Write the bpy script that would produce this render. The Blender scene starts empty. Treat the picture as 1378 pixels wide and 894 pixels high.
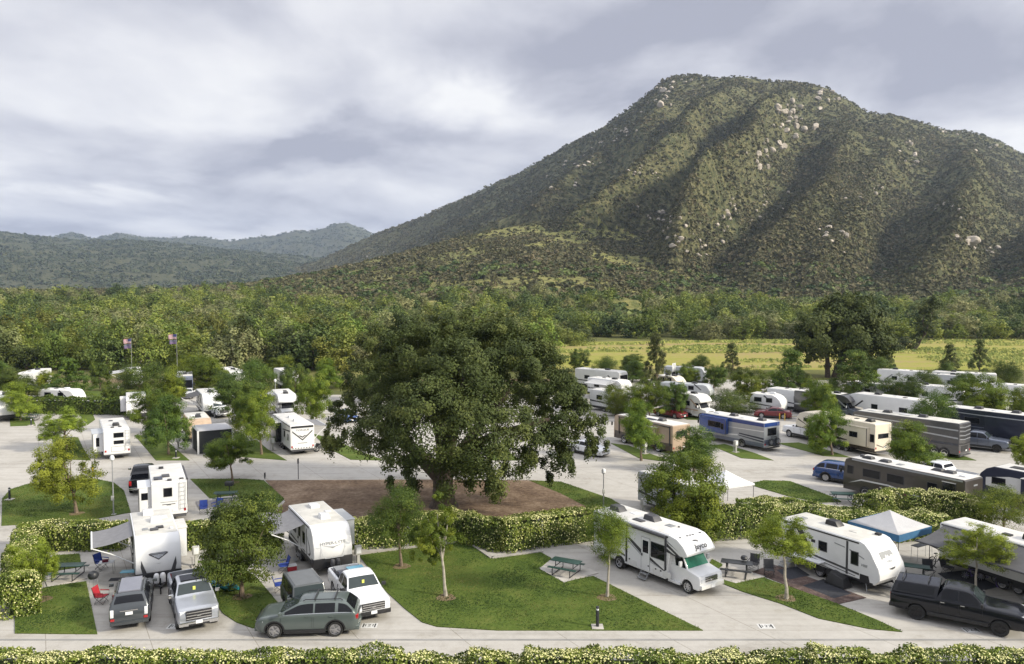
import bpy, bmesh, math, random
import numpy as np
from mathutils import Vector, Matrix
rad = math.radians
random.seed(7)
RNG = np.random.default_rng(7)
sc = bpy.context.scene
COL = sc.collection
F, H, HY = 1072.0, 17.5, 387.0          # focal length and horizon of the photograph, camera height in metres
PITCH = math.atan(60 / F)

def G(px, py, z=0.0):
    """point of the level z that the photograph shows at px, py"""
    u, v = (px - 689) / F, (447 - py) / F
    dy = math.cos(PITCH) + v * math.sin(PITCH)
    dz = -math.sin(PITCH) + v * math.cos(PITCH)
    t = (z - H) / dz
    return Vector((u * t, dy * t, z))

# ------------------------------------------------------------------ materials
MATS = {}
def nd(nt, typ, **kw):
    n = nt.nodes.new(typ)
    for k, v in kw.items():
        setattr(n, k, v)
    return n

def pm(name, rgb, rough=0.5, metal=0.0, var=0.08, scale=2.5, coat=0.0, bump=0.0, spec=0.5, stain=None):
    """procedural surface: base colour with soft noise wear"""
    if name in MATS:
        return MATS[name]
    m = bpy.data.materials.new(name); m.use_nodes = True
    nt = m.node_tree; b = nt.nodes['Principled BSDF']
    b.inputs['Roughness'].default_value = rough
    b.inputs['Metallic'].default_value = metal
    b.inputs['Coat Weight'].default_value = coat
    b.inputs['Specular IOR Level'].default_value = spec
    tc = nd(nt, 'ShaderNodeTexCoord'); nz = nd(nt, 'ShaderNodeTexNoise')
    nz.inputs['Scale'].default_value = scale; nz.inputs['Detail'].default_value = 6
    nt.links.new(tc.outputs['Object'], nz.inputs['Vector'])
    cr = nd(nt, 'ShaderNodeValToRGB')
    lo = [max(0, c * (1 - var)) for c in rgb]; hi = [min(1, c * (1 + var * .6)) for c in rgb]
    if stain: lo = list(stain)
    cr.color_ramp.elements[0].position = .3; cr.color_ramp.elements[1].position = .65
    cr.color_ramp.elements[0].color = (*lo, 1); cr.color_ramp.elements[1].color = (*hi, 1)
    nt.links.new(nz.outputs['Fac'], cr.inputs['Fac'])
    nt.links.new(cr.outputs['Color'], b.inputs['Base Color'])
    if bump:
        bp = nd(nt, 'ShaderNodeBump'); bp.inputs['Strength'].default_value = bump
        nt.links.new(nz.outputs['Fac'], bp.inputs['Height']); nt.links.new(bp.outputs['Normal'], b.inputs['Normal'])
    MATS[name] = m
    return m

def leafmat(name, dark, mid, light, trans=0.25, rough=0.55, hue=0.03, val=0.25):
    """leaves: tint attribute picks the shade of a leaf, object random shifts a whole tree"""
    if name in MATS:
        return MATS[name]
    m = bpy.data.materials.new(name); m.use_nodes = True
    nt = m.node_tree; b = nt.nodes['Principled BSDF']; out = nt.nodes['Material Output']
    at = nd(nt, 'ShaderNodeAttribute'); at.attribute_name = 'tint'
    cr = nd(nt, 'ShaderNodeValToRGB'); e = cr.color_ramp.elements
    e[0].position = 0.0; e[0].color = (*dark, 1); e[1].position = 1.0; e[1].color = (*light, 1)
    k = e.new(0.5); k.color = (*mid, 1)
    nt.links.new(at.outputs['Fac'], cr.inputs['Fac'])
    oi = nd(nt, 'ShaderNodeObjectInfo'); hs = nd(nt, 'ShaderNodeHueSaturation')
    a = nd(nt, 'ShaderNodeMath', operation='MULTIPLY_ADD'); a.inputs[1].default_value = hue * 2; a.inputs[2].default_value = .5 - hue
    c = nd(nt, 'ShaderNodeMath', operation='MULTIPLY_ADD'); c.inputs[1].default_value = val * 2; c.inputs[2].default_value = 1 - val
    nt.links.new(oi.outputs['Random'], a.inputs[0]); nt.links.new(oi.outputs['Random'], c.inputs[0])
    nt.links.new(a.outputs[0], hs.inputs['Hue']); nt.links.new(c.outputs[0], hs.inputs['Value'])
    nt.links.new(cr.outputs['Color'], hs.inputs['Color'])
    nt.links.new(hs.outputs['Color'], b.inputs['Base Color'])
    b.inputs['Roughness'].default_value = rough; b.inputs['Specular IOR Level'].default_value = .25
    tr = nd(nt, 'ShaderNodeBsdfTranslucent'); mx = nd(nt, 'ShaderNodeMixShader'); mx.inputs[0].default_value = trans
    nt.links.new(hs.outputs['Color'], tr.inputs['Color'])
    nt.links.new(b.outputs[0], mx.inputs[1]); nt.links.new(tr.outputs[0], mx.inputs[2]); nt.links.new(mx.outputs[0], out.inputs['Surface'])
    MATS[name] = m
    return m

# ------------------------------------------------------------------ mesh builder
class MB:
    def __init__(self): self.v = []; self.f = []
    def add(self, vs, fs):
        o = len(self.v); self.v += [tuple(p) for p in vs]; self.f += [tuple(i + o for i in f) for f in fs]; return self
    def hexa(self, p):
        return self.add(p, [(0, 3, 2, 1), (4, 5, 6, 7), (0, 1, 5, 4), (1, 2, 6, 5), (2, 3, 7, 6), (3, 0, 4, 7)])
    def box(self, x0, x1, y0, y1, z0, z1):
        return self.hexa([(x0, y0, z0), (x1, y0, z0), (x1, y1, z0), (x0, y1, z0), (x0, y0, z1), (x1, y0, z1), (x1, y1, z1), (x0, y1, z1)])
    def cbox(self, c, s, rz=0.0, ry=0.0):
        m = Matrix.Translation(c) @ Matrix.Rotation(rz, 4, 'Z') @ Matrix.Rotation(ry, 4, 'Y')
        x, y, z = s[0] / 2, s[1] / 2, s[2] / 2
        return self.hexa([m @ Vector(q) for q in [(-x, -y, -z), (x, -y, -z), (x, y, -z), (-x, y, -z), (-x, -y, z), (x, -y, z), (x, y, z), (-x, y, z)]])
    def prism(self, poly, y0, y1):
        n = len(poly)
        return self.add([(x, y0, z) for x, z in poly] + [(x, y1, z) for x, z in poly],
                        [tuple(range(n)), tuple(range(2 * n - 1, n - 1, -1))] + [(i, (i + 1) % n, n + (i + 1) % n, n + i) for i in range(n)])
    def prismz(self, poly, z0, z1):
        n = len(poly)
        return self.add([(p[0], p[1], z0) for p in poly] + [(p[0], p[1], z1) for p in poly],
                        [tuple(range(n)), tuple(range(2 * n - 1, n - 1, -1))] + [(i, (i + 1) % n, n + (i + 1) % n, n + i) for i in range(n)])
    def slab(self, quad, t=0.012):
        q = [Vector(p) for p in quad]; nrm = (q[1] - q[0]).cross(q[-1] - q[0]).normalized() * t
        n = len(q)
        return self.add([p - nrm for p in q] + [p + nrm for p in q],
                        [tuple(range(n - 1, -1, -1)), tuple(range(n, 2 * n))] + [(i, (i + 1) % n, n + (i + 1) % n, n + i) for i in range(n)])
    def tube(self, pts, r, n=8):
        pts = [Vector(p) for p in pts]; k = len(pts)
        rs = r if isinstance(r, (list, tuple)) else [r] * k
        vs = []; ref = Vector((0.31, 0.17, 0.93))
        for i, p in enumerate(pts):
            t = (pts[min(i + 1, k - 1)] - pts[max(i - 1, 0)]).normalized()
            if abs(t.dot(ref)) > .95: ref = Vector((0.9, 0.3, 0.1))
            a = t.cross(ref).normalized(); b = t.cross(a)
            vs += [p + (a * math.cos(2 * math.pi * j / n) + b * math.sin(2 * math.pi * j / n)) * rs[i] for j in range(n)]
        fs = [(i * n + j, i * n + (j + 1) % n, (i + 1) * n + (j + 1) % n, (i + 1) * n + j) for i in range(k - 1) for j in range(n)]
        fs += [tuple(range(n - 1, -1, -1)), tuple(range((k - 1) * n, k * n))]
        return self.add(vs, fs)
    def lathe_y(self, prof, cx, cy, cz, n=24):
        """prof: (radius, y) closed ring of points turned about an axis along y"""
        m = len(prof)
        vs = [(cx + r * math.cos(2 * math.pi * j / n), cy + y, cz + r * math.sin(2 * math.pi * j / n)) for r, y in prof for j in range(n)]
        fs = [(i * n + j, i * n + (j + 1) % n, ((i + 1) % m) * n + (j + 1) % n, ((i + 1) % m) * n + j) for i in range(m) for j in range(n)]
        return self.add(vs, fs)
    def lathe_z(self, prof, c, n=16):
        m = len(prof)
        vs = [(c[0] + r * math.cos(2 * math.pi * j / n), c[1] + r * math.sin(2 * math.pi * j / n), c[2] + z) for r, z in prof for j in range(n)]
        fs = [(i * n + j, i * n + (j + 1) % n, (i + 1) * n + (j + 1) % n, (i + 1) * n + j) for i in range(m - 1) for j in range(n)]
        fs += [tuple(range(n - 1, -1, -1)), tuple(range((m - 1) * n, m * n))]
        return self.add(vs, fs)
    def build(self, name, mat, parent=None, bevel=0.0, seg=2, angle=35, fix=True):
        me = bpy.data.meshes.new(name); bm = bmesh.new()
        bv = [bm.verts.new(p) for p in self.v]
        for f in self.f:
            try: bm.faces.new([bv[i] for i in f])
            except ValueError: pass
        if fix: bmesh.ops.recalc_face_normals(bm, faces=bm.faces)
        if bevel:
            es = [e for e in bm.edges if len(e.link_faces) == 2 and e.calc_face_angle(0) > rad(50)]
            bmesh.ops.bevel(bm, geom=es, offset=bevel, segments=seg, profile=.6, affect='EDGES', clamp_overlap=True)
        for f in bm.faces: f.smooth = True
        bm.to_mesh(me); bm.free()
        me.set_sharp_from_angle(angle=rad(angle))
        me.materials.append(mat)
        o = bpy.data.objects.new(name, me); COL.objects.link(o)
        if parent: o.parent = parent
        return o

def thing(name, label, cat, loc=(0, 0, 0), rz=0.0, group=None):
    o = bpy.data.objects.new(name, None); COL.objects.link(o)
    o.location = loc; o.rotation_euler = (0, 0, rz); o['label'] = label; o['category'] = cat
    o.empty_display_size = .3
    if group: o['group'] = group
    return o

def tag(o, label, cat, group=None, kind=None):
    o['label'] = label; o['category'] = cat
    if group: o['group'] = group
    if kind: o['kind'] = kind
    return o

def struct(o, label, cat):
    o['kind'] = 'structure'; o['label'] = label; o['category'] = cat
    return o

def copy_tree(o, parent=None):
    c = o.copy(); COL.objects.link(c); c.parent = parent
    for ch in list(o.children): copy_tree(ch, c)
    return c

def clone(o, loc, rz, label, group=None, scale=None):
    c = copy_tree(o); c.location = loc; c.rotation_euler = (0, 0, rz); c['label'] = label
    if group: c['group'] = group
    if scale: c.scale = scale if isinstance(scale, tuple) else (scale,) * 3
    return c

def npmesh(name, verts, quads, mat, parent=None, tint=None, smooth=False):
    me = bpy.data.meshes.new(name)
    nv, nf = len(verts), len(quads); k = quads.shape[1]
    me.vertices.add(nv); me.vertices.foreach_set('co', verts.astype(np.float32).ravel())
    me.loops.add(nf * k); me.loops.foreach_set('vertex_index', quads.astype(np.int32).ravel())
    me.polygons.add(nf); me.polygons.foreach_set('loop_start', np.arange(0, nf * k, k, dtype=np.int32))
    me.polygons.foreach_set('use_smooth', np.full(nf, smooth))
    me.update(calc_edges=True)
    if tint is not None:
        at = me.attributes.new('tint', 'FLOAT', 'FACE'); at.data.foreach_set('value', tint.astype(np.float32))
    me.materials.append(mat)
    o = bpy.data.objects.new(name, me); COL.objects.link(o)
    if parent: o.parent = parent
    return o

def leaf_quads(c, n, size, asp=0.62, rng=RNG):
    """one rhombic leaf (or leaf spray) at every centre c, facing n"""
    N = len(c)
    n = n / np.maximum(np.linalg.norm(n, axis=1, keepdims=True), 1e-6)
    r = rng.normal(size=(N, 3)); u = np.cross(n, r); u /= np.maximum(np.linalg.norm(u, axis=1, keepdims=True), 1e-6)
    w = np.cross(n, u); s = np.broadcast_to(np.asarray(size), (N,))[:, None] * .5
    bend = n * s * .25
    v = np.stack([c - u * s, c + w * s * asp + bend, c + u * s, c - w * s * asp + bend], axis=1).reshape(-1, 3)
    return v, np.arange(N * 4).reshape(N, 4)

def clumped(lobes, nleaf, sub=22, spread=.42, up=.35, rng=RNG, fill=.25):
    """leaf centres gathered in sprays on the shells of lobes (cx,cy,cz,rx,ry,rz); returns centres, normals, tint"""
    L = np.array(lobes, float); area = (L[:, 3] * L[:, 5]) ; pr = area / area.sum()
    ns = sub * len(L)
    li = rng.choice(len(L), ns, p=pr)
    d = rng.normal(size=(ns, 3)); d[:, 2] += .25; d /= np.linalg.norm(d, axis=1, keepdims=True)
    rr = np.where(rng.random(ns) < fill, rng.uniform(.3, .8, ns), rng.uniform(.8, 1.04, ns))
    sc_ = L[li, :3] + d * L[li, 3:6] * rr[:, None]
    stint = rng.normal(0, .16, ns) + rng.normal(0, .10, len(L))[li]
    srad = L[li, 3:6].mean(axis=1) * spread * rng.uniform(.6, 1.15, ns)
    si = rng.integers(0, ns, nleaf)
    e = rng.normal(size=(nleaf, 3)); e /= np.linalg.norm(e, axis=1, keepdims=True)
    rad_ = srad[si] * rng.random(nleaf) ** .45
    e[:, 2] *= .75
    c = sc_[si] + e * rad_[:, None]
    nrm = e + d[si] * 1.1 + rng.normal(0, .36, (nleaf, 3)); nrm[:, 2] += up
    tint = np.clip(.5 + stint[si] + rng.normal(0, .11, nleaf), 0, 1)
    return c, nrm, tint

def vnoise(x, y, seed=0):
    """smooth value noise on arrays"""
    xi, yi = np.floor(x).astype(np.int64), np.floor(y).astype(np.int64); fx, fy = x - xi, y - yi
    fx = fx * fx * (3 - 2 * fx); fy = fy * fy * (3 - 2 * fy)
    def h(a, b):
        k = (a * 374761393 + b * 668265263 + seed * 1442695041) & 0xffffffff
        k = ((k ^ (k >> 13)) * 1274126177) & 0xffffffff
        return ((k ^ (k >> 16)) & 0xffff) / 65535.0
    return (h(xi, yi) * (1 - fx) + h(xi + 1, yi) * fx) * (1 - fy) + (h(xi, yi + 1) * (1 - fx) + h(xi + 1, yi + 1) * fx) * fy
def fbm(x, y, o=5, seed=0):
    s = 0; a = .5; f = 1
    for i in range(o):
        s = s + a * vnoise(x * f, y * f, seed + i); a *= .5; f *= 2.03
    return s
# ------------------------------------------------------------------ camera, sky, sun
cam = bpy.data.objects.new('camera', bpy.data.cameras.new('camera')); COL.objects.link(cam)
cam.location = (0, 0, H); cam.rotation_euler = (math.pi / 2 - PITCH, 0, 0)
cam.data.sensor_width = 36; cam.data.lens = 36 * F / 1378; cam.data.clip_end = 20000; cam.data.clip_start = .5
sc.camera = cam
SUN_AZ, SUN_EL = rad(112), rad(28)       # azimuth from +Y (straight ahead) towards +X (right)
w = bpy.data.worlds.new('World'); sc.world = w; w.use_nodes = True
nt = w.node_tree; bg = nt.nodes['Background']
sky = nd(nt, 'ShaderNodeTexSky', sky_type='NISHITA'); sky.sun_disc = False
sky.sun_elevation = SUN_EL; sky.sun_rotation = SUN_AZ
tc = nd(nt, 'ShaderNodeTexCoord'); sep = nd(nt, 'ShaderNodeSeparateXYZ')
nt.links.new(tc.outputs['Generated'], sep.inputs[0])
def M(op, a, b=None, c=None, clamp=False):
    n = nd(nt, 'ShaderNodeMath', operation=op); n.use_clamp = clamp
    for i, s in enumerate((a, b, c)):
        if s is None: continue
        if isinstance(s, (int, float)): n.inputs[i].default_value = s
        else: nt.links.new(s, n.inputs[i])
    return n.outputs[0]
zc = M('MAXIMUM', sep.outputs['Z'], 0.0)
den = M('ADD', zc, 0.16)
cx = M('DIVIDE', sep.outputs['X'], den); cy = M('DIVIDE', sep.outputs['Y'], den)
cmb = nd(nt, 'ShaderNodeCombineXYZ'); nt.links.new(cx, cmb.inputs[0]); nt.links.new(cy, cmb.inputs[1])
def noise(scale, detail, rough, off, dist=0.0):
    mp = nd(nt, 'ShaderNodeMapping'); mp.inputs['Location'].default_value = off; mp.inputs['Scale'].default_value = (1.0, .75, 1)
    nt.links.new(cmb.outputs[0], mp.inputs[0])
    n = nd(nt, 'ShaderNodeTexNoise'); n.inputs['Scale'].default_value = scale; n.inputs['Detail'].default_value = detail
    n.inputs['Roughness'].default_value = rough; n.inputs['Distortion'].default_value = dist
    nt.links.new(mp.outputs[0], n.inputs['Vector']); return n.outputs['Fac']
n1 = noise(.50, 6, .45, (3.1, 1.7, 0), .5); n2 = noise(1.35, 7, .50, (7.7, 4.2, 0), .3); nw = noise(2.1, 5, .55, (1.3, 8.8, 0), .3); nw2 = noise(1.7, 5, .55, (11.3, 2.8, 0), .3)
RX = M('DIVIDE', sep.outputs['X'], M('MAXIMUM', sep.outputs['Y'], .05)); RZ = M('DIVIDE', sep.outputs['Z'], M('MAXIMUM', sep.outputs['Y'], .05))
RX = M('MULTIPLY_ADD', M('SUBTRACT', nw, .5), .34, RX); RZ = M('MULTIPLY_ADD', M('SUBTRACT', nw2, .5), .16, RZ)
def blob(px, py, sx, sy):
    """soft ragged weight about a direction of the sky"""
    az, el = (px - 689) / F, (HY - py) / F
    a = M('POWER', M('ABSOLUTE', M('DIVIDE', M('SUBTRACT', RX, az), sx / F)), 2.0)
    b = M('POWER', M('ABSOLUTE', M('DIVIDE', M('SUBTRACT', RZ, el), sy / F)), 2.0)
    return M('EXPONENT', M('MULTIPLY', M('ADD', a, b), -1.0))
dens = M('ADD', M('MULTIPLY', n1, .30), M('MULTIPLY', n2, .70))
for px, py, sx, sy, wgt in [(630, 130, 90, 34, -.17), (720, 60, 230, 50, .10), (1150, 40, 380, 90, .16), (430, 200, 210, 28, .10), (140, 235, 170, 22, .09),
                            (240, 70, 300, 80, -.045), (60, 150, 180, 30, -.03), (1330, 190, 110, 40, -.09), (780, 165, 100, 25, -.06), (620, 280, 260, 28, .05), (100, 265, 130, 12, -.06), (280, 165, 160, 14, -.04), (330, 295, 260, 14, .04)]:
    dens = M('ADD', dens, M('MULTIPLY', blob(px, py, sx, sy), wgt))
cr = nd(nt, 'ShaderNodeValToRGB'); e = cr.color_ramp.elements
e[0].position = .375; e[0].color = (1.06, 1.06, 1.07, 1)
e[1].position = .63; e[1].color = (.465, .48, .575, 1)
k = e.new(.45); k.color = (.91, .915, .96, 1)
k = e.new(.54); k.color = (.70, .712, .79, 1)
nt.links.new(dens, cr.inputs['Fac'])
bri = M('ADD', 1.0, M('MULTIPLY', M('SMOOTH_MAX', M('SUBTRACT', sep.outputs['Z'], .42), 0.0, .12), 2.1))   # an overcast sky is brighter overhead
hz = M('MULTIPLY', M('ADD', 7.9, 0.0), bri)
mulc = nd(nt, 'ShaderNodeMix', data_type='RGBA', blend_type='MULTIPLY'); mulc.inputs[0].default_value = 1
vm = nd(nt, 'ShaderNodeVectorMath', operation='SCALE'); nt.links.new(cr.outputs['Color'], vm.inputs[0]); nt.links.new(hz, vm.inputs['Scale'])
cover = nd(nt, 'ShaderNodeMapRange'); cover.inputs[1].default_value = .30; cover.inputs[2].default_value = .37
cover.inputs[3].default_value = .96; cover.inputs[4].default_value = .985; nt.links.new(dens, cover.inputs[0])
mix = nd(nt, 'ShaderNodeMix', data_type='RGBA')
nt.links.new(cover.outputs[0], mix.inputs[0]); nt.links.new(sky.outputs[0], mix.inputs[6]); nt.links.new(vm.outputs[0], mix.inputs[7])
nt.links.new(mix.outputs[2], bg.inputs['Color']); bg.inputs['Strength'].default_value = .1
sun = bpy.data.objects.new('sun', bpy.data.lights.new('sun', 'SUN')); COL.objects.link(sun)
sun.data.energy = 5.0; sun.data.angle = rad(7); sun.data.color = (1, .92, .76)
sd = Vector((math.sin(SUN_AZ) * math.cos(SUN_EL), math.cos(SUN_AZ) * math.cos(SUN_EL), math.sin(SUN_EL)))
sun.rotation_euler = sd.to_track_quat('Z', 'Y').to_euler(); sun.location = (60, -20, 80)
sc.view_settings.view_transform = 'Standard'; sc.view_settings.look = 'None'; sc.view_settings.gamma = 1
sc.view_settings.exposure = 0.24; sc.view_settings.use_curve_mapping = False
sc.render.engine = 'CYCLES'
sc.cycles.max_bounces = 5; sc.cycles.diffuse_bounces = 3; sc.cycles.transparent_max_bounces = 6; sc.cycles.volume_bounces = 0
sc.cycles.use_denoising = True; sc.cycles.sample_clamp_indirect = 4

# ------------------------------------------------------------------ mountain and hills
def ip(x, tab):
    a = np.array(tab, float); return np.interp(x, a[:, 0], a[:, 1])
SIL = [(-900, 430), (240, 402), (330, 388), (430, 352), (505, 317), (560, 297), (600, 280), (640, 262), (670, 246), (700, 234), (730, 219), (760, 200), (790, 187), (820, 168), (850, 146), (872, 128), (888, 114), (905, 107), (930, 107),
       (960, 110), (990, 108), (1030, 116), (1060, 117), (1085, 121), (1110, 127), (1135, 141), (1160, 156), (1180, 159), (1210, 162), (1240, 170), (1270, 180), (1300, 183), (1335, 193), (1355, 204), (1378, 215), (1500, 262), (1700, 320), (2300, 380)]
def terrain(px, y):
    """ground height beyond the valley floor; px is the bearing as a column of the photograph"""
    px = np.asarray(px, float); y = np.asarray(y, float); x = (px - 689) / F * y
    D = ip(px, [(-900, 2600), (240, 2500), (505, 2250), (640, 1950), (760, 1680), (880, 1500), (990, 1440), (1110, 1480), (1200, 1560), (1378, 1800), (1700, 2000), (2300, 2200)])
    Ft = ip(px, [(-900, 1700), (240, 1500), (505, 1060), (640, 760), (760, 560), (900, 470), (1100, 430), (1378, 440), (1700, 480), (2300, 600)])
    S = ip(px, SIL)
    zr = np.maximum(H + (HY - S) / F * D, 0)
    t = (y - Ft) / (D - Ft)
    tc_ = np.clip(t, 0, 1)
    s = np.where(t <= 1, .45 * tc_ + .55 * tc_ ** 1.9, np.maximum(1 - (t - 1) * 1.6, -.1))
    main = zr * s
    # spurs and gullies running down the face, placed on the slope by where they show
    py = HY - (main - H) * F / np.maximum(y, 1)
    bell = np.clip(tc_ * 4, 0, 1) * np.clip((.97 - tc_) * 3.2, 0, 1)
    rel = np.zeros_like(main)
    wob = (fbm(x / 160, y / 160, 5, 3) - .5) * 60
    for line, wd, amp in [([(985, 112), (962, 166), (932, 207), (915, 242), (878, 268), (856, 303), (800, 345), (740, 372)], 26, 88),
                          ([(1075, 120), (1069, 141), (1044, 181), (1028, 212), (1003, 258), (978, 298), (942, 334), (905, 372)], 24, 96),
                          ([(880, 130), (845, 212), (780, 258), (744, 293), (708, 324), (640, 352), (560, 372)], 28, 78),
                          ([(1140, 150), (1150, 200), (1120, 260), (1085, 300), (1040, 340), (1010, 375)], 32, 46),
                          ([(1200, 165), (1196, 202), (1191, 248), (1125, 324), (1090, 372)], 28, 48),
                          ([(1262, 185), (1300, 250), (1310, 300), (1290, 340), (1230, 380)], 32, 70),
                          ([(1350, 205), (1400, 270), (1420, 330), (1400, 380)], 30, 56),
                          ([(700, 240), (660, 285), (610, 320), (560, 342)], 22, 46)]:
        l = np.array(line, float)
        cx_ = np.interp(py, l[:, 1], l[:, 0])
        d = (px - cx_ + wob) / wd; d = np.where(d < 0, d / 1.9, d)
        rel += amp * (np.exp(-np.abs(d) ** 1.5)) * np.clip((py - l[0, 1] + 12) / 40, 0, 1) * np.clip((l[-1, 1] - py + 25) / 40, 0, 1)
    n1 = fbm(x / 130 + 9, y / 170, 5, 11); n2 = fbm(x / 38, y / 38, 4, 21)
    main = main + bell * (rel - 34) + np.clip(tc_ * 6, 0, 1) * np.clip(main / 60, 0, 1) * ((1 - np.abs(2 * n1 - 1) * 2) * 9 + (n2 - .5) * 9) * np.where(t > .93, .45, 1)
    apron = np.clip((y - 300) / 260, 0, 1) ** 2 * 10 * np.clip((px - 520) / 250, 0, 1)
    # low olive spur that falls to the left in front of the shaded flank
    PL = ip(px, [(-900, 398), (230, 394), (330, 384), (420, 370), (480, 356), (540, 342), (600, 327), (660, 312), (720, 300), (800, 300), (900, 330), (1000, 380), (1100, 395)])
    DL = ip(px, [(-900, 650), (240, 700), (540, 800), (760, 900), (1100, 700)])
    zc_ = np.maximum(H + (HY - PL) / F * DL, 0)
    dd = y - DL
    spur = zc_ * np.where(dd < 0, np.clip(1 + dd / (DL - 330), 0, 1) ** 1.15, np.exp(-(np.maximum(dd, 0) / 210) ** 2)) + (fbm(x / 60, y / 60, 4, 5) - .5) * 5 * np.clip(zc_ / 12, 0, 1) * np.clip((y - 380) / 200, 0, 1)
    hS = ip(px, [(-900, 300), (-300, 306), (0, 313), (40, 319), (75, 323), (120, 326), (170, 325), (240, 330), (330, 338), (420, 350), (505, 356), (700, 380), (900, 400)])
    hD = 3300.0; hz_ = np.maximum(H + (HY - hS) / F * hD, 0); ht = (y - 1700) / (hD - 1700)
    hl = hz_ * np.where(ht <= 1, np.clip(ht, 0, 1) ** .8, np.maximum(1 - (ht - 1) * 1.3, -.1))
    hn = fbm(x / 260 + 4, y / 420, 5, 31)
    hl = hl + np.clip(hl / 40, 0, 1) * ((1 - np.abs(2 * hn - 1) * 2) * 20 - 6 + (fbm(x / 60, y / 60, 3, 41) - .5) * 12) * np.where(ht > .9, .4, 1)
    fS = ip(px, [(-900, 325), (0, 326), (60, 327), (80, 318), (100, 313), (115, 317), (128, 322), (150, 317), (166, 314), (180, 317), (200, 320), (235, 320), (265, 318), (285, 321), (310, 325), (345, 319), (375, 316), (400, 310), (420, 311), (440, 306), (455, 301), (468, 299), (485, 306), (505, 316), (560, 326), (700, 345), (1000, 380)])
    fD = 5100.0; fz = np.maximum(H + (HY - fS) / F * fD, 0); ft = (y - 3600) / (fD - 3600)
    fl = fz * np.where(ft <= 1, np.clip(ft, 0, 1) ** .9, np.maximum(1 - (ft - 1) * 2, -.1))
    fl = fl + np.clip(fl / 60, 0, 1) * (fbm(x / 300, y / 500, 4, 51) - .5) * 50 * np.where(ft > .92, .2, 1)
    st = np.stack([main, apron, spur, hl, fl])
    z = st.max(axis=0)
    # soft joins where two slopes meet
    k = 6.0
    z = np.where(z > .1, z + k * np.log(np.exp((st - z) / k).sum(axis=0)) * .5 - 2.5 * (z < 8), z)
    which = st.argmax(axis=0)
    return np.where(z < .15, -1.2, z), which

pxs = np.linspace(-560, 1960, 620); ys = 300 * (5600 / 300) ** np.linspace(0, 1, 330)
PX, Y = np.meshgrid(pxs, ys)
TZ, TW = terrain(PX, Y)
TX = (PX - 689) / F * Y
def terrain_hit(px, py):
    """first point of the slope that shows at px, py"""
    y = np.linspace(320, 5200, 2600); z, _ = terrain(np.full_like(y, px), y)
    e_ = HY - (z - H) * F / y
    i = np.argmax(e_ <= py)
    return np.array([(px - 689) / F * y[i], y[i], z[i]])

def slope_material(name, a, b, c, d):
    m = bpy.data.materials.new(name); m.use_nodes = True; t_ = m.node_tree; bs = t_.nodes['Principled BSDF']
    g = nd(t_, 'ShaderNodeNewGeometry'); col = None
    n_a = nd(t_, 'ShaderNodeTexNoise'); n_a.inputs['Scale'].default_value = .012; n_a.inputs['Detail'].default_value = 8
    n_b = nd(t_, 'ShaderNodeTexNoise'); n_b.inputs['Scale'].default_value = .16; n_b.inputs['Detail'].default_value = 7; n_b.inputs['Roughness'].default_value = .7
    t_.links.new(g.outputs['Position'], n_a.inputs['Vector']); t_.links.new(g.outputs['Position'], n_b.inputs['Vector'])
    r1 = nd(t_, 'ShaderNodeValToRGB'); r1.color_ramp.elements[0].position = .38; r1.color_ramp.elements[1].position = .62
    r1.color_ramp.elements[0].color = (*a, 1); r1.color_ramp.elements[1].color = (*b, 1)
    r2 = nd(t_, 'ShaderNodeValToRGB'); r2.color_ramp.elements[0].position = .44; r2.color_ramp.elements[1].position = .60
    r2.color_ramp.elements[0].color = (*c, 1); r2.color_ramp.elements[1].color = (*d, 1)
    t_.links.new(n_a.outputs['Fac'], r1.inputs['Fac']); t_.links.new(n_b.outputs['Fac'], r2.inputs['Fac'])
    mx = nd(t_, 'ShaderNodeMix', data_type='RGBA'); mx.inputs[0].default_value = .7
    t_.links.new(r1.outputs[0], mx.inputs[6]); t_.links.new(r2.outputs[0], mx.inputs[7]); t_.links.new(mx.outputs[2], bs.inputs['Base Color'])
    bp = nd(t_, 'ShaderNodeBump'); bp.inputs['Strength'].default_value = 1; bp.inputs['Distance'].default_value = 2.5
    t_.links.new(n_b.outputs['Fac'], bp.inputs['Height']); t_.links.new(bp.outputs['Normal'], bs.inputs['Normal'])
    bs.inputs['Roughness'].default_value = .95; bs.inputs['Specular IOR Level'].default_value = .1
    return m
slopeM = slope_material('chaparral soil', (.070, .078, .036), (.118, .112, .052), (.048, .056, .026), (.175, .160, .080))
hillM = slope_material('far hill scrub', (.045, .055, .035), (.085, .085, .045), (.04, .05, .03), (.11, .105, .06))
nr, nc = PX.shape
vid = np.arange(nr * nc).reshape(nr, nc)
qd = np.stack([vid[:-1, :-1], vid[:-1, 1:], vid[1:, 1:], vid[1:, :-1]], axis=-1).reshape(-1, 4)
fw = TW[:-1, :-1].ravel(); ok = (TZ[:-1, :-1].ravel() > -1.1) | (TZ[1:, 1:].ravel() > -1.1)
V3 = np.stack([TX, Y, TZ], axis=-1).reshape(-1, 3)
def submesh(name, sel, mat):
    q = qd[sel]; u, inv = np.unique(q, return_inverse=True)
    return npmesh(name, V3[u], inv.reshape(q.shape), mat, smooth=True)
footM = slope_material('foothill grass', (.14, .15, .052), (.24, .225, .08), (.10, .115, .04), (.28, .25, .095))
struct(submesh('foothills', ok & ((fw == 2) | (fw == 1)), footM), 'olive grassy foothill sloping down to the left in front of the mountain', 'foothill')
struct(submesh('mountain', ok & (fw == 0), slopeM), 'scrub covered granite mountain rising on the right behind the valley', 'mountain')
struct(submesh('hills', ok & (fw > 2), hillM), 'low bluish scrub hills closing the valley on the left', 'hills')

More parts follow.
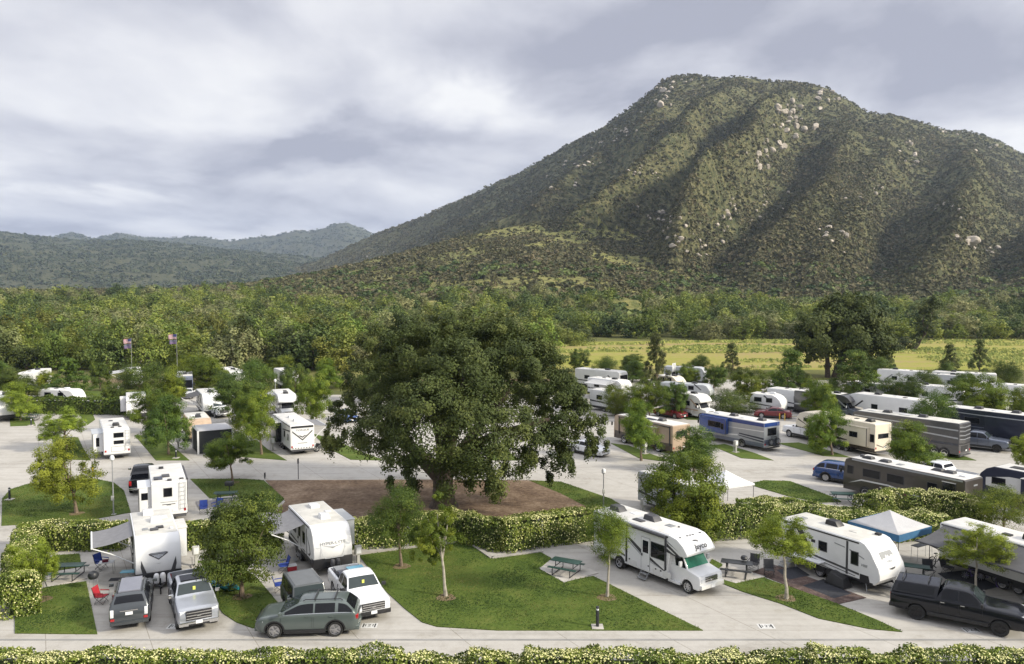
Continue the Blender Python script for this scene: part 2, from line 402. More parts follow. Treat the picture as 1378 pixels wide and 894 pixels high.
# chaparral bushes: nobody could count them
def bush_field(name, N, sel, mat, smin, smax, faces, label, seed, ymin=330, ymax=2300, pxmin=-260, pxmax=1660, qf=.62):
    rg = np.random.default_rng(seed)
    px = rg.uniform(pxmin, pxmax, N); y = ymin * (ymax / ymin) ** rg.random(N)
    z, wch = terrain(px, y); x = (px - 689) / F * y
    den = fbm(x / 45, y / 45, 4, 61)
    keep = sel(px, y, z, wch, den, rg.random(N))
    px, y, z, x, den = px[keep], y[keep], z[keep], x[keep], den[keep]; n = len(px)
    s = rg.uniform(smin, smax, n) * (.7 + .9 * rg.random(n) ** 3) * (1 + y / 2200)
    k = faces
    d = rg.normal(size=(n, k, 3)); d[..., 2] = np.abs(d[..., 2]) + .15; d /= np.linalg.norm(d, axis=-1, keepdims=True)
    c = np.stack([x, y, z], -1)[:, None, :] + d * s[:, None, None] * np.array([.5, .5, .42]) * rg.uniform(.7, 1.1, (n, k, 1))
    nrm = (d + rg.normal(0, .35, d.shape)).reshape(-1, 3)
    v, q = leaf_quads(c.reshape(-1, 3), nrm, np.repeat(s * qf, k), .8, rg)
    tint = np.clip(np.repeat(.5 + rg.normal(0, .2, n) + (den - .5) * .5, k) + rg.normal(0, .09, n * k), 0, 1)
    o = npmesh(name, v, q, mat, tint=tint)
    tag(o, label, 'scrub', kind='stuff'); return o
bushM = leafmat('chaparral leaves', (.056, .070, .030), (.115, .124, .056), (.215, .20, .095), .12, .8)
bush2M = leafmat('far scrub leaves', (.035, .045, .028), (.055, .068, .038), (.09, .095, .05), .12, .8)
bush_field('chaparral_scrub', 490000, lambda px, y, z, wch, den, r: (wch <= 2) & (z > 2) & (r < np.where(wch == 0, np.clip((den - .10) * 1.9, .35, 1), np.clip((den - .36) * 2.6, .06, 1))), bushM, 1.5, 3.4, 7, 'dense olive chaparral scrub covering the mountain slopes', 3, ymin=420, ymax=2600, pxmin=-80, pxmax=1490)
bush_field('hill_scrub', 80000, lambda px, y, z, wch, den, r: (wch > 2) & (z > 3) & (px < 720) & (r < np.clip((den - .3) * 4, .1, 1)), bush2M, 3, 5.5, 6, 'dark scrub covering the far hills', 4, ymin=1650, ymax=5200, pxmin=-560, pxmax=620)

# the air of the valley: far hills fade to blue
hz_b = MB(); hz_b.box(-6500, 6500, -300, 6200, -3, 520)
hazeM = bpy.data.materials.new('valley haze'); hazeM.use_nodes = True; ht_ = hazeM.node_tree
ht_.nodes.remove(ht_.nodes['Principled BSDF']); pv = nd(ht_, 'ShaderNodeVolumePrincipled')
pv.inputs['Color'].default_value = (.60, .74, 1.0, 1); pv.inputs['Density'].default_value = .000072; pv.inputs['Anisotropy'].default_value = .1
ht_.links.new(pv.outputs[0], ht_.nodes['Material Output'].inputs['Volume'])
hzo = hz_b.build('haze', hazeM); tag(hzo, 'thin bluish valley haze over the far hills', 'haze', kind='stuff')
# ------------------------------------------------------------------ ground
def ground_mat(name, cols, s1, s2, rough=.95, bump=.4, dist=.05, pos=(.36, .5, .64), sx=1.0):
    m = bpy.data.materials.new(name); m.use_nodes = True; t_ = m.node_tree; bs = t_.nodes['Principled BSDF']
    g = nd(t_, 'ShaderNodeNewGeometry'); mp = nd(t_, 'ShaderNodeMapping'); mp.inputs['Scale'].default_value = (sx, 1, 1)
    t_.links.new(g.outputs['Position'], mp.inputs[0])
    na = nd(t_, 'ShaderNodeTexNoise'); na.inputs['Scale'].default_value = s1; na.inputs['Detail'].default_value = 7; na.inputs['Roughness'].default_value = .6
    nb = nd(t_, 'ShaderNodeTexNoise'); nb.inputs['Scale'].default_value = s2; nb.inputs['Detail'].default_value = 6; nb.inputs['Roughness'].default_value = .75
    t_.links.new(mp.outputs[0], na.inputs['Vector']); t_.links.new(g.outputs['Position'], nb.inputs['Vector'])
    mx = nd(t_, 'ShaderNodeMath', operation='MULTIPLY_ADD'); mx.inputs[1].default_value = .45
    sub = nd(t_, 'ShaderNodeMath', operation='MULTIPLY'); sub.inputs[1].default_value = .55
    t_.links.new(na.outputs['Fac'], sub.inputs[0]); t_.links.new(nb.outputs['Fac'], mx.inputs[0]); t_.links.new(sub.outputs[0], mx.inputs[2])
    cr_ = nd(t_, 'ShaderNodeValToRGB'); e_ = cr_.color_ramp.elements
    e_[0].position = pos[0]; e_[0].color = (*cols[0], 1); e_[1].position = pos[2]; e_[1].color = (*cols[2], 1)
    k_ = e_.new(pos[1]); k_.color = (*cols[1], 1)
    t_.links.new(mx.outputs[0], cr_.inputs['Fac']); t_.links.new(cr_.outputs[0], bs.inputs['Base Color'])
    bp = nd(t_, 'ShaderNodeBump'); bp.inputs['Strength'].default_value = bump; bp.inputs['Distance'].default_value = dist
    t_.links.new(nb.outputs['Fac'], bp.inputs['Height']); t_.links.new(bp.outputs['Normal'], bs.inputs['Normal'])
    bs.inputs['Roughness'].default_value = rough; bs.inputs['Specular IOR Level'].default_value = .15
    return m
valleyM = ground_mat('valley grass', [(.05, .06, .02), (.11, .115, .035), (.19, .175, .06)], .035, .6)
fieldM = ground_mat('meadow grass', [(.27, .20, .105), (.27, .25, .065), (.20, .225, .035)], .05, .8, pos=(.42, .50, .58), sx=.22)
lawnM = ground_mat('lawn grass', [(.046, .076, .015), (.078, .114, .020), (.135, .148, .038)], .55, 5.0, bump=.9, dist=.05, pos=(.34, .5, .70))
mulchM = ground_mat('wood chip mulch', [(.085, .056, .038), (.165, .115, .078), (.28, .21, .15)], .4, 3.2, bump=.9, dist=.05)
soilM = ground_mat('bare soil', [(.10, .075, .04), (.18, .135, .08), (.25, .20, .13)], .8, 8)
rugM = ground_mat('woven brown rug', [(.05, .036, .032), (.105, .074, .066), (.17, .13, .115)], 2.5, 9)
rugdM = pm('woven charcoal rug', (.025, .027, .035), .9, var=.3, scale=6)
def concrete_mat():
    m = ground_mat('concrete', [(.27, .254, .228), (.385, .367, .336), (.45, .432, .40)], .13, 1.6, rough=.85, bump=.12, dist=.02, pos=(.33, .47, .66))
    t_ = m.node_tree; bs = t_.nodes['Principled BSDF']; cr_ = [n for n in t_.nodes if n.type == 'VALTORGB'][0]
    g = nd(t_, 'ShaderNodeNewGeometry'); sp_ = nd(t_, 'ShaderNodeSeparateXYZ'); t_.links.new(g.outputs['Position'], sp_.inputs[0])
    def mm(op, a, b=None, c=None):
        n = nd(t_, 'ShaderNodeMath', operation=op)
        for i, s in enumerate((a, b, c)):
            if s is None: continue
            if isinstance(s, (int, float)): n.inputs[i].default_value = s
            else: t_.links.new(s, n.inputs[i])
        return n.outputs[0]
    u = mm('MULTIPLY_ADD', sp_.outputs[1], .6, sp_.outputs[0])
    def line(c, period, wd):
        f = mm('FRACT', mm('DIVIDE', c, period)); return mm('LESS_THAN', f, wd / period)
    ln = mm('MAXIMUM', line(u, 5.2, .05), line(mm('ADD', sp_.outputs[1], 1.6), 4.6, .05))
    mx = nd(t_, 'ShaderNodeMix', data_type='RGBA', blend_type='MULTIPLY'); mx.inputs[7].default_value = (.68, .66, .63, 1)
    t_.links.new(ln, mx.inputs[0]); t_.links.new(cr_.outputs[0], mx.inputs[6])
    st_ = nd(t_, 'ShaderNodeTexNoise'); st_.inputs['Scale'].default_value = .5; st_.inputs['Detail'].default_value = 8; st_.inputs['Roughness'].default_value = .7
    t_.links.new(g.outputs['Position'], st_.inputs['Vector'])
    rr = nd(t_, 'ShaderNodeValToRGB'); rr.color_ramp.elements[0].position = .55; rr.color_ramp.elements[1].position = .74
    rr.color_ramp.elements[0].color = (0, 0, 0, 1); rr.color_ramp.elements[1].color = (.55, .55, .55, 1)
    t_.links.new(st_.outputs['Fac'], rr.inputs['Fac'])
    m2 = nd(t_, 'ShaderNodeMix', data_type='RGBA', blend_type='MULTIPLY'); m2.inputs[7].default_value = (.62, .58, .50, 1)
    t_.links.new(rr.outputs[0], m2.inputs[0]); t_.links.new(mx.outputs[2], m2.inputs[6])
    mp = nd(t_, 'ShaderNodeMapping'); mp.inputs['Scale'].default_value = (.045, .9, 1); t_.links.new(g.outputs['Position'], mp.inputs[0])
    tn = nd(t_, 'ShaderNodeTexNoise'); tn.inputs['Scale'].default_value = 1.4; tn.inputs['Detail'].default_value = 7; tn.inputs['Roughness'].default_value = .65; t_.links.new(mp.outputs[0], tn.inputs['Vector'])
    tr_ = nd(t_, 'ShaderNodeValToRGB'); tr_.color_ramp.elements[0].position = .50; tr_.color_ramp.elements[1].position = .68
    tr_.color_ramp.elements[0].color = (0, 0, 0, 1); tr_.color_ramp.elements[1].color = (.7, .7, .7, 1); t_.links.new(tn.outputs['Fac'], tr_.inputs['Fac'])
    m3 = nd(t_, 'ShaderNodeMix', data_type='RGBA', blend_type='MULTIPLY'); m3.inputs[7].default_value = (.76, .75, .74, 1)
    t_.links.new(tr_.outputs[0], m3.inputs[0]); t_.links.new(m2.outputs[2], m3.inputs[6]); t_.links.new(m3.outputs[2], bs.inputs['Base Color'])
    return m
concM = concrete_mat()
padM = pm('pale concrete slab', (.40, .378, .345), .85, var=.2, scale=1.2, bump=.05)
paintW = pm('white road paint', (.56, .56, .545), .7, var=.12, scale=9)
paintK = pm('black road paint', (.03, .03, .03), .7, var=.2, scale=9)

def sheet(name, pts, z, mat, label, cat, t=None):
    b = MB()
    if t: b.prismz([(p[0], p[1]) for p in pts], z - t, z)
    else: b.add([(p[0], p[1], z) for p in pts], [tuple(range(len(pts)))])
    o = b.build(name, mat, fix=bool(t))
    if not t and o.data.polygons[0].normal.z < 0: o.data.flip_normals()
    return struct(o, label, cat)
def P2(*pp): return [G(*p)[:2] for p in pp]

sheet('ground', [(-7000, -500), (7000, -500), (7000, 9000), (-7000, 9000)], -.03, valleyM, 'grassy valley floor reaching to the hills', 'ground')
sheet('meadow', [(-14, 172), (60, 169), (330, 168), (330, 268), (160, 264), (60, 262), (20, 256), (-10, 262), (-20, 215)], -.012, fieldM, 'yellow green meadow beyond the campground', 'meadow')
sheet('road', [(-120, 24), (150, 24), (150, 104), (-120, 112)], 0.0, concM, 'pale concrete campground roads and parking pads', 'road')
sheet('far_road', [(-112, 112.5), (20, 108.3), (150, 104.5), (150, 130), (60, 150), (14, 152), (14, 130), (-112, 128)], -.004, concM, 'concrete lanes of the far camping rows', 'road')
sheet('dirt_lane', [(-140, 146), (10, 146), (10, 152), (-140, 153)], -.008, soilM, 'bare dirt lane at the back of the campground', 'lane')
LAWNS = []
def lawn(pts, label, z=.045):
    LAWNS.append([tuple(q) for q in pts]); return sheet('lawn', pts, z, lawnM, label, 'lawn', t=.08)
# front row lawns
lawn(P2((20, 853), (131, 854), (116, 783), (62, 791), (40, 800), (20, 818)), 'lawn corner with small golden tree beside the left hedge')
lawn(P2((72, 748), (107, 746), (110, 763), (60, 771), (66, 758)), 'strip of grass behind the green picnic table at left')
lawn(P2((262, 755), (300, 757), (332, 768), (349, 782), (376, 814), (388, 846), (340, 846), (318, 838), (300, 826), (286, 806)), 'lawn with the dense round tree between two trailers')
lawn(P2((483, 748), (500, 770), (520, 797), (545, 820), (568, 838), (588, 844), (670, 849), (946, 849), (798, 776), (759, 784), (725, 766), (742, 752), (728, 744), (660, 750), (626, 730)), 'large front lawn with two slim trees beside the motorhome')
lawn(P2((958, 753), (972, 760), (966, 779), (990, 785), (1027, 778), (1126, 813), (1180, 835), (1214, 851), (1170, 847), (1102, 833), (1051, 813), (1000, 797), (945, 775)), 'tapering grass strip with a flat topped tree')
lawn(P2((1372, 815), (1400, 806), (1440, 850), (1374, 847)), 'grass at the nose of the black pickup')
# islands on the near side of the middle road
lawn(P2((2, 708), (3, 672), (14, 659), (41, 651), (85, 647), (129, 645), (153, 650), (167, 661), (176, 690), (122, 700)), 'rounded lawn island with lamp post behind the left hedge')
lawn(P2((256, 645), (330, 645), (355, 647), (383, 672), (364, 688), (306, 700), (298, 692), (326, 682), (318, 668), (282, 671)), 'lawn with a black grill and picnic table behind the rear trailer')
sheet('mulch_bed', P2((357, 647), (568, 646), (711, 647), (755, 665), (786, 681), (800, 690), (660, 706), (466, 705), (372, 690), (384, 675)), .04, mulchM, 'brown wood chip bed under the giant oak', 'mulch bed', t=.07)
lawn(P2((712, 647), (755, 649), (823, 672), (850, 690), (800, 692), (786, 681), (755, 665)), 'long triangular lawn beside the mulch bed')
lawn(P2((1006, 652), (1028, 647), (1063, 648), (1125, 671), (1132, 676), (1103, 677), (1060, 668)), 'grass island in front of the brown motorhome')
# beyond the middle road
for pp, lb in [(((72, 602), (77, 618), (122, 620), (112, 604), (105, 589), (70, 588)), 'small lawn with a green picnic table left of the white trailer'),
               (((181, 586), (210, 620), (255, 620), (235, 603), (219, 588)), 'lawn between the white trailer and the screen house'),
               (((13, 562), (14, 574), (48, 573), (44, 562)), 'small square of grass at the far left road'),
               (((106, 558), (118, 572), (128, 565), (124, 556)), 'grass sliver behind the white rear facing trailer'),
               (((318, 597), (322, 615), (386, 620), (360, 605), (345, 592)), 'lawn right of the screen house'),
               (((421, 584), (439, 602), (472, 619), (517, 620), (480, 606), (450, 592)), 'lawn right of the chevron toy hauler'),
               (((822, 597), (860, 617), (890, 621), (905, 621), (880, 613), (846, 600)), 'lawn strip in front of the tan motorhome'),
               (((957, 600), (998, 617), (1041, 620), (1015, 610), (975, 598)), 'lawn strip in front of the blue motorhome'),
               (((1047, 597), (1108, 614), (1144, 616), (1120, 608), (1075, 596)), 'lawn strip in front of the cream trailer'),
               (((1243, 608), (1280, 619), (1314, 620), (1290, 612), (1265, 607)), 'lawn strip in front of the dark coach'),
               (((905, 557), (925, 565), (955, 566), (930, 560)), 'small lawn beside the old white motorhome'),
               (((640, 600), (660, 620), (700, 620), (676, 602)), 'lawn half hidden behind the giant oak')]:
    lawn(P2(*pp), lb)
lawn([(-74, 127), (-52, 127), (-50, 133), (-72, 134)], 'grass island among the far left rows')
sheet('concrete_slab', P2((60, 780), (118, 766), (128, 777), (64, 791)), .055, padM, 'picnic table slab on the left lawn', 'slab', t=.08)
sheet('concrete_slab', P2((725, 766), (762, 749), (805, 772), (759, 785)), .055, padM, 'picnic table slab on the big lawn', 'slab', t=.08)
sheet('concrete_slab', P2((955, 776), (975, 760), (1030, 777), (990, 786)), .055, padM, 'picnic table slab right of the motorhome', 'slab', t=.08)
sheet('concrete_slab', P2((283, 672), (318, 667), (327, 681), (300, 692), (275, 690)), .055, padM, 'patio slab with two blue chairs', 'slab', t=.08)
sheet('gutter', [(-60, 38.62), (70, 38.62), (70, 38.8), (-60, 38.8)], .006, pm('damp concrete gutter', (.24, .235, .225), .7, var=.25, scale=.7), 'gutter line along the front road', 'gutter')
edgeM = pm('pale concrete edging', (.33, .31, .28), .85, var=.15)
b = MB()
for pa, pb in [((470, 747), (600, 733)), ((600, 733), (626, 727)), ((626, 727), (662, 752)), ((662, 752), (730, 743))]:
    a_, c_ = G(*pa), G(*pb); d_ = (c_ - a_).normalized(); n_ = Vector((-d_.y, d_.x, 0)) * .14
    b.prismz([(a_ - n_)[:2], (c_ - n_)[:2], (c_ + n_)[:2], (a_ + n_)[:2]], -.02, .1)
struct(b.build('kerb', edgeM), 'low concrete edging along the hedge of the big lawn', 'kerb')
for i, (px, py) in enumerate([(55, 808), (325, 804), (540, 763), (600, 805), (817, 805), (1058, 806), (103, 692), (313, 650)]):
    c_ = G(px, py); r_ = .55
    sheet('soil_ring', [(c_.x + r_ * math.cos(a) * (1 + .15 * math.sin(3 * a + i)), c_.y + r_ * math.sin(a)) for a in np.linspace(0, 2 * math.pi, 18)[:-1]], .05, soilM, 'bare soil ring round a young tree', 'soil')

# stencilled pitch numbers
def text_mesh(name, s, size, mat, mtx, parent=None, ext=.004, bold=0.0, shear=0.0, sx=1.0):
    cu = bpy.data.curves.new(name, 'FONT'); cu.body = s; cu.size = size; cu.align_x = 'CENTER'; cu.align_y = 'CENTER'; cu.extrude = ext; cu.offset = bold; cu.shear = shear
    o = bpy.data.objects.new(name, cu); COL.objects.link(o)
    me = bpy.data.meshes.new_from_object(o.evaluated_get(bpy.context.evaluated_depsgraph_get()))
    bpy.data.objects.remove(o); me.name = name
    me.transform(Matrix.Diagonal((sx, 1, 1, 1))); me.transform(mtx); me.materials.clear(); me.materials.append(mat)
    ob = bpy.data.objects.new(name, me); COL.objects.link(ob)
    if parent: ob.parent = parent
    return ob
def frame_mtx(origin, right, up):
    r_ = Vector(right).normalized(); u_ = Vector(up).normalized(); n_ = r_.cross(u_)
    return Matrix(((r_.x, u_.x, n_.x, origin[0]), (r_.y, u_.y, n_.y, origin[1]), (r_.z, u_.z, n_.z, origin[2]), (0, 0, 0, 1)))
for (px, py), s, lb in [((237, 843), '120', 'beside the silver pickup'), ((497, 842), '121', 'behind the green crossover'), ((1031, 843), '122', 'on the empty apron before the motorhome'), ((1307, 848), '123', 'under the nose of the black pickup')]:
    c_ = G(px, py); t = thing('pitch_number', 'stencilled white pitch number on the concrete ' + lb, 'painted number', (c_.x, c_.y, .004), 0, 'painted pitch numbers')
    m_ = MB(); m_.add([(-.42, -.3, 0), (.42, -.3, 0), (.42, .3, 0), (-.42, .3, 0)], [(0, 1, 2, 3)]); m_.build('white_panel', paintW, t, fix=False)
    m_ = MB()
    for x in (-.3, .3):
        m_ = MB(); m_.add([(x - .035, -.22, .004), (x + .035, -.22, .004), (x + .035, .22, .004), (x - .035, .22, .004)], [(0, 1, 2, 3)]); m_.build('black_bar', paintK, t, fix=False)
    text_mesh('lettering', s, .38, paintK, Matrix.Translation((0, 0, .006)), t, .001)

# weeds and tufts of the meadow
rgm = np.random.default_rng(31); n_ = 9000; mx_ = rgm.uniform(-12, 200, n_); my_ = rgm.uniform(172, 262, n_)
kp = fbm(mx_ / 30, my_ / 9, 4, 71) > .50; mx_, my_ = mx_[kp], my_[kp]; n_ = len(mx_); k_ = 5
cc = np.stack([np.repeat(mx_, k_) + rgm.normal(0, .5, n_ * k_), np.repeat(my_, k_) + rgm.normal(0, .4, n_ * k_), rgm.uniform(.05, .45, n_ * k_)], -1)
v_, q_ = leaf_quads(cc, np.stack([rgm.normal(0, .4, n_ * k_), -np.ones(n_ * k_), rgm.uniform(.2, 1.2, n_ * k_)], -1), rgm.uniform(.4, 1.0, n_ * k_), .7, rgm)
tag(npmesh('meadow_weeds', v_, q_, leafmat('meadow weed leaves', (.10, .12, .03), (.20, .20, .05), (.33, .28, .10), .2, .8), tint=np.clip(np.repeat(rgm.normal(.5, .25, n_), k_), 0, 1)), 'tufts of weeds mottling the meadow', 'weeds', kind='stuff')

# short blades of the near lawns: nobody could count them
def in_poly(x, y, poly):
    r_ = np.zeros(len(x), bool); n = len(poly); j = n - 1
    for i in range(n):
        (xi, yi), (xj, yj) = poly[i], poly[j]
        r_ ^= ((yi > y) != (yj > y)) & (x < (xj - xi) * (y - yi) / (yj - yi + 1e-12) + xi); j = i
    return r_
Cg = []
for pl in LAWNS[:11]:
    a_ = np.array(pl); (x0, y0), (x1, y1) = a_.min(axis=0), a_.max(axis=0); n_ = int((x1 - x0) * (y1 - y0) * 170)
    x_, y_ = rgm.uniform(x0, x1, n_), rgm.uniform(y0, y1, n_); k_ = in_poly(x_, y_, pl); k_ &= rgm.random(n_) < np.clip(fbm(x_ / 1.6, y_ / 1.6, 4, 81) * 2.2 - .35, .12, 1)
    Cg.append(np.stack([x_[k_], y_[k_], np.full(k_.sum(), .065)], -1))
Cg = np.concatenate(Cg); Cg += rgm.normal(0, .045, Cg.shape) * np.array([1, 1, .15]); n_ = len(Cg)
v_, q_ = leaf_quads(Cg, np.stack([rgm.normal(0, .7, n_), rgm.normal(-.3, .7, n_), rgm.uniform(.4, 1.2, n_)], -1), rgm.uniform(.05, .12, n_), .4, rgm)
tg = np.clip(.5 + (fbm(Cg[:, 0] / 2.4, Cg[:, 1] / 2.4, 4, 91) - .48) * 2.6 + rgm.normal(0, .14, n_), 0, 1)
tag(npmesh('lawn_grass', v_, q_, leafmat('grass blades', (.035, .062, .012), (.078, .116, .020), (.165, .165, .045), .2, .7), tint=tg), 'short mown grass blades on the near lawns', 'grass', kind='stuff')
# ------------------------------------------------------------------ trees
barkM = pm('grey brown bark', (.16, .12, .085), .9, var=.45, scale=6, bump=.6)
barkD = pm('dark oak bark', (.085, .065, .05), .95, var=.5, scale=5, bump=.8)
barkP = pm('pale bark', (.34, .31, .26), .9, var=.35, scale=4, bump=.4)
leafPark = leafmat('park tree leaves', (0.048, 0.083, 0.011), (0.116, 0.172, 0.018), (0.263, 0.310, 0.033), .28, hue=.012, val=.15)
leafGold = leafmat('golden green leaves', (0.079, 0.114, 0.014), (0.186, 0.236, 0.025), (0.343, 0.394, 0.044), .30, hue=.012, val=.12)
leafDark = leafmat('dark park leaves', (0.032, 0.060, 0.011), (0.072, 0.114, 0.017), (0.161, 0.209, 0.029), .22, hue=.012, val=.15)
leafOak = leafmat('oak leaves', (0.024, 0.040, 0.009), (0.062, 0.085, 0.019), (0.152, 0.175, 0.044), .18, .6, hue=.006, val=.06)
leafPine = leafmat('pine needles', (0.031, 0.045, 0.014), (0.069, 0.088, 0.022), (0.137, 0.158, 0.039), .12, hue=.012, val=.15)
leafWood = leafmat('riverside leaves', (0.063, 0.092, 0.017), (0.153, 0.190, 0.034), (0.306, 0.312, 0.067), .28, hue=.03, val=.28)
leafPale = leafmat('pale willow leaves', (0.094, 0.112, 0.045), (0.202, 0.217, 0.086), (0.355, 0.347, 0.155), .28, hue=.02, val=.2)
leafWoodD = leafmat('dark wood leaves', (0.028, 0.045, 0.011), (0.065, 0.087, 0.021), (0.147, 0.166, 0.041), .2, hue=.02, val=.25)

def unit_crown(kind, seed, n, ls):
    rg = np.random.default_rng(seed); L = []
    if kind == 'round':
        for i in range(15):
            d = rg.normal(size=3); d /= np.linalg.norm(d); k = rg.uniform(.22, .33)
            L.append((*(d * np.array([.30, .30, .30]) * rg.uniform(.6, 1.1)), k * .62, k * .62, k * .58))
        c, nr_, t = clumped(L, n, 14, .5, .35, rg)
    elif kind == 'umbrella':
        for i in range(22):
            a = rg.uniform(0, 2 * math.pi); r_ = .38 * math.sqrt(rg.random()); k = rg.uniform(.13, .19)
            L.append((r_ * math.cos(a), r_ * math.sin(a), rg.uniform(-.28, .30) + .18 * (1 - r_ / .4), k, k, k * 1.35))
        c, nr_, t = clumped(L, n, 11, .5, .5, rg)
    elif kind == 'willow':
        for i in range(16):
            d = rg.normal(size=3); d /= np.linalg.norm(d); k = rg.uniform(.14, .2)
            L.append((*(d * np.array([.32, .32, .33]) * rg.uniform(.5, 1.05)), k, k, k * 1.2))
        c, nr_, t = clumped(L, n, 18, .6, .3, rg)
    elif kind == 'tall':
        for i in range(13):
            z = rg.uniform(-.42, .42); w_ = .36 * (1 - .75 * max(0, z + .05) / .5) * (1 if z > -.3 else .8); a = rg.uniform(0, 6.28); k = rg.uniform(.12, .17)
            L.append((w_ * math.cos(a) * .8, w_ * math.sin(a) * .8, z, k, k, k * .9))
        L.append((0.05, 0, .43, .09, .09, .13)); c, nr_, t = clumped(L, n, 10, .5, .4, rg)
    elif kind == 'conifer':
        for i in range(26):
            z = -.46 + .94 * (i / 25); w_ = .42 * (1 - (z + .46) / .96) ** .8; a = i * 2.4 + rg.uniform(-.4, .4); k = rg.uniform(.07, .11)
            L.append((w_ * math.cos(a) * .8, w_ * math.sin(a) * .8, z, k * 1.35, k * 1.35, k * .7))
        L += [(0, 0, z, .11 * (1 - (z + .4)), .11 * (1 - (z + .4)), .1) for z in (-.3, -.1, .1, .3)]
        c, nr_, t = clumped(L, n, 9, .6, .5, rg)
    elif kind == 'wood':
        for i in range(13):
            d = rg.normal(size=3); d[2] = abs(d[2]) * .9 - .25; d /= np.linalg.norm(d); k = rg.uniform(.15, .26)
            L.append((*(d * np.array([.34, .34, .36]) * rg.uniform(.6, 1.1)), k, k, k * .9))
        c, nr_, t = clumped(L, n, 13, .5, .4, rg)
    elif kind == 'slab':
        for i in range(26):
            k = rg.uniform(.10, .16); L.append((rg.uniform(-.4, .4), rg.uniform(-.4, .4), rg.uniform(-.42, .36), k, k, k))
        c, nr_, t = clumped(L, n, 9, .55, .4, rg)
    lo_, hi_ = np.percentile(c, 1.5, axis=0), np.percentile(c, 98.5, axis=0); c = (c - (lo_ + hi_) / 2) / (hi_ - lo_)
    v, q = leaf_quads(c, nr_, rg.uniform(.7, 1.25, n) * ls, .62, rg)
    ob = npmesh('crown', v, q, leafPark, tint=t); me = ob.data; bpy.data.objects.remove(ob)
    return me
CR = {'round': [unit_crown('round', s, 30000, .029) for s in (1, 2, 3)], 'umbrella': [unit_crown('umbrella', s, 27000, .027) for s in (4, 5)],
      'willow': [unit_crown('willow', s, 22000, .025) for s in (6, 7)], 'tall': [unit_crown('tall', s, 20000, .028) for s in (8,)],
      'conifer': [unit_crown('conifer', s, 12000, .034) for s in (10, 11)], 'wood': [unit_crown('wood', s, 3400, .066) for s in (12, 13, 14, 15, 16)]}
def put_crown(t, me, mat, loc, scl, rz=0.0):
    o = bpy.data.objects.new('crown', me); COL.objects.link(o); o.parent = t; o.location = loc; o.scale = scl; o.rotation_euler = (0, 0, rz)
    o.material_slots[0].link = 'OBJECT'; o.material_slots[0].material = mat; return o
def trunk_mb(base_r, cz, ch, cw, dx, dy, seed, lean=0.0, limbs=5):
    rg = random.Random(seed); m = MB(); top = Vector((dx, dy, cz + ch * .22)); n = 7; pts = []
    for i in range(n):
        f_ = i / (n - 1); pts.append(Vector((dx * f_ ** 1.4 + rg.uniform(-.05, .05) * cz * .25 * (0 < i), dy * f_ ** 1.4, -.08 + (top.z + .08) * f_)))
    m.tube(pts, [base_r * (1.35 if i == 0 else 1 - .72 * i / (n - 1)) for i in range(n)], 8)
    for k_ in range(limbs):
        f_ = max(.35, (cz - ch * .45) / top.z) + .05 * k_; f_ = min(f_, .85); p0 = pts[0].lerp(pts[-1], f_)
        i0 = min(int(f_ * (n - 1)), n - 2); p0 = pts[i0].lerp(pts[i0 + 1], f_ * (n - 1) - i0)
        a = k_ * 2.4 + rg.random(); e_ = Vector((dx + math.cos(a) * cw * .33, dy + math.sin(a) * cw * .33, cz + ch * rg.uniform(-.15, .28)))
        m.tube([p0, p0.lerp(e_, .5) + Vector((0, 0, -.04 * ch)), e_], [base_r * .5, base_r * .33, base_r * .12], 6)
    return m
tree_n = 0
def park_tree(kind, bx, by, cx_, cy_, w_, h_, mat, label, bark=None, name='park_tree', thick=.10, group='trees of the campground', idx=None):
    """trunk foot and crown box as the photograph shows them, turned into metres at the foot's distance"""
    global tree_n; tree_n += 1
    g = G(bx, by); s = g.y / F; cw = w_ * s * .94; ch = h_ * s * .98; cz = H - (cy_ - HY) * s; dx = (cx_ - bx) * s
    t = thing(name, label, 'tree', g, 0, group)
    trunk_mb(thick, cz, ch, cw, dx, 0, tree_n).build('trunk', bark or barkM, t)
    mes = CR[kind]; put_crown(t, mes[(tree_n if idx is None else idx) % len(mes)], mat, (dx, 0, cz), (cw, cw, ch), tree_n * 1.7)
    return t
T = park_tree
T('umbrella', 55, 808, 50, 763, 56, 56, leafGold, 'small golden tree on the corner lawn at the left hedge', thick=.07)
T('round', 325, 804, 322, 733, 108, 114, leafDark, 'dense dark round tree between the silver pickup and the jeep', thick=.13)
T('willow', 540, 763, 531, 698, 74, 76, leafDark, 'fine leaved dark tree against the hedge on the big lawn', thick=.10)
T('tall', 600, 803, 588, 717, 70, 96, leafPark, 'slim pointed tree with a leaning trunk on the big lawn', barkP, thick=.10)
T('willow', 817, 804, 821, 722, 64, 66, leafPark, 'thin trunked tree standing in front of the white cab over motorhome', barkP, thick=.085)
T('round', 924, 724, 927, 670, 104, 106, leafPark, 'big bushy green tree behind the white cab over motorhome', thick=.16)
T('round', 934, 636, 930, 606, 64, 58, leafDark, 'dark round tree above the big bushy tree by the middle road', thick=.12)
T('umbrella', 1058, 807, 1050, 727, 78, 58, leafGold, 'flat topped golden tree on the grass strip by the brown rug', barkP, thick=.10)
T('umbrella', 1313, 800, 1312, 739, 82, 48, leafGold, 'flat topped golden tree in front of the awning trailer', barkP, thick=.08)
T('willow', 1350, 722, 1350, 686, 72, 48, leafPark, 'low spreading tree at the end of the hedge behind the awning trailer', thick=.10)
T('umbrella', 103, 691, 86, 636, 88, 76, leafGold, 'golden leaning tree on the rounded lawn island', thick=.13)
T('round', 313, 649, 306, 610, 62, 44, leafPark, 'small umbrella tree behind the black grill', thick=.10)
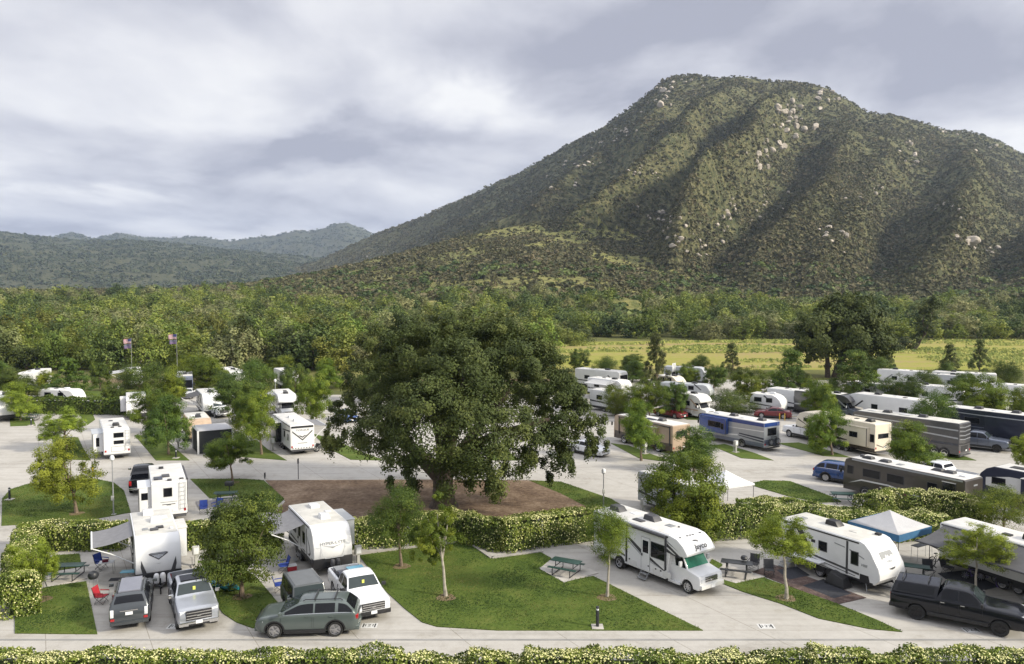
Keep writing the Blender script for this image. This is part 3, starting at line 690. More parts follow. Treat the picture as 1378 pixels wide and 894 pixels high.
mid = [('round', 28, 566, 28, 538, 48, 44, leafGold, 'bright tree on the small grass square at the far left'),
       ('umbrella', 90, 606, 84, 571, 58, 42, leafGold, 'flat clumpy tree over a green picnic table left of the white trailer'),
       ('round', 198, 584, 203, 551, 56, 52, leafPark, 'bright tree just right of the white rear facing trailer'),
       ('round', 227, 612, 226, 567, 64, 66, leafDark, 'dark tree with pale trunk beside the screen house'),
       ('round', 352, 612, 342, 562, 62, 70, leafPark, 'tall leafy tree left of the chevron toy hauler'),
       ('round', 322, 572, 320, 529, 82, 54, leafDark, 'wide dark tree behind the screen house'),
       ('round', 225, 560, 226, 521, 48, 54, leafPark, 'upright bright tree behind the pair of trees by the white trailer'),
       ('round', 426, 572, 424, 535, 52, 58, leafPark, 'bright tree right of the white motorhome behind the toy hauler'),
       ('willow', 186, 545, 190, 510, 66, 44, leafDark, 'dark spreading tree below the left flag'),
       ('conifer', 88, 536, 92, 507, 64, 50, leafDark, 'broad dark tree behind the trimmed hedge at left'),
       ('round', 135, 526, 134, 505, 28, 34, leafDark, 'small dark tree on the far grass island'),
       ('round', 60, 526, 62, 510, 26, 20, leafGold, 'small yellow bush tree near the far left trailer'),
       ('round', 25, 550, 22, 516, 62, 40, leafDark, 'dark tree half covering the farthest left trailer'),
       ('round', 280, 528, 278, 502, 62, 46, leafPark, 'bushy tree right of the far blue motorhome'),
       ('willow', 345, 536, 348, 508, 52, 50, leafDark, 'dark tree under the far white trailer roof'),
       ('round', 442, 522, 444, 502, 40, 38, leafPark, 'light tree left of the giant oak in the back row'),
       ('round', 398, 540, 396, 514, 44, 46, leafDark, 'dark tree behind the lamp in the back row'),
       ('round', 875, 566, 868, 537, 58, 48, leafPark, 'bright clumpy tree behind the tan motorhome'),
       ('round', 863, 620, 861, 572, 54, 62, leafPark, 'tree standing before the tan motorhome'),
       ('round', 910, 562, 909, 535, 38, 38, leafDark, 'dark tree left of the old white motorhome'),
       ('conifer', 884, 528, 882, 489, 42, 80, leafPine, 'tall dark pine in the far rows right of the oak', 'pine_tree'),
       ('round', 851, 514, 852, 500, 42, 28, leafDark, 'round tree left of the tall pine'),
       ('round', 852, 502, 850, 488, 34, 22, leafDark, 'small dark tree behind the round one left of the pine'),
       ('round', 926, 522, 926, 504, 32, 28, leafPark, 'small round tree right of the white flag'),
       ('conifer', 986, 508, 985, 484, 28, 44, leafPine, 'small pine before the meadow, centre right', 'pine_tree'),
       ('round', 960, 524, 964, 506, 34, 30, leafDark, 'small tree by the far grass bank'),
       ('round', 1012, 540, 1010, 518, 50, 44, leafPark, 'bright tree behind the wide dark bush'),
       ('willow', 985, 556, 986, 545, 74, 36, leafDark, 'wide low tree behind the old white motorhome'),
       ('willow', 828, 560, 832, 540, 44, 44, leafPark, 'light tree at the right edge of the giant oak'),
       ('willow', 812, 520, 812, 500, 40, 40, leafDark, 'dull tree by the far white trailer right of the oak'),
       ('conifer', 1060, 540, 1060, 505, 56, 68, leafDark, 'dark full tree left of the big dark oak'),
       ('round', 1100, 566, 1103, 538, 50, 52, leafPark, 'bright tree behind the cream trailer'),
       ('round', 1120, 613, 1110, 578, 56, 62, leafPark, 'leafy tree on the strip in front of the cream trailer'),
       ('round', 1233, 640, 1231, 600, 70, 60, leafPark, 'clumpy tree behind the brown motorhome'),
       ('willow', 1252, 600, 1250, 558, 62, 62, leafDark, 'dark tree over the roofs of the dark coaches'),
       ('round', 1208, 560, 1210, 530, 58, 46, leafDark, 'dense tree right of the far white trailer'),
       ('willow', 1248, 540, 1250, 517, 46, 36, leafDark, 'dull tree in the right back rows'),
       ('conifer', 1278, 512, 1277, 486, 30, 46, leafPine, 'small pine before the meadow at right', 'pine_tree'),
       ('conifer', 1318, 506, 1317, 478, 26, 42, leafPine, 'rightmost small pine before the meadow', 'pine_tree'),
       ('round', 1270, 525, 1270, 506, 44, 34, leafDark, 'dark bushy tree between the far right trailers'),
       ('willow', 1355, 522, 1356, 504, 46, 36, leafDark, 'olive tree over the far right motorhome'),
       ('round', 1322, 562, 1320, 532, 76, 54, leafPark, 'broad bright tree above the second dark coach'),
       ('round', 1368, 590, 1366, 556, 44, 66, leafPark, 'tree at the right border above the grey pickup'),
       ('round', 1388, 668, 1390, 610, 60, 46, leafGold, 'tree reaching in at the right border by the road'),
       ('conifer', 1150, 545, 1148, 502, 70, 62, leafDark, 'dark tree under the big dark oak'),
       ('round', 1190, 520, 1186, 500, 44, 36, leafDark, 'dark green tree right of the big dark oak'),
       ('round', 1075, 520, 1078, 512, 36, 26, leafWoodD, 'low brownish bush tree below the big dark oak'),
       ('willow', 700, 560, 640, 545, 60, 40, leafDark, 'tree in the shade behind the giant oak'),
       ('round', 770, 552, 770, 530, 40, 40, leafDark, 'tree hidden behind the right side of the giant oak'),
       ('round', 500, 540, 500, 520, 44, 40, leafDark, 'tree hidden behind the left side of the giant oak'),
       ('willow', 250, 512, 252, 492, 40, 30, leafPark, 'tree behind the far blue motorhome'),
       ('round', 0, 538, -4, 508, 50, 40, leafDark, 'dark tree at the left border'),
       ('round', 380, 506, 378, 492, 36, 26, leafPark, 'light tree in front of the wood, left of the oak'),
       ('round', 1045, 530, 1045, 514, 34, 30, leafPark, 'small bright tree left of the dark full tree by the red car'), ('willow', 1128, 545, 1130, 528, 40, 34, leafDark, 'dark tree behind the charcoal motorhome'),
       ('round', 1165, 528, 1166, 514, 36, 28, leafPark, 'bright tree below the big dark oak at its right'), ('round', 1300, 540, 1300, 520, 44, 34, leafDark, 'dark tree left of the far white coach'),
       ('round', 300, 545, 300, 520, 40, 40, leafDark, 'dark tree behind the trailer with drooping awning'), ('round', 150, 552, 152, 534, 34, 30, leafDark, 'dark tree at the end of the trimmed hedge'),
       ('round', 778, 500, 780, 484, 30, 26, leafDark, 'small dark tree at the left end of the meadow'), ('willow', 940, 505, 940, 490, 30, 24, leafDark, 'dull tree at the meadow edge right of the tall pine')]
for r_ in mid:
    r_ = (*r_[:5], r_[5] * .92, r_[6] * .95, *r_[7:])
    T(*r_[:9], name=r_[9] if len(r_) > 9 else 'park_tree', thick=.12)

# the giant oak
def giant_oak():
    g = G(597, 682); s = g.y / F
    t = thing('oak_tree', 'giant dark spreading oak on the wood chip bed', 'tree', g)
    def lob(px, py, rpx, dy=0.0, rz=1.0):
        py += max(0, 505 - py) * .22
        return ((px - 597) * s, dy, H - (py - HY) * s, rpx * s * .86, rpx * s * .86, rpx * s * rz * .9)
    L = [lob(512, 470, 42, .5), lob(500, 520, 44, -1), lob(472, 556, 36, 1, .8), lob(455, 585, 22, -1), lob(545, 452, 44, 2), lob(598, 440, 40, 1), lob(565, 480, 52, -3), lob(640, 452, 50, 2.5), lob(690, 450, 44, 0),
         lob(705, 492, 52, -2), lob(735, 505, 40, 2), lob(755, 545, 42, -1), lob(790, 570, 34, 0, .9), lob(800, 600, 22, -1, .8), lob(740, 590, 38, -3, .9), lob(625, 500, 56, -5), lob(590, 545, 56, -7.5), lob(645, 560, 56, -7),
         lob(545, 570, 46, -6), lob(690, 575, 46, -5.5), lob(660, 610, 36, -6.5, 1.0), lob(560, 612, 30, -6.0, 1.0), lob(620, 600, 40, -7, .9), lob(535, 545, 40, -3), lob(500, 575, 34, -2), lob(715, 615, 26, -3, 1.1), lob(670, 640, 16, -5, 1.6), lob(540, 640, 11, -5, 2.2),
         lob(742, 628, 10, -4, 2.2), lob(770, 612, 14, -1, 1.6), lob(590, 480, 50, 5), lob(680, 490, 50, 6), lob(540, 510, 46, 6), lob(740, 530, 40, 6), lob(620, 540, 60, 7), lob(700, 570, 44, 6), lob(500, 560, 34, 5), lob(650, 470, 46, -2), lob(610, 432, 22, 0), lob(670, 432, 24, 1)]
    rg = np.random.default_rng(77); n = 210000
    c, nr_, tt = clumped(L, n, 26, .34, .25, rg, fill=.10)
    # hanging sprays along the lower hem
    k = c[:, 2] < 7.5; c[k, 2] -= np.abs(rg.normal(0, .35, k.sum()))
    keep = c[:, 2] > 2.1; c, nr_, tt = c[keep], nr_[keep], tt[keep]
    v, q = leaf_quads(c, nr_, rg.uniform(.12, .26, len(c)), .6, rg)
    npmesh('crown', v, q, leafOak, t, tint=tt)
    m = MB(); m.tube([(0, 0, -.1), (0, 0, .5), (-.05, 0, 1.6), (.0, 0, 3.0), (.2, 0, 4.2)], [1.3, .95, .80, .82, .7], 14)
    for a, r0, pts in [(0, .75, [(-.3, 0, 2.6), (-1.6, -.3, 3.9), (-3.0, -.6, 5.6), (-5.0, 0, 8.0)]), (0, .7, [(.4, .1, 2.8), (1.6, .3, 4.6), (3.4, .6, 7.2), (5.5, 0, 9.8)]),
                       (0, .6, [(0, -.3, 3.0), (.3, -2.2, 5.2), (.9, -4.5, 7.6)]), (0, .6, [(0, .3, 3.0), (-.5, 2.5, 6), (-.6, 4.5, 9)]), (0, .5, [(.1, 0, 4.0), (-.6, 0, 7), (-1.2, .4, 11)]), (0, .5, [(.3, 0, 4.0), (1.4, .3, 8), (2.0, 0, 13)]),
                       (0, .35, [(-1.6, -.3, 3.9), (-2.6, -2.5, 5.4), (-3.2, -4.0, 6.4)]), (0, .4, [(1.6, .3, 4.6), (4.5, -.5, 6.0), (8, -.5, 7.0), (10, 0, 7.2)]), (0, .32, [(-3.0, -.6, 5.6), (-5.2, 0, 6.6), (-7.5, 0, 7.2)])]:
        m.tube(pts, [r0 * (1 - .75 * i / (len(pts) - 1)) for i in range(len(pts))], 9)
    m.build('trunk', barkD, t)
giant_oak()

def far_oak():
    g = G(1118, 508); s = g.y / F
    t = thing('oak_tree', 'big dark oak with two trunks at the edge of the meadow', 'tree', g)
    def lob(px, py, rpx, dy=0.0, rz=1.0): return ((px - 1118) * s, dy, H - (py - HY) * s, rpx * s, rpx * s, rpx * s * rz)
    L = [lob(1150, 412, 22), lob(1125, 425, 26, 1), lob(1088, 432, 22), lob(1100, 450, 30, -2), lob(1140, 440, 34, -2), lob(1172, 440, 26, 1), lob(1180, 465, 24), lob(1150, 470, 32, -3), lob(1120, 468, 26, 2), lob(1088, 465, 22, -1), lob(1078, 480, 12, 0, 1.3), lob(1186, 490, 16), lob(1165, 415, 16, 2), lob(1130, 400, 12)]
    rg = np.random.default_rng(78); n = 26000
    c, nr_, tt = clumped(L, n, 26, .40, .3, rg, fill=.18)
    v, q = leaf_quads(c, nr_, rg.uniform(.35, .75, n), .65, rg)
    npmesh('crown', v, q, leafOak, t, tint=tt)
    m = MB(); m.tube([(-.6, 0, -.1), (-.7, 0, 3), (-1.0, 0, 6), (-2, 0, 9)], [.55, .42, .36, .2], 9); m.tube([(.8, 0, -.1), (1.5, 0, 2.4), (3.0, 0, 5.2), (4.4, 0, 9)], [.75, .62, .5, .25], 9); m.tube([(3.0, 0, 5.2), (6, 0, 7), (8, 0, 8.4)], [.4, .3, .15], 7)
    m.build('trunk', barkD, t)
far_oak()
def leaning_tree():
    g = G(1228, 472); s = g.y / F
    t = thing('leaning_tree', 'thin crowned tree leaning right on the meadow', 'tree', g)
    def lob(px, py, rpx, rz=1.0): return ((px - 1228) * s, 0, H - (py - HY) * s, rpx * s, rpx * s, rpx * s * rz)
    L = [lob(1216, 466, 13, .8), lob(1226, 458, 10), lob(1246, 440, 12), lob(1250, 420, 12), lob(1240, 425, 9), lob(1256, 408, 9), lob(1238, 448, 7)]
    rg = np.random.default_rng(79); n = 5200; c, nr_, tt = clumped(L, n, 14, .55, .3, rg)
    v, q = leaf_quads(c, nr_, rg.uniform(.35, .7, n), .6, rg); npmesh('crown', v, q, leafWoodD, t, tint=tt)
    m = MB(); m.tube([(0, 0, -.1), (1.6, 0, 2), (3.2, 0, 4.5), (4.6, 0, 9), (5.4, 0, 12)], [.6, .5, .4, .25, .1], 8); m.tube([(3.2, 0, 4.5), (2.6, 0, 8), (3, 0, 10)], [.3, .2, .1], 6); m.build('trunk', barkD, t)
leaning_tree()

# riverside wood: nearest trees one by one, the far part of the wood as one mass
rg = np.random.default_rng(5); spots = []; tries = 0
def in_wood(x, y):
    if y < 167: return False
    if x > 8 and y < 262 + (x > 60) * 4: return x < 26 and y > 240
    return True
while tries < 26000 and len(spots) < 900:
    tries += 1; y = 166 + 560 * rg.random() ** 1.5; x = rg.uniform(-.82, .82) * y
    if not in_wood(x, y): continue
    if x / y > .10 and y > 420: continue
    if y > 330 and float(terrain(np.array([689 + F * x / y]), np.array([y]))[0][0]) > 2.0 + 9 * rg.random() ** 3: continue
    d = rg.uniform(6.5, 11.5) * (1 + max(0, y - 240) / 900)
    pxx = 689 + F * x / y
    gap = 5.2 * (1 + max(0, y - 240) / 500)
    if vnoise(np.array([x / 34 + 50]), np.array([y / 34 + 9]), 9)[0] < .20: continue
    if all((x - a) ** 2 + (y - b_) ** 2 > (gap * .5 + e_ * .27) ** 2 for a, b_, e_, *_ in spots): spots.append((x, y, d))
spots.sort(key=lambda s_: s_[1])
spots = [(x, y, d, i) for i, (x, y, d) in enumerate(spots)]
kinds = [(leafWood, 'leafy green tree of the riverside wood', 'riverside trees, leafy green'), (leafPale, 'pale silvery willow of the riverside wood', 'riverside trees, pale willows'), (leafWoodD, 'dark evergreen tree of the riverside wood', 'riverside trees, dark evergreens')]
def ground_z(x, y):
    if y < 330: return 0.0
    return max(0.0, float(terrain(np.array([689 + F * x / y]), np.array([y]))[0][0]))
stuff = []
for x, y, d, i in spots:
    r_ = rg.random(); px = 689 + F * x / y
    k = 0 if r_ < .50 else (1 if r_ < .75 else 2)
    if px > 1000 and r_ > .75: k = 2
    hgt = (d * rg.uniform(.70, 1.22)) * (.74 if px > 740 and y < 330 else 1); hgt = min(hgt, 9.2 + (i % 5) * .5 + max(0, y - 300) / 160); z0 = ground_z(x, y) - .2
    if i >= 280: stuff.append((x, y, z0, d, hgt, k, i)); continue
    t = thing('riverside_tree', kinds[k][1], 'tree', (x, y, z0), 0, kinds[k][2])
    cz = hgt * .48
    m = MB(); m.tube([(0, 0, -.2), (.1, 0, hgt * .25), (.2, 0, hgt * .6)], [.32, .24, .08], 6); m.tube([(.1, 0, hgt * .2), (d * .2, .1, hgt * .5)], [.16, .06], 5); m.tube([(.1, 0, hgt * .22), (-d * .2, .1, hgt * .52)], [.16, .06], 5)
    m.build('trunk', barkP if k == 1 else barkM, t)
    put_crown(t, CR['wood'][i % 5], kinds[k][0], (0, 0, cz), (d * rg.uniform(.9, 1.12), d, hgt * .98), rg.uniform(0, 6.28))
def wood_mass(name, kk, mat, label):
    V = []; Q = []; TT = []; o = 0
    for x, y, z0, d, hgt, k, i in stuff:
        if k != kk: continue
        me = CR['wood'][i % 5]; nv = len(me.vertices); co = np.empty(nv * 3, np.float32); me.vertices.foreach_get('co', co); co = co.reshape(-1, 4, 3)
        tt = np.empty(len(me.polygons), np.float32); me.attributes['tint'].data.foreach_get('value', tt)
        sel = slice(0, 1500); co = co[sel]; a = i * 1.3; ca, sa = math.cos(a), math.sin(a)
        cen = co.mean(axis=1, keepdims=True); co = cen + (co - cen) * 1.35
        p = np.stack([(co[..., 0] * ca - co[..., 1] * sa) * d + x, (co[..., 0] * sa + co[..., 1] * ca) * d + y, co[..., 2] * hgt + hgt * .53 + z0], -1).reshape(-1, 3)
        V.append(p); Q.append(np.arange(len(p)).reshape(-1, 4) + o); o += len(p); TT.append(np.clip(tt[sel] + (hash((i, 7)) % 100 / 100 - .5) * .4, 0, 1))
    if V: tag(npmesh(name, np.concatenate(V), np.concatenate(Q), mat, tint=np.concatenate(TT)), label, 'wood', kind='stuff')
wood_mass('far_woodland', 0, leafWood, 'green mass of the wood farther up the valley')
wood_mass('far_willow_wood', 1, leafPale, 'pale willow mass of the wood farther up the valley')
wood_mass('far_evergreen_wood', 2, leafWoodD, 'dark evergreen mass of the wood farther up the valley')

# oak scrub at the foot of the mountain
bush_field('foothill_scrub', 26000, lambda px, y, z, wch, den, r: (z > .6) & (z < 34) & (y < 1150) & (r < np.clip((den - .36) * 3.0, .05, 1) * np.where(px < 760, .6, .8)), leafWoodD, 2.6, 6.0, 34, 'dark oak scrub at the foot of the mountain', 8, ymin=340, ymax=1200, pxmin=150, pxmax=1640, qf=.30)

# granite boulders
graniteM = pm('pale granite', (.42, .37, .31), .9, var=.35, scale=.25, bump=.6)
rock_me = []
for s_ in range(5):
    bm = bmesh.new(); bmesh.ops.create_icosphere(bm, subdivisions=3, radius=.5); rr = random.Random(s_)
    pl = [(Vector((rr.gauss(0, 1), rr.gauss(0, 1), rr.gauss(0, 1))).normalized(), rr.uniform(.26, .42)) for _ in range(9)]
    for v in bm.verts:
        for n_, d_ in pl:
            e_ = v.co.dot(n_) - d_
            if e_ > 0: v.co -= n_ * e_
        v.co += v.co.normalized() * rr.uniform(-.012, .012)
    me = bpy.data.meshes.new('boulder'); bm.to_mesh(me); bm.free(); me.materials.append(graniteM); rock_me.append(me)
rr = random.Random(4); nrock = 0
def rock(px, py, w_px, asp=.7):
    global nrock
    h_ = terrain_hit(px, py); s = w_px / F * h_[1]
    o = bpy.data.objects.new('granite_boulder', rock_me[nrock % 5]); COL.objects.link(o); nrock += 1
    o.location = h_ + np.array([0, 0, s * (.22 if w_px < 14 else -.02)]); s *= 1.3 if w_px < 14 else 1.0; o.scale = (s, s * rr.uniform(.7, 1), s * asp * rr.uniform(.8, 1.2)); o.rotation_euler = (rr.uniform(-.4, .4), rr.uniform(-.4, .4), rr.uniform(0, 6))
    tag(o, 'pale granite boulder among the scrub of the mountain', 'boulder', 'granite boulders on the mountain')
for pts, n, sp_, wmin, wmax in [([(1068, 141), (1050, 160), (1044, 181), (1075, 170)], 26, 9, 5, 13), ([(1040, 190), (1028, 212), (1022, 225)], 18, 9, 5, 12), ([(898, 122), (890, 138), (884, 145)], 14, 6, 4, 10), ([(838, 180), (845, 183)], 8, 6, 3, 8),
                               ([(870, 150), (905, 115), (950, 120)], 12, 8, 3, 6), ([(1090, 130), (1112, 136), (1100, 150)], 10, 7, 4, 9), ([(860, 295), (905, 300), (915, 325), (940, 345)], 26, 13, 4, 11), ([(985, 270), (978, 300), (968, 320)], 14, 7, 4, 9), ([(1110, 310), (1130, 325), (1125, 318)], 9, 7, 5, 11),
                               ([(1195, 250), (1180, 255), (1165, 275), (1140, 275)], 11, 9, 3, 8), ([(1290, 322), (1302, 327), (1318, 335), (1345, 338)], 7, 6, 8, 16), ([(1210, 195), (1240, 215), (1215, 220)], 12, 10, 3, 8), ([(1310, 300), (1285, 285), (1250, 270)], 9, 12, 3, 6), ([(1060, 270), (1025, 275), (1010, 300)], 10, 12, 3, 7),
                               ([(1250, 180), (1290, 190), (1360, 215)], 10, 8, 3, 7), ([(700, 260), (760, 245), (800, 215), (770, 225)], 14, 14, 3, 6), ([(860, 210), (880, 240), (840, 235)], 10, 14, 2.5, 5), ([(470, 355), (540, 341)], 4, 4, 3, 6), ([(1000, 320), (1080, 330), (1150, 350)], 9, 16, 3, 6), ([(820, 185), (780, 215)], 8, 8, 3, 6)]:
    for i in range(int(n * 1.15)):
        f_ = rr.random() * (len(pts) - 1); k = int(f_); a, c_ = pts[k], pts[min(k + 1, len(pts) - 1)]; f_ -= k
        rock(a[0] + (c_[0] - a[0]) * f_ + rr.gauss(0, sp_), a[1] + (c_[1] - a[1]) * f_ + rr.gauss(0, sp_ * .6), rr.uniform(wmin, wmax) * rr.uniform(.6, 1))
rock(1300, 326, 30, .55); rock(1285, 322, 16, .6); rock(905, 335, 9)

# ------------------------------------------------------------------ hedges
hedgeLeaf = leafmat('hedge leaves', (0.050, 0.077, 0.015), (0.124, 0.172, 0.027), (0.280, 0.332, 0.061), .22, .45, hue=.004, val=.05)
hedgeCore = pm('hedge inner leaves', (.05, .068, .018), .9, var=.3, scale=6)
flowerM = pm('cream blossom', (.60, .58, .27), .8, var=.25, scale=20)
twigM = pm('hedge twigs', (.07, .05, .03), .9)
def hedge(pts, width, height, label, dens=130, flow=.26, leaf=leafmat, name='flowering_hedge', lump=.16, seed=1, mat=None, group='flowering hedges', ls=.165, z0=0.0):
    rg = np.random.default_rng(seed); pts = [Vector((p[0], p[1], 0)) for p in pts]; base = pts[0].copy()
    o = thing(name, label, 'hedge', (base.x, base.y, z0), 0, group)
    C = []; N = []
    core = MB()
    for a, c_ in zip(pts[:-1], pts[1:]):
        d = c_ - a; Ln = d.length; d.normalize(); nn = Vector((-d.y, d.x, 0))
        per = 2 * height + width; n = int(Ln * (per + 1.4 * width) * dens)
        u = rg.uniform(-.12, Ln + .12, n); s_ = np.where(rg.random(n) < 1.4 * width / (per + 1.4 * width), height + rg.uniform(0, width, n), rg.uniform(0, per, n))
        lx = np.where(s_ < height, -width / 2, np.where(s_ < height + width, s_ - height - width / 2, width / 2)); lz = np.where(s_ < height, s_, np.where(s_ < height + width, height, per - s_))
        kz = np.clip((lz / height - .72) / .28, 0, 1) ** 2; top_ = (s_ >= height) & (s_ < height + width)
        nx = np.where(top_, np.sign(lx) * (np.abs(lx) / (width / 2)) ** 3, np.sign(s_ - height)); nz = np.where(top_, 1., .15 + .85 * kz)
        # rounded shoulders and an uneven clipped outline
        k = np.clip((lz / height - .72) / .28, 0, 1) ** 2; lx = lx * (1 - .22 * k); lz = lz - .10 * height * (np.abs(lx) / (width / 2)) ** 3 * (lz > height * .9)
        wx = base.x + u
        lumpn = (vnoise(u / 1.1 + seed * 13, s_ / .9 + seed * 7, seed) - .5) * 2 * lump + (vnoise(u / 2.9 + seed * 3, s_ * 0 + 5, seed + 4) - .5) * 2 * lump * (lz / height)
        off = lumpn + rg.normal(0, .05, n); ll = np.hypot(nx, nz); lx = lx + nx / ll * off; lz = np.maximum(lz + nz / ll * off, .03)
        C.append(np.stack([a.x + d.x * u + nn.x * lx - base.x, a.y + d.y * u + nn.y * lx - base.y, lz], -1)); N.append(np.stack([nn.x * nx, nn.y * nx, nz], -1))
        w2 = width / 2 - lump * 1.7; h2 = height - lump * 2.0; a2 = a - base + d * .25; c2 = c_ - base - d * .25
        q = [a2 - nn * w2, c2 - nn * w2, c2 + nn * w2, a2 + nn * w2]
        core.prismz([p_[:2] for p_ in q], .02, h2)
    for (a, c_), sg in (((pts[0], pts[1]), -1), ((pts[-1], pts[-2]), -1)):
        d = (c_ - a).normalized(); nn = Vector((-d.y, d.x, 0)); n = int(width * height * dens * 1.3)
        lx = rg.uniform(-width / 2, width / 2, n); lz = rg.uniform(.02, height, n); u = -.06 + rg.normal(0, .06, n) + (vnoise(lx / .6 + seed, lz / .6 + seed, seed) - .5) * lump - .12 + .22 * (np.abs(lx) / width * 2) ** 3
        C.append(np.stack([a.x + d.x * u + nn.x * lx - base.x, a.y + d.y * u + nn.y * lx - base.y, lz], -1)); N.append(np.tile(np.array([-d.x, -d.y, .2]), (n, 1)))
    C = np.concatenate(C); N = np.concatenate(N); N2 = N + rg.normal(0, 1, N.shape) * (.5 + .35 * (N[:, 2:] > .8))
    tt = np.clip(.5 + (vnoise(C[:, 0] * 2.2 + 40, C[:, 1] * 2.2 + C[:, 2] * 2 + 40, seed) - .5) * .8 + rg.normal(0, .16, len(C)), 0, 1)
    v, q = leaf_quads(C, N2, rg.uniform(.7, 1.3, len(C)) * ls, .6, rg)
    npmesh('leaves', v, q, mat or hedgeLeaf, o, tint=tt)
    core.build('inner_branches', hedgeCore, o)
    if flow:
        fl = (rg.random(len(C)) < flow * np.clip(.35 + 1.0 * N[:, 2] + .5 * C[:, 2] / height, 0, 2) * np.clip(vnoise(C[:, 0] * 1.2 + 90, C[:, 1] * 1.2 + C[:, 2] + 90, seed + 9) * 2.2 - .2, .1, 2))
        nrm = N / np.linalg.norm(N, axis=1, keepdims=True)
        v, q = leaf_quads(C[fl] + nrm[fl] * .05, N[fl] + rg.normal(0, .35, (fl.sum(), 3)), rg.uniform(.05, .115, fl.sum()), .85, rg)
        npmesh('blossoms', v, q, flowerM, o)
    return o
def HP(*pp): return [G(*p) for p in pp]
def off(pts, dy): return [Vector((p.x, p.y + dy, 0)) for p in pts]
hedge(off(HP((28, 744), (160, 741)), .6), 1.3, 1.75, 'white flowered hedge behind the picnic table at far left', seed=1)
hedge([(-32.0, 52.2), (-29.7, 47.4), (-27.6, 43.8)], 1.6, 1.75, 'white flowered hedge running along the left edge of the corner lawn', seed=2, lump=.28)
hedge([(-27.0, 42.9), (-26.2, 41.5)], 2.0, 2.0, 'round flowering bush closing the left hedge at the road', seed=12, lump=.3)
hedge(off(HP((243, 742), (300, 738), (372, 737)), .6), 1.3, 1.75, 'white flowered hedge between the two front trailers', seed=3)
hedge(off(HP((425, 741), (474, 740), (548, 736), (600, 727)), .7), 1.4, 1.75, 'white flowered hedge right of the rounded trailer nose', seed=4)
hedge(off(HP((600, 727), (628, 734), (676, 745)), .75), 1.5, 2.0, 'white flowered hedge slanting past the oak', seed=5)
hedge(off(HP((676, 746), (730, 737), (812, 727)), .7), 1.4, 2.0, 'white flowered hedge left of the cab over motorhome', seed=6)
hedge(off(HP((942, 730), (1000, 724), (1085, 722)), .7), 1.6, 2.2, 'white flowered hedge right of the cab over motorhome', seed=7, lump=.24)
hedge(off(HP((1000, 698), (1060, 694), (1105, 706), (1175, 716)), .6), 1.5, 1.3, 'white flowered hedge behind the trailer with dark stripe', seed=8, lump=.28)
hedge(off(HP((1172, 713), (1200, 703), (1260, 704), (1335, 716)), .8), 2.0, 2.2, 'tall flowered hedge behind the blue and white canopy', seed=9, lump=.3)
hedge(off(HP((1100, 724), (1180, 728), (1270, 726)), .3), 1.5, 1.7, 'low flowered hedge just behind the blue canopy', seed=10, lump=.24)
hedge([(-78, 111.5), (-67, 111), (-53.5, 109.5)], 2.4, 2.2, 'dark trimmed hedge along the far left row', seed=11, flow=0, mat=leafDark, dens=30, ls=.32, lump=.3, group=None, name='hedge')
x_ = -32.0; i = 0
fs_ = random.Random(9)
while x_ < 34:
    L_ = fs_.uniform(2.2, 3.6)
    o = hedge([(x_, 35.6 + fs_.uniform(-.08, .08)), (x_ + L_ - .1, 35.6)], 1.3, .74 + fs_.uniform(-.08, .1), 'low cream flowered bush of the row along the front road', seed=20 + i, lump=.2, flow=.24, dens=150, ls=.14, group='bushes of the front hedge row', name='flowering_bush')
    x_ += L_; i += 1
# ------------------------------------------------------------------ vehicle materials
white = pm('white gelcoat', (.68, .685, .69), .32, coat=.3, var=.04, scale=1.5)
offwh = pm('off white gelcoat', (.60, .60, .585), .4, coat=.2, var=.06, scale=1.5)
cream = pm('cream gelcoat', (.66, .60, .49), .35, coat=.2, var=.05, scale=1.5)
lgrey = pm('light grey gelcoat', (.42, .44, .46), .4, coat=.2, var=.05)
roofM = pm('white rubber roof', (.56, .55, .525), .75, var=.14, scale=1.3)
roofG = pm('dusty rubber roof', (.50, .49, .455), .8, var=.18, scale=1.2)
black = pm('black trim', (.018, .018, .020), .45, var=.2)
dark = pm('dark grey trim', (.05, .05, .055), .5, var=.15)
navy = pm('navy stripe', (.020, .024, .045), .35, var=.1)
greyS = pm('grey stripe', (.22, .23, .24), .35, var=.05)
glass = pm('dark tinted glass', (.008, .009, .012), .06, var=.1, spec=.28)
glassG = pm('clear tinted glass', (.028, .038, .040), .06, var=.1, spec=.35)
chrome = pm('chrome', (.72, .72, .73), .18, metal=1, var=.03)
alloy = pm('alloy wheel', (.48, .48, .50), .3, metal=.85, var=.05)
rubber = pm('tyre rubber', (.018, .018, .018), .85, var=.2)
steel = pm('galvanised steel', (.36, .37, .38), .45, metal=.6, var=.12)
redL = pm('red tail lamp', (.35, .012, .015), .2, coat=.5)
clearL = pm('clear lamp lens', (.62, .64, .66), .12, coat=.6, var=.1)
plateM = pm('white number plate', (.75, .76, .78), .4, var=.05)
amber = pm('amber lamp', (.55, .18, .02), .3)
awnG = pm('grey awning fabric', (.18, .18, .19), .8, var=.12, scale=3)
awnD = pm('charcoal awning fabric', (.075, .075, .08), .8, var=.15, scale=3)
awnL = pm('pale awning fabric', (.40, .40, .40), .8, var=.1, scale=3)
blueM_ = pm('blue metallic coach paint', (.020, .050, .20), .25, coat=.6, var=.06)
silverC = pm('silver coach paint', (.34, .36, .39), .3, metal=.3, coat=.4, var=.05)
brownC = pm('dark bronze coach paint', (.062, .054, .048), .28, metal=.2, coat=.5, var=.1)
tanC = pm('tan coach paint', (.36, .27, .19), .35, coat=.4, var=.06)
umber = pm('umber coach paint', (.055, .038, .028), .3, coat=.4, var=.1)
inkC = pm('ink blue coach paint', (.022, .026, .042), .25, coat=.6, var=.15)
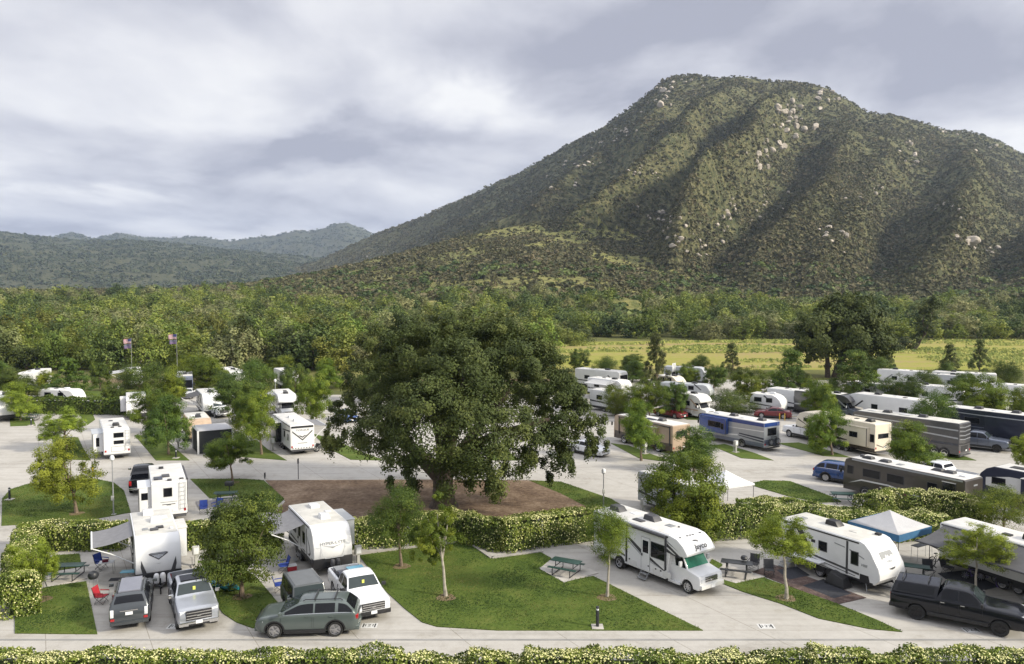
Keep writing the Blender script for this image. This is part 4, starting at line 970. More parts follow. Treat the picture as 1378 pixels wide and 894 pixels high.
gunC = pm('gunmetal coach paint', (.075, .075, .080), .28, metal=.3, coat=.5, var=.12)
red = pm('dark red car paint', (.16, .010, .014), .25, coat=.7, var=.05)

def at_local(P, local, ang):
    c, s = math.cos(ang), math.sin(ang)
    return (P[0] - local[0] * c + local[1] * s, P[1] - local[0] * s - local[1] * c, 0)

def wheel(t, x, y, r, w_=.24, rim=alloy, side=1, spokes=6, name='wheel'):
    m = MB(); h = w_ / 2
    m.lathe_y([(r * .70, -h * .8), (r * .92, -h), (r, -h * .7), (r, h * .7), (r * .92, h), (r * .70, h * .8)], x, y, r, 22)
    o = m.build(name, rubber, t, angle=50)
    m = MB(); f = h * .55 * side
    n = 18; m.add([(x + r * .71 * math.cos(2 * math.pi * j / n), y + f * .2, r + r * .71 * math.sin(2 * math.pi * j / n)) for j in range(n)], [tuple(range(n))])
    m.lathe_y([(r * .73, f), (r * .73, f * 1.5), (r * .64, f * 1.35), (r * .64, f * .9)], x, y, r, 22)
    for k in range(spokes):
        a = 2 * math.pi * k / spokes
        p = Vector((x + math.cos(a) * r * .36, y + f * 1.05, r + math.sin(a) * r * .36))
        mm_ = Matrix.Translation(p) @ Matrix.Rotation(-a, 4, 'Y')
        m.hexa([mm_ @ Vector(q) for q in [(-r * .33, -.012, -r * .08), (r * .32, -.012, -r * .06), (r * .32, .012, -r * .06), (-r * .33, .012, -r * .08), (-r * .33, -.012, r * .08), (r * .32, -.012, r * .06), (r * .32, .012, r * .06), (-r * .33, .012, r * .08)]])
    m.lathe_y([(.001, f * .9), (r * .15, f * .9), (r * .13, f * 1.5), (.001, f * 1.5)], x, y, r, 12)
    m.build('rim', rim, o, angle=40)
    return o

def bil(c, u, v):
    bl, br, tr, tl = c; return bl.lerp(br, u).lerp(tl.lerp(tr, u), v)
def pane(t, name, corners, u0, u1, v0, v1, mat, off=.008, th=.01, cut=None):
    c = [Vector(p) for p in corners]; q = [bil(c, u0, v0), bil(c, u1, v0), bil(c, u1, v1), bil(c, u0, v1)]
    n = (q[1] - q[0]).cross(q[3] - q[0]).normalized()
    q = [p + n * off for p in q]
    return MB().slab(q, th).build(name, mat, t, bevel=.03 if False else 0)

CAR = {
 'crossover': dict(L=5.1, W=1.96, H=1.76, belt=1.19, hood=1.13, base=(-1.42, 1.58), rw=.385, cowl=1.38, rf=.38, rr=-1.92, rb=-2.46, zb=.26, win=[(.03, .225), (.27, .55), (.575, .97)]),
 'offroader': dict(L=4.85, W=1.90, H=1.86, belt=1.23, hood=1.18, base=(-1.32, 1.45), rw=.395, cowl=1.15, rf=.38, rr=-2.0, rb=-2.33, zb=.32, win=[(.03, .24), (.27, .58), (.60, .97)]),
 'jeep': dict(L=4.4, W=1.87, H=1.86, belt=1.20, hood=1.16, base=(-1.25, 1.50), rw=.41, cowl=.72, rf=.42, rr=-2.0, rb=-2.08, zb=.45, win=[(.03, .27), (.30, .62), (.64, .96)]),
 'sedan': dict(L=4.75, W=1.85, H=1.45, belt=.98, hood=.93, base=(-1.38, 1.42), rw=.34, cowl=.95, rf=.25, rr=-1.15, rb=-1.85, zb=.2, win=[(.10, .46), (.48, .93)]),
 'pickup': dict(L=6.1, W=2.03, H=1.97, belt=1.34, hood=1.31, base=(-1.78, 1.98), rw=.41, cowl=1.28, rf=.72, rr=-.62, rb=-.80, zb=.42, win=[(.05, .46), (.49, .96)], bed=True),
 'pickup_low': dict(L=5.85, W=1.99, H=1.84, belt=1.21, hood=1.16, base=(-1.72, 1.90), rw=.38, cowl=1.22, rf=.62, rr=-.50, rb=-.68, zb=.36, win=[(.05, .38), (.42, .96)], bed=True),
}
def car(kind, label, cat, loc, ang, paint, name='parked_car', group=None, rim=alloy, trim=black, glazing=glass, roof=None, grille=black, rails=False, shell=None, bumper=None, spokes=6, windscreen=None, cross=False, plate_front=True, sunroof=False, lo_clad=True):
    d = CAR[kind]; L, W, Hh, belt, hood, rw, zb = d['L'], d['W'], d['H'], d['belt'], d['hood'], d['rw'], d['zb']
    t = thing(name, label, cat, (loc[0], loc[1], 0), ang, group); h2 = L / 2; w2 = W / 2; ra = rw * 1.16
    pts = [(-h2 + .02, zb + .16), (-h2 + .16, zb)]
    for wx in d['base']:
        a0 = math.asin(max(-1, min(1, (zb - rw) / ra)))
        for k in range(11):
            a = math.pi - a0 - (math.pi - 2 * a0) * k / 10; pts.append((wx + ra * math.cos(a), rw + ra * math.sin(a)))
    pts += [(h2 - .2, zb), (h2 - .03, zb + .12), (h2, zb + .30)]
    if kind == 'jeep': pts += [(h2 - .12, hood - .1), (h2 - .2, hood), (d['cowl'] + .02, belt)]
    elif d.get('bed'): pts += [(h2 - .02, hood - .22), (h2 - .10, hood - .07), (h2 - .30, hood - .01), (d['cowl'] + .05, belt)]
    else: pts += [(h2 - .04, hood - .30), (h2 - .16, hood - .12), (h2 - .42, hood - .03), (d['cowl'] + .05, belt)]
    fl = .80
    if d.get('bed'): pts += [(d['rb'] - .02, belt), (d['rb'] - .05, fl), (-h2 + .02, fl)]
    elif kind == 'sedan': pts += [(-h2 + .18, belt + .02), (-h2 + .02, belt - .08)]
    else: pts += [(-h2 + .08, belt), (-h2 + .02, belt - .12)]
    V = Vector
    if kind == 'jeep':
        body = MB().prism(pts, -w2, w2).build('body', paint, t, bevel=.055, seg=3)
        wb, wt = w2 - .03, w2 - .12
        B = [(d['rb'], -wb, belt - .02), (d['cowl'], -wb, belt - .02), (d['cowl'], wb, belt - .02), (d['rb'], wb, belt - .02)]
        Tp = [(d['rr'], -wt, Hh), (d['rf'], -wt, Hh), (d['rf'], wt, Hh), (d['rr'], wt, Hh)]
        MB().hexa(B + Tp).build('cabin', paint, t, bevel=.05, seg=3)
        left = [V(B[2]), V(B[3]), V(Tp[3]), V(Tp[2])]; right = [V(B[0]), V(B[1]), V(Tp[1]), V(Tp[0])]
        for u0, u1 in d['win']:
            pane(t, 'side_window', right, u0, u1, .13, .88, glazing); pane(t, 'side_window', left, 1 - u1, 1 - u0, .13, .88, glazing)
        pane(t, 'windscreen', [V(B[1]), V(B[2]), V(Tp[2]), V(Tp[1])], .05, .95, .08, .93, windscreen or glassG)
        pane(t, 'rear_window', [V(B[3]), V(B[0]), V(Tp[0]), V(Tp[3])], .09, .91, .18, .90, glazing)
    else:
        # one curved shell drawn through cross sections from nose to tail, wheel arches and load bed cut out of it
        big = d.get('bed'); wt = w2 - (.24 if big else .28); wroof = wt
        xs = np.linspace(h2, -h2, 73)
        if big: tab = [(h2, hood - .38), (h2 - .04, hood - .14), (h2 - .16, hood - .04), (d['cowl'] + .1, belt + .015), (d['cowl'], belt + .03), (d['rf'], Hh - .05), (d['rf'] - .45, Hh), (d['rr'] + .2, Hh), (d['rr'] - .02, Hh - .05), (d['rb'] - .02, belt + .02), (d['rb'] - .10, belt), (-h2, belt - .02)]
        elif kind == 'sedan': tab = [(h2, .62), (h2 - .08, .76), (h2 - .4, hood - .02), (d['cowl'] + .1, belt), (d['cowl'], belt + .02), (d['rf'], Hh - .05), (d['rf'] - .5, Hh), (d['rr'] + .3, Hh - .05), (d['rb'], belt + .05), (-h2 + .12, belt + .01), (-h2, belt - .22)]
        else: tab = [(h2, hood - .42), (h2 - .06, hood - .24), (h2 - .28, hood - .06), (d['cowl'] + .1, belt - .01), (d['cowl'], belt + .02), (d['rf'], Hh - .07), (d['rf'] - .5, Hh - .01), (d['rr'] + .5, Hh), (d['rr'], Hh - .06), (d['rb'] + .04, belt + .05), (-h2 + .03, belt - .12), (-h2, belt - .32)]
        tab = np.array(tab)[::-1]
        zt = np.interp(xs, tab[:, 0], tab[:, 1]); k_ = np.array([1, 2, 3, 2, 1.]) / 9
        zt[2:-2] = np.convolve(zt, k_, 'same')[2:-2]
        nosew = np.clip((h2 - xs) / .55, 0, 1); tailw = np.clip((xs + h2) / .30, 0, 1)
        wbx = w2 * (.80 + .20 * (1 - (1 - nosew) ** 2.2)) * (.90 + .10 * (1 - (1 - tailw) ** 2)) if not big else w2 * (.90 + .10 * (1 - (1 - nosew) ** 3)) * (.97 + .03 * tailw)
        beltx = np.interp(xs, [-h2, h2], [belt + (.03 if not big else 0), belt - .06])
        z4 = np.minimum(beltx, zt - .05); f_ = np.clip((zt - z4 - .05) / (Hh - belt - .05), 0, 1)
        w5 = (wbx - .05) * (1 - f_) + wroof * f_; fl = .80
        zl = np.where(np.abs(xs) > h2 - .25, zb + .12 * (1 - np.clip((h2 - np.abs(xs)) / .25, 0, 1)), zb)
        half = lambda i: [(0, zl[i]), (wbx[i] - .14, zl[i]), (wbx[i] - .03, zl[i] + .10), (wbx[i] - .004, zl[i] + .24), (wbx[i], (zb + belt) / 2 + .05), (wbx[i] - .012, z4[i] - .10), (wbx[i] - .035, z4[i]), (w5[i], zt[i] - .035 - .02 * f_[i]), (w5[i] - .10, zt[i]), (w5[i] * .5, zt[i] + .018), (0, zt[i] + .024)]
        vs = []; fs = []
        for i in range(len(xs)):
            hh_ = half(i); ring = [(y, z) for y, z in hh_] + [(-y, z) for y, z in hh_[-2:0:-1]]; vs += [(xs[i], y, z) for y, z in ring]
        m_ = len(ring)
        for i in range(len(xs) - 1):
            for q in range(m_): fs.append((i * m_ + q, i * m_ + (q + 1) % m_, (i + 1) * m_ + (q + 1) % m_, (i + 1) * m_ + q))
        fs += [tuple(range(m_)), tuple(range(len(vs) - 1, len(vs) - m_ - 1, -1))]
        body = MB().add(vs, fs).build('body', paint, t, angle=42)
        cut = MB()
        for wx in d['base']:
            for s in (-1, 1): cut.tube([(wx, s * (w2 - .30), rw + .01), (wx, s * (w2 + .2), rw + .01)], ra, 26)
        if big: cut.box(-h2 + .10, d['rb'] - .17, -w2 + .16, w2 - .16, fl, belt + .4)
        co = cut.build('cut', black); bo = body.modifiers.new('cut', 'BOOLEAN'); bo.object = co; bo.solver = 'EXACT'
        body.location = (0, 0, 0); t_loc, t_rot = t.location.copy(), t.rotation_euler.copy(); t.location = (0, 0, 0); t.rotation_euler = (0, 0, 0); bpy.context.view_layer.update()
        me2 = bpy.data.meshes.new_from_object(body.evaluated_get(bpy.context.evaluated_depsgraph_get())); body.modifiers.clear(); body.data = me2
        t.location = t_loc; t.rotation_euler = t_rot
        bpy.data.objects.remove(co); me2.name = 'body'; me2.set_sharp_from_angle(angle=rad(42)); me2.materials.clear(); me2.materials.append(paint)
        for p_ in me2.polygons: p_.material_index = 0
        I = lambda arr, x: float(np.interp(-x, -xs, arr))
        def skin(name, xa, xb, va, vb, s, mat, n=9, out=.007):
            """pane following the side of the cabin"""
            vv = []; ff = []
            for i in range(n + 1):
                x = xa + (xb - xa) * i / n; y0, z0 = I(wbx, x) - .035, I(z4, x); y1, z1 = I(w5, x), I(zt, x) - .055
                for v_ in (va, vb): vv.append((x, s * (y0 + (y1 - y0) * v_ + out), z0 + (z1 - z0) * v_ + .002))
            for i in range(n): a = i * 2; ff.append((a, a + 2, a + 3, a + 1))
            o = MB().add(vv, ff).build(name, mat, t, fix=False)
            if (o.data.polygons[0].normal.y > 0) != (s > 0): o.data.flip_normals()
            return o
        xc0, xc1 = d['rb'] + (.10 if not big else .06), d['cowl'] - .20
        for u0, u1 in d['win']:
            for s in (-1, 1): skin('side_window', xc0 + (xc1 - xc0) * u0, xc0 + (xc1 - xc0) * u1, .10, .90, s, glazing)
        def top_pane(name, xa, xb, mat, k=.90, n=7):
            vv = []; ff = []
            for i in range(n + 1):
                x = xa + (xb - xa) * i / n; w_ = (I(w5, x) - .07) * k; z = I(zt, x)
                for q in (-1, -.5, 0, .5, 1): vv.append((x, w_ * q, z + .030 - .022 * abs(q) ** 2 + .006))
            for i in range(n):
                for q in range(4): a = i * 5 + q; ff.append((a, a + 1, a + 6, a + 5))
            o = MB().add(vv, ff).build(name, mat, t, fix=False)
            if o.data.polygons[0].normal.z < 0: o.data.flip_normals()
        top_pane('windscreen', d['cowl'] - .04, d['rf'] + .06, windscreen or glassG, .98)
        top_pane('rear_window', d['rr'] - .03 if not big else d['rr'] - .02, d['rb'] + (.10 if not big else .02), glazing, .90)
        if kind == 'crossover':
            for s in (-1, 1): skin('chrome_waistline', xc0 + .05, xc1, .03, .07, s, chrome, 9, .010)
    MB().box(-h2 + .35, h2 - .35, -w2 + .29, w2 - .29, zb - .06, rw + ra - .05 if not d.get('bed') else .76).build('underbody', black, t)
    if roof or sunroof: MB().box(d['rr'] + .2 if roof else d['rf'] - .95, d['rf'] - .08, -wt + .16, wt - .16, Hh - .04, Hh + (.012 if kind == 'jeep' else .034)).build('sunroof' if sunroof else 'roof_panel', roof or glass, t)
    if lo_clad:
        m = MB()
        for s in (-1, 1): m.box(d['base'][0] + ra + .03, d['base'][1] - ra - .03, s * w2 - .02, s * w2 + .02, zb - .03, zb + .17)
        m.build('sill_trim', trim, t, bevel=.01)
    if kind in ('crossover', 'offroader'):
        for s in (-1, 1):
            for wx in d['base']:
                n = 12; m = MB(); m.prism([(wx + ra * math.cos(math.pi * k / n), rw + ra * math.sin(math.pi * k / n)) for k in range(n + 1)] + [(wx + (ra + .07) * math.cos(math.pi * k / n), rw + (ra + .07) * math.sin(math.pi * k / n)) for k in range(n, -1, -1)], s * w2 - .03, s * w2 + .014); m.build('arch_trim', trim, t)
    for wx in d['base']:
        for s in (-1, 1): wheel(t, wx, s * (w2 - .120), rw, .25, rim, s, spokes)
    if d.get('bed'):
        xr = d['rb'] - .06
        MB().box(-h2 + .105, xr - .115, -w2 + .165, w2 - .165, fl + .004, fl + .02).build('bed_liner', black, t)
    # front
    big = d.get('bed'); gz0, gz1 = (zb + .30, hood - .12) if big else (zb + .26, hood - .26)
    if kind == 'jeep':
        MB().box(h2 - .14, h2 - .075, -.52, .52, .78, hood - .08).build('grille', black, t, bevel=.01)
        for s in (-1, 1):
            m = MB(); m.tube([(h2 - .12, s * .62, .98), (h2 - .05, s * .62, .98)], .10, 16); m.build('headlight', clearL, t)
            m = MB(); m.box(1.02, 2.02, s * .70 - (.20 if s < 0 else -.0), s * .70 + (.24 if s > 0 else .0), .86, .93); m.build('mudguard', black, t, bevel=.02)
        MB().box(h2 - .02, h2 + .14, -.8, .8, .56, .74).build('front_bumper', black, t, bevel=.02)
        m = MB(); m.lathe_y([(.02, -.12), (.40, -.12), (.42, .0), (.40, .12), (.02, .12)], 0, 0, 0, 20)
        o = m.build('spare_wheel', rubber, t); o.rotation_euler = (0, 0, math.pi / 2); o.location = (-h2 - .12, 0, 1.02)
    else:
        gw = .62 if big else .55
        MB().box(h2 - .16, h2 + .012, -gw, gw, gz0, gz1).build('grille', grille, t, bevel=.02)
        m = MB(); k = 3 if big else 2
        for i in range(k):
            z = gz0 + (gz1 - gz0) * (i + .7) / (k + .3); m.box(h2 - .1, h2 + .03, -gw * .96, gw * .96, z - .022, z + .022)
        m.build('grille_bars', chrome, t)
        m = MB().cbox((h2 + .035, 0, (gz0 + gz1) / 2), (.02, .20, .09)); m.build('badge', chrome, t, bevel=.02)
        for s in (-1, 1):
            MB().hexa([(h2 - .36, s * (w2 - .20) - .15, gz1 - (.26 if big else .12)), (h2 - (.035 if big else .10), s * (w2 - .27) - .14, gz1 - (.26 if big else .16)), (h2 - (.06 if big else .20), s * (w2 - .27) + .17, gz1 - (.24 if big else .12)), (h2 - .40, s * (w2 - .20) + .19, gz1 - (.22 if big else .10)), (h2 - .36, s * (w2 - .20) - .15, gz1 + .02), (h2 - (.045 if big else .12), s * (w2 - .27) - .14, gz1 + .0), (h2 - (.07 if big else .22), s * (w2 - .27) + .17, gz1 + .02), (h2 - .42, s * (w2 - .20) + .19, gz1 + .03)]).build('headlight', clearL, t, bevel=.015)
        MB().box(h2 - .30, h2 + .06, -w2 + (.07 if big else .24), w2 - (.07 if big else .24), zb + .04, zb + .27).build('front_bumper', bumper or (chrome if big else paint), t, bevel=.04)
        MB().box(h2 + .02, h2 + .075, -gw * .8, gw * .8, zb + .06, zb + .13).build('air_intake', black, t)
    if plate_front: MB().box(h2 + .06, h2 + .09, -.16, .16, zb + .13, zb + .28).build('number_plate', plateM, t)
    # rear
    for s in (-1, 1):
        zt = belt - (.10 if not big else .10)
        if kind == 'offroader':
            MB().box(-h2 - .012, -h2 + .14, s * (w2 - .16) - .08, s * (w2 - .16) + .09, zt - .34, zt + .04).build('tail_light', clearL, t, bevel=.03)
            MB().box(-h2 - .03, -h2 + .10, s * (w2 - .18) - .09, s * (w2 - .18) + .10, zt - .52, zt - .40).build('reflector', redL, t, bevel=.02)
        else: MB().box(-h2 - .012, -h2 + (.26 if kind == 'crossover' else .12), s * (w2 - .15) - .10, s * (w2 - .15) + .10, zt - (.40 if big else .2), zt).build('tail_light', redL, t, bevel=.02)
    MB().box(-h2 - .06, -h2 + .22, -w2 + .05, w2 - .05, zb + .06, zb + .26).build('rear_bumper', bumper or (chrome if big else paint), t, bevel=.04)
    MB().box(-h2 - .03, -h2 + .01, -.17, .17, belt - .36, belt - .21).build('number_plate', plateM, t)
    if not big and kind != 'jeep': MB().box(-h2 - .02, -h2 + .02, -.42, .42, belt - .17, belt - .12).build('chrome_strip', chrome, t)
    for s in (-1, 1):
        MB().cbox((d['cowl'] - .10, s * (w2 + .13), belt + .10), (.13, .24, .19)).build('mirror', paint if not big else chrome if bumper is None else black, t, bevel=.04)
        m = MB()
        for u0, u1 in d['win'][-2:]:
            xx = d['rb'] + (d['cowl'] - d['rb']) * (u0 + .05); m.cbox((xx, s * (w2 + .012), belt - .13), (.20, .03, .035))
        m.build('door_handle', chrome if big else paint, t, bevel=.008)
        m = MB()
        for u0, u1 in d['win'][-2:]:
            for u in (u0, u1):
                xx = d['rb'] + (d['cowl'] - d['rb']) * u; m.box(xx - .006, xx + .006, s * w2 - .02, s * w2 + .0025, zb + .26, belt - .16)
        m.build('door_seam_stripe', black, t)
    if rails or cross:
        for s in (-1, 1): MB().tube([(d['rr'] + .15, s * (wt - .06), Hh - .01), (d['rr'] + .25, s * (wt - .06), Hh + .06), (d['rf'] - .3, s * (wt - .06), Hh + .06), (d['rf'] - .18, s * (wt - .06), Hh - .01)], .022, 6).build('roof_rail', trim, t)
    if cross:
        for x in (d['rr'] + .55, d['rf'] - .75): MB().box(x - .03, x + .03, -wt + .02, wt - .02, Hh + .07, Hh + .10).build('cross_bar', black, t)
    if shell:
        xr = d['rb'] - .04; Bs = [(-h2 + .04, -w2 + .02, belt - .02), (xr, -w2 + .02, belt - .02), (xr, w2 - .02, belt - .02), (-h2 + .04, w2 - .02, belt - .02)]
        Ts = [(-h2 + .20, -w2 + .26, Hh - .09), (xr + .10, -w2 + .25, Hh - .04), (xr + .10, w2 - .25, Hh - .04), (-h2 + .20, w2 - .26, Hh - .09)]
        o = MB().hexa(Bs + Ts).build('camper_shell', shell, t, bevel=.06, seg=3)
        for s in (0, 1):
            f = [V(Bs[0]), V(Bs[1]), V(Ts[1]), V(Ts[0])] if s == 0 else [V(Bs[2]), V(Bs[3]), V(Ts[3]), V(Ts[2])]
            pane(o, 'shell_window', f, .10, .90, .18, .84, glass)
        for x in (-h2 + .55, xr - .45):
            m = MB(); m.tube([(x, -.70, Hh - .08), (x, -.68, Hh + .08), (x, .68, Hh + .08), (x, .70, Hh - .08)], .025, 6); m.build('roof_bar', black, t)
    return t

# ------------------------------------------------------------------ caravans, coaches
class RV:
    def __init__(s, name, label, cat, L, W, Hh, zf, style, body, roof=None, group=None, bevel=.07, nose=None):
        s.t = thing(name, label, cat, (0, 0, 0), 0, group); s.L, s.W, s.H, s.zf = L, W, Hh, zf; h = L / 2; s.h = h; s.w = W / 2; s.group = group
        if style == 'trailer': s.front = [(h - 1.05, Hh), (h - .62, Hh - .12), (h - .30, Hh - .48), (h - .02, zf + 1.05), (h, zf + .55), (h - .12, zf + .18), (h - .3, zf)]
        elif style == 'raked': s.front = [(h - 1.30, Hh), (h - .98, Hh - .10), (h - .62, Hh - .45), (h - .10, zf + 1.0), (h, zf + .62), (h - .02, zf + .35), (h - .35, zf)]
        elif style == 'box': s.front = [(h - .12, Hh), (h, Hh - .12), (h, zf)]
        elif style == 'coach': s.front = [(h - .60, Hh), (h - .22, Hh - .16), (h - .08, Hh - .5), (h, 1.35), (h, zf)]
        elif style == 'fifth': s.front = [(h - 1.2, Hh), (h - .55, Hh - .22), (h - .12, Hh - .75), (h, 1.95), (h - .25, 1.65), (h - 2.5, 1.60), (h - 2.62, zf)]
        elif style == 'cabover': s.front = [(h - 2.15, Hh), (h - 1.55, Hh - .10), (h - 1.10, Hh - .38), (h - .76, Hh - .80), (h - .78, Hh - .94), (h - 1.0, Hh - 1.02), (h - 2.05, Hh - 1.06), (h - 2.35, zf)]
        elif style == 'teardrop': s.front = [(h - 1.3, Hh), (h - .7, Hh - .25), (h - .25, Hh - .7), (h, zf + .9), (h - .1, zf + .2), (h - .3, zf)]
        s.style = style
        pts = [(-h, zf), (-h, Hh - .10), (-h + .10, Hh)] if style != 'teardrop' else [(-h + .1, zf), (-h, zf + .5), (-h + .15, Hh - .6), (-h + .5, Hh - .15), (-h + .9, Hh)]
        s.ends = 'x'
        s.body = MB().prism((pts + s.front), -s.w, s.w).build('body', body, s.t, bevel=bevel, seg=3)
        s.xr1 = s.front[0][0] - .05; s.xr0 = -h + .12
        if roof: MB().box(s.xr0, s.xr1, -s.w + .09, s.w - .09, Hh - .03, Hh + .018).build('roof', roof, s.t, bevel=.01)
    def part(s, name, mb, mat, parent=None, bevel=0.0): return mb.build(name, mat, parent or s.t, bevel=bevel)
    def place(s, P, local, ang):
        s.t.location = at_local(P, local, ang); s.t.rotation_euler = (0, 0, ang); return s
    def side(s, sd, x, z, w, h, mat, name, out=.012, parent=None, bevel=0.0):
        y = sd * s.w; m = MB().box(x - w / 2, x + w / 2, min(y - sd * .03, y + sd * out), max(y - sd * .03, y + sd * out), z - h / 2, z + h / 2); return s.part(name, m, mat, parent, bevel)
    def win(s, sd, x, z, w, h, parent=None, frame=dark, off=0.0):
        y = sd * (s.w + off)
        m = MB().box(x - w / 2, x + w / 2, min(y - sd * .03, y + sd * .016), max(y - sd * .03, y + sd * .016), z - h / 2, z + h / 2)
        o = m.build('window', glass, parent or s.t); m = MB()
        for a, b_, c_, d_ in [(-w / 2 - .04, w / 2 + .04, h / 2, h / 2 + .04), (-w / 2 - .04, w / 2 + .04, -h / 2 - .04, -h / 2), (-w / 2 - .04, -w / 2, -h / 2, h / 2), (w / 2, w / 2 + .04, -h / 2, h / 2)]:
            m.box(x + a, x + b_, min(y - sd * .03, y + sd * .024), max(y - sd * .03, y + sd * .024), z + c_, z + d_)
        m.build('window_frame', frame, o); return o
    def door(s, sd, x, w=.68, h=1.85, mat=white, glassy=True):
        z0 = s.zf + .06; o = s.side(sd, x, z0 + h / 2, w, h, mat, 'door', .014, bevel=.004); y = sd * s.w
        if glassy: s.side(sd, x, z0 + h * .72, w * .66, h * .38, glass, 'door_window', .022, o)
        m = MB(); m.cbox((x - w * .38, y + sd * .04, z0 + h * .45), (.05, .05, .16)); m.build('door_handle', black, o)
        m = MB()
        for a in (-w / 2 - .012, w / 2): m.box(x + a, x + a + .012, min(y - sd * .02, y + sd * .018), max(y - sd * .02, y + sd * .018), z0, z0 + h)
        m.box(x - w / 2, x + w / 2, min(y - sd * .02, y + sd * .018), max(y - sd * .02, y + sd * .018), z0 + h, z0 + h + .012); m.build('door_frame', dark, o)
        return o
    def steps(s, sd, x, n=3):
        m = MB()
        for i in range(n): y = sd * (s.w + .08 + .24 * i); z = s.zf - .02 - (s.zf) / (n + .2) * (i + .6); m.cbox((x, y, z), (.62, .22, .035))
        for dx in (-.3, .3): m.tube([(x + dx, sd * (s.w + .02), s.zf - .03), (x + dx, sd * (s.w + .1 + .24 * (n - 1)), .06)], .018, 5)
        return s.part('entry_steps', m, steel)
    def stripes(s, sd, polys, mat, out=.006):
        m = MB(); y = sd * s.w
        for i, p in enumerate(polys): m.prism(p, min(y - sd * .02, y + sd * (out + .001 * i)), max(y - sd * .02, y + sd * (out + .001 * i)))
        return s.part('side_stripes', m, mat)
    def rear_panel(s, y, z, w, h, mat, name, out=.012, bevel=0.0):
        return s.part(name, MB().box(-s.h - out, -s.h + .03, y - w / 2, y + w / 2, z - h / 2, z + h / 2), mat, None, bevel)
    def rear_win(s, y, z, w, h):
        o = s.rear_panel(y, z, w, h, glass, 'rear_window', .016); m = MB()
        for a, b_, c_, d_ in [(-w / 2 - .04, w / 2 + .04, h / 2, h / 2 + .04), (-w / 2 - .04, w / 2 + .04, -h / 2 - .04, -h / 2), (-w / 2 - .04, -w / 2, -h / 2, h / 2), (w / 2, w / 2 + .04, -h / 2, h / 2)]:
            m.box(-s.h - .024, -s.h + .03, y + a, y + b_, z + c_, z + d_)
        m.build('window_frame', dark, o)
    def rear_std(s, plate=True):
        for sd in (-1, 1): s.part('tail_light', MB().box(-s.h - .025, -s.h + .02, sd * (s.w - .16) - .08, sd * (s.w - .16) + .08, s.zf + .22, s.zf + .42), redL, None, .01)
        s.part('rear_bumper', MB().box(-s.h - .12, -s.h + .06, -s.w + .08, s.w - .08, s.zf - .16, s.zf - .03), dark, None, .02)
        if plate: s.part('number_plate', MB().box(-s.h - .03, -s.h + .02, -.5, -.2, s.zf + .26, s.zf + .41), plateM)
    def ladder(s, y):
        m = MB(); x = -s.h - .10
        for dy in (-.2, .2): m.tube([(-s.h + .35, y + dy, s.H + .12), (-s.h + .02, y + dy, s.H + .14), (x, y + dy, s.H), (x, y + dy, s.zf + .35), (-s.h, y + dy, s.zf + .3)], .016, 5)
        for k in range(7): z = s.zf + .45 + k * .32; m.tube([(x, y - .2, z), (x, y + .2, z)], .013, 5)
        s.part('ladder', m, steel)
    def ac(s, x, y=0.0, mat=black, l=.95, w=.66, h=.30):
        m = MB(); zz = s.H + .01
        m.hexa([(x - l / 2, y - w / 2, zz), (x + l / 2, y - w / 2, zz), (x + l / 2, y + w / 2, zz), (x - l / 2, y + w / 2, zz), (x - l / 2 + .05, y - w / 2 + .06, zz + h), (x + l / 2 - .26, y - w / 2 + .08, zz + h), (x + l / 2 - .26, y + w / 2 - .08, zz + h), (x - l / 2 + .05, y + w / 2 - .06, zz + h)])
        s.part('air_conditioner', m, mat, None, .05)
    def vent(s, x, y, mat=black, l=.42, w=.42, h=.10): s.part('roof_vent', MB().box(x - l / 2, x + l / 2, y - w / 2, y + w / 2, s.H, s.H + h), mat, None, .03)
    def panel(s, x, y, l, w, mat=glass): s.part('solar_panel', MB().box(x - l / 2, x + l / 2, y - w / 2, y + w / 2, s.H + .05, s.H + .08), mat)
    def dish(s, x, y, r=.26, mat=white):
        s.part('satellite_dome', MB().lathe_z([(r, 0), (r, r * .5), (r * .85, r * .95), (r * .45, r * 1.2), (.02, r * 1.28)], (x, y, s.H), 14), mat)
    def trim(s, mat=black, sides=(-1, 1)):
        for sd in sides:
            y = sd * s.w; s.part('roof_edge_trim', MB().box(s.xr0, s.xr1, min(y - sd * .05, y + sd * .014), max(y - sd * .05, y + sd * .014), s.H - .17, s.H - .09), mat)
    def skirt(s, mat=black, h=.38, sides=True):
        x1 = min(p[0] for p in s.front) - .03 if s.style in ('fifth', 'cabover') else s.h - .42
        s.part('skirt', MB().box(-s.h + .02, x1, -s.w - .008, s.w + .008, s.zf - .03, s.zf + h), mat, None, .01)
        if s.style in ('trailer', 'raked') and h > .15:
            s.part('nose_apron', MB().box(s.h - .6, s.h + .02, -s.w - .010, s.w + .010, s.zf - .20, s.zf + (.42 if h > .2 else .30)), mat, None, .06)
        s.part('chassis', MB().box(-s.h + .25, x1 - .1, -s.w + .35, s.w - .35, s.zf - .22, s.zf), black)
    def axles(s, xs, r=.34, rim=alloy, w_=.22, dual=False):
        for x in xs:
            for sd in (-1, 1):
                wheel(s.t, x, sd * (s.w - .10), r, w_ if not dual else .42, rim, sd, 5)
                m = MB(); n = 10; ra = r * 1.18
                m.prism([(x + ra * math.cos(math.pi * k / n), r + ra * math.sin(math.pi * k / n)) for k in range(n + 1)] + [(x - ra, s.zf - .06), (x + ra, s.zf - .06)][:0], min(sd * (s.w - .02), sd * (s.w + .010)), max(sd * (s.w - .02), sd * (s.w + .010)))
                s.part('wheel_arch', m, black)
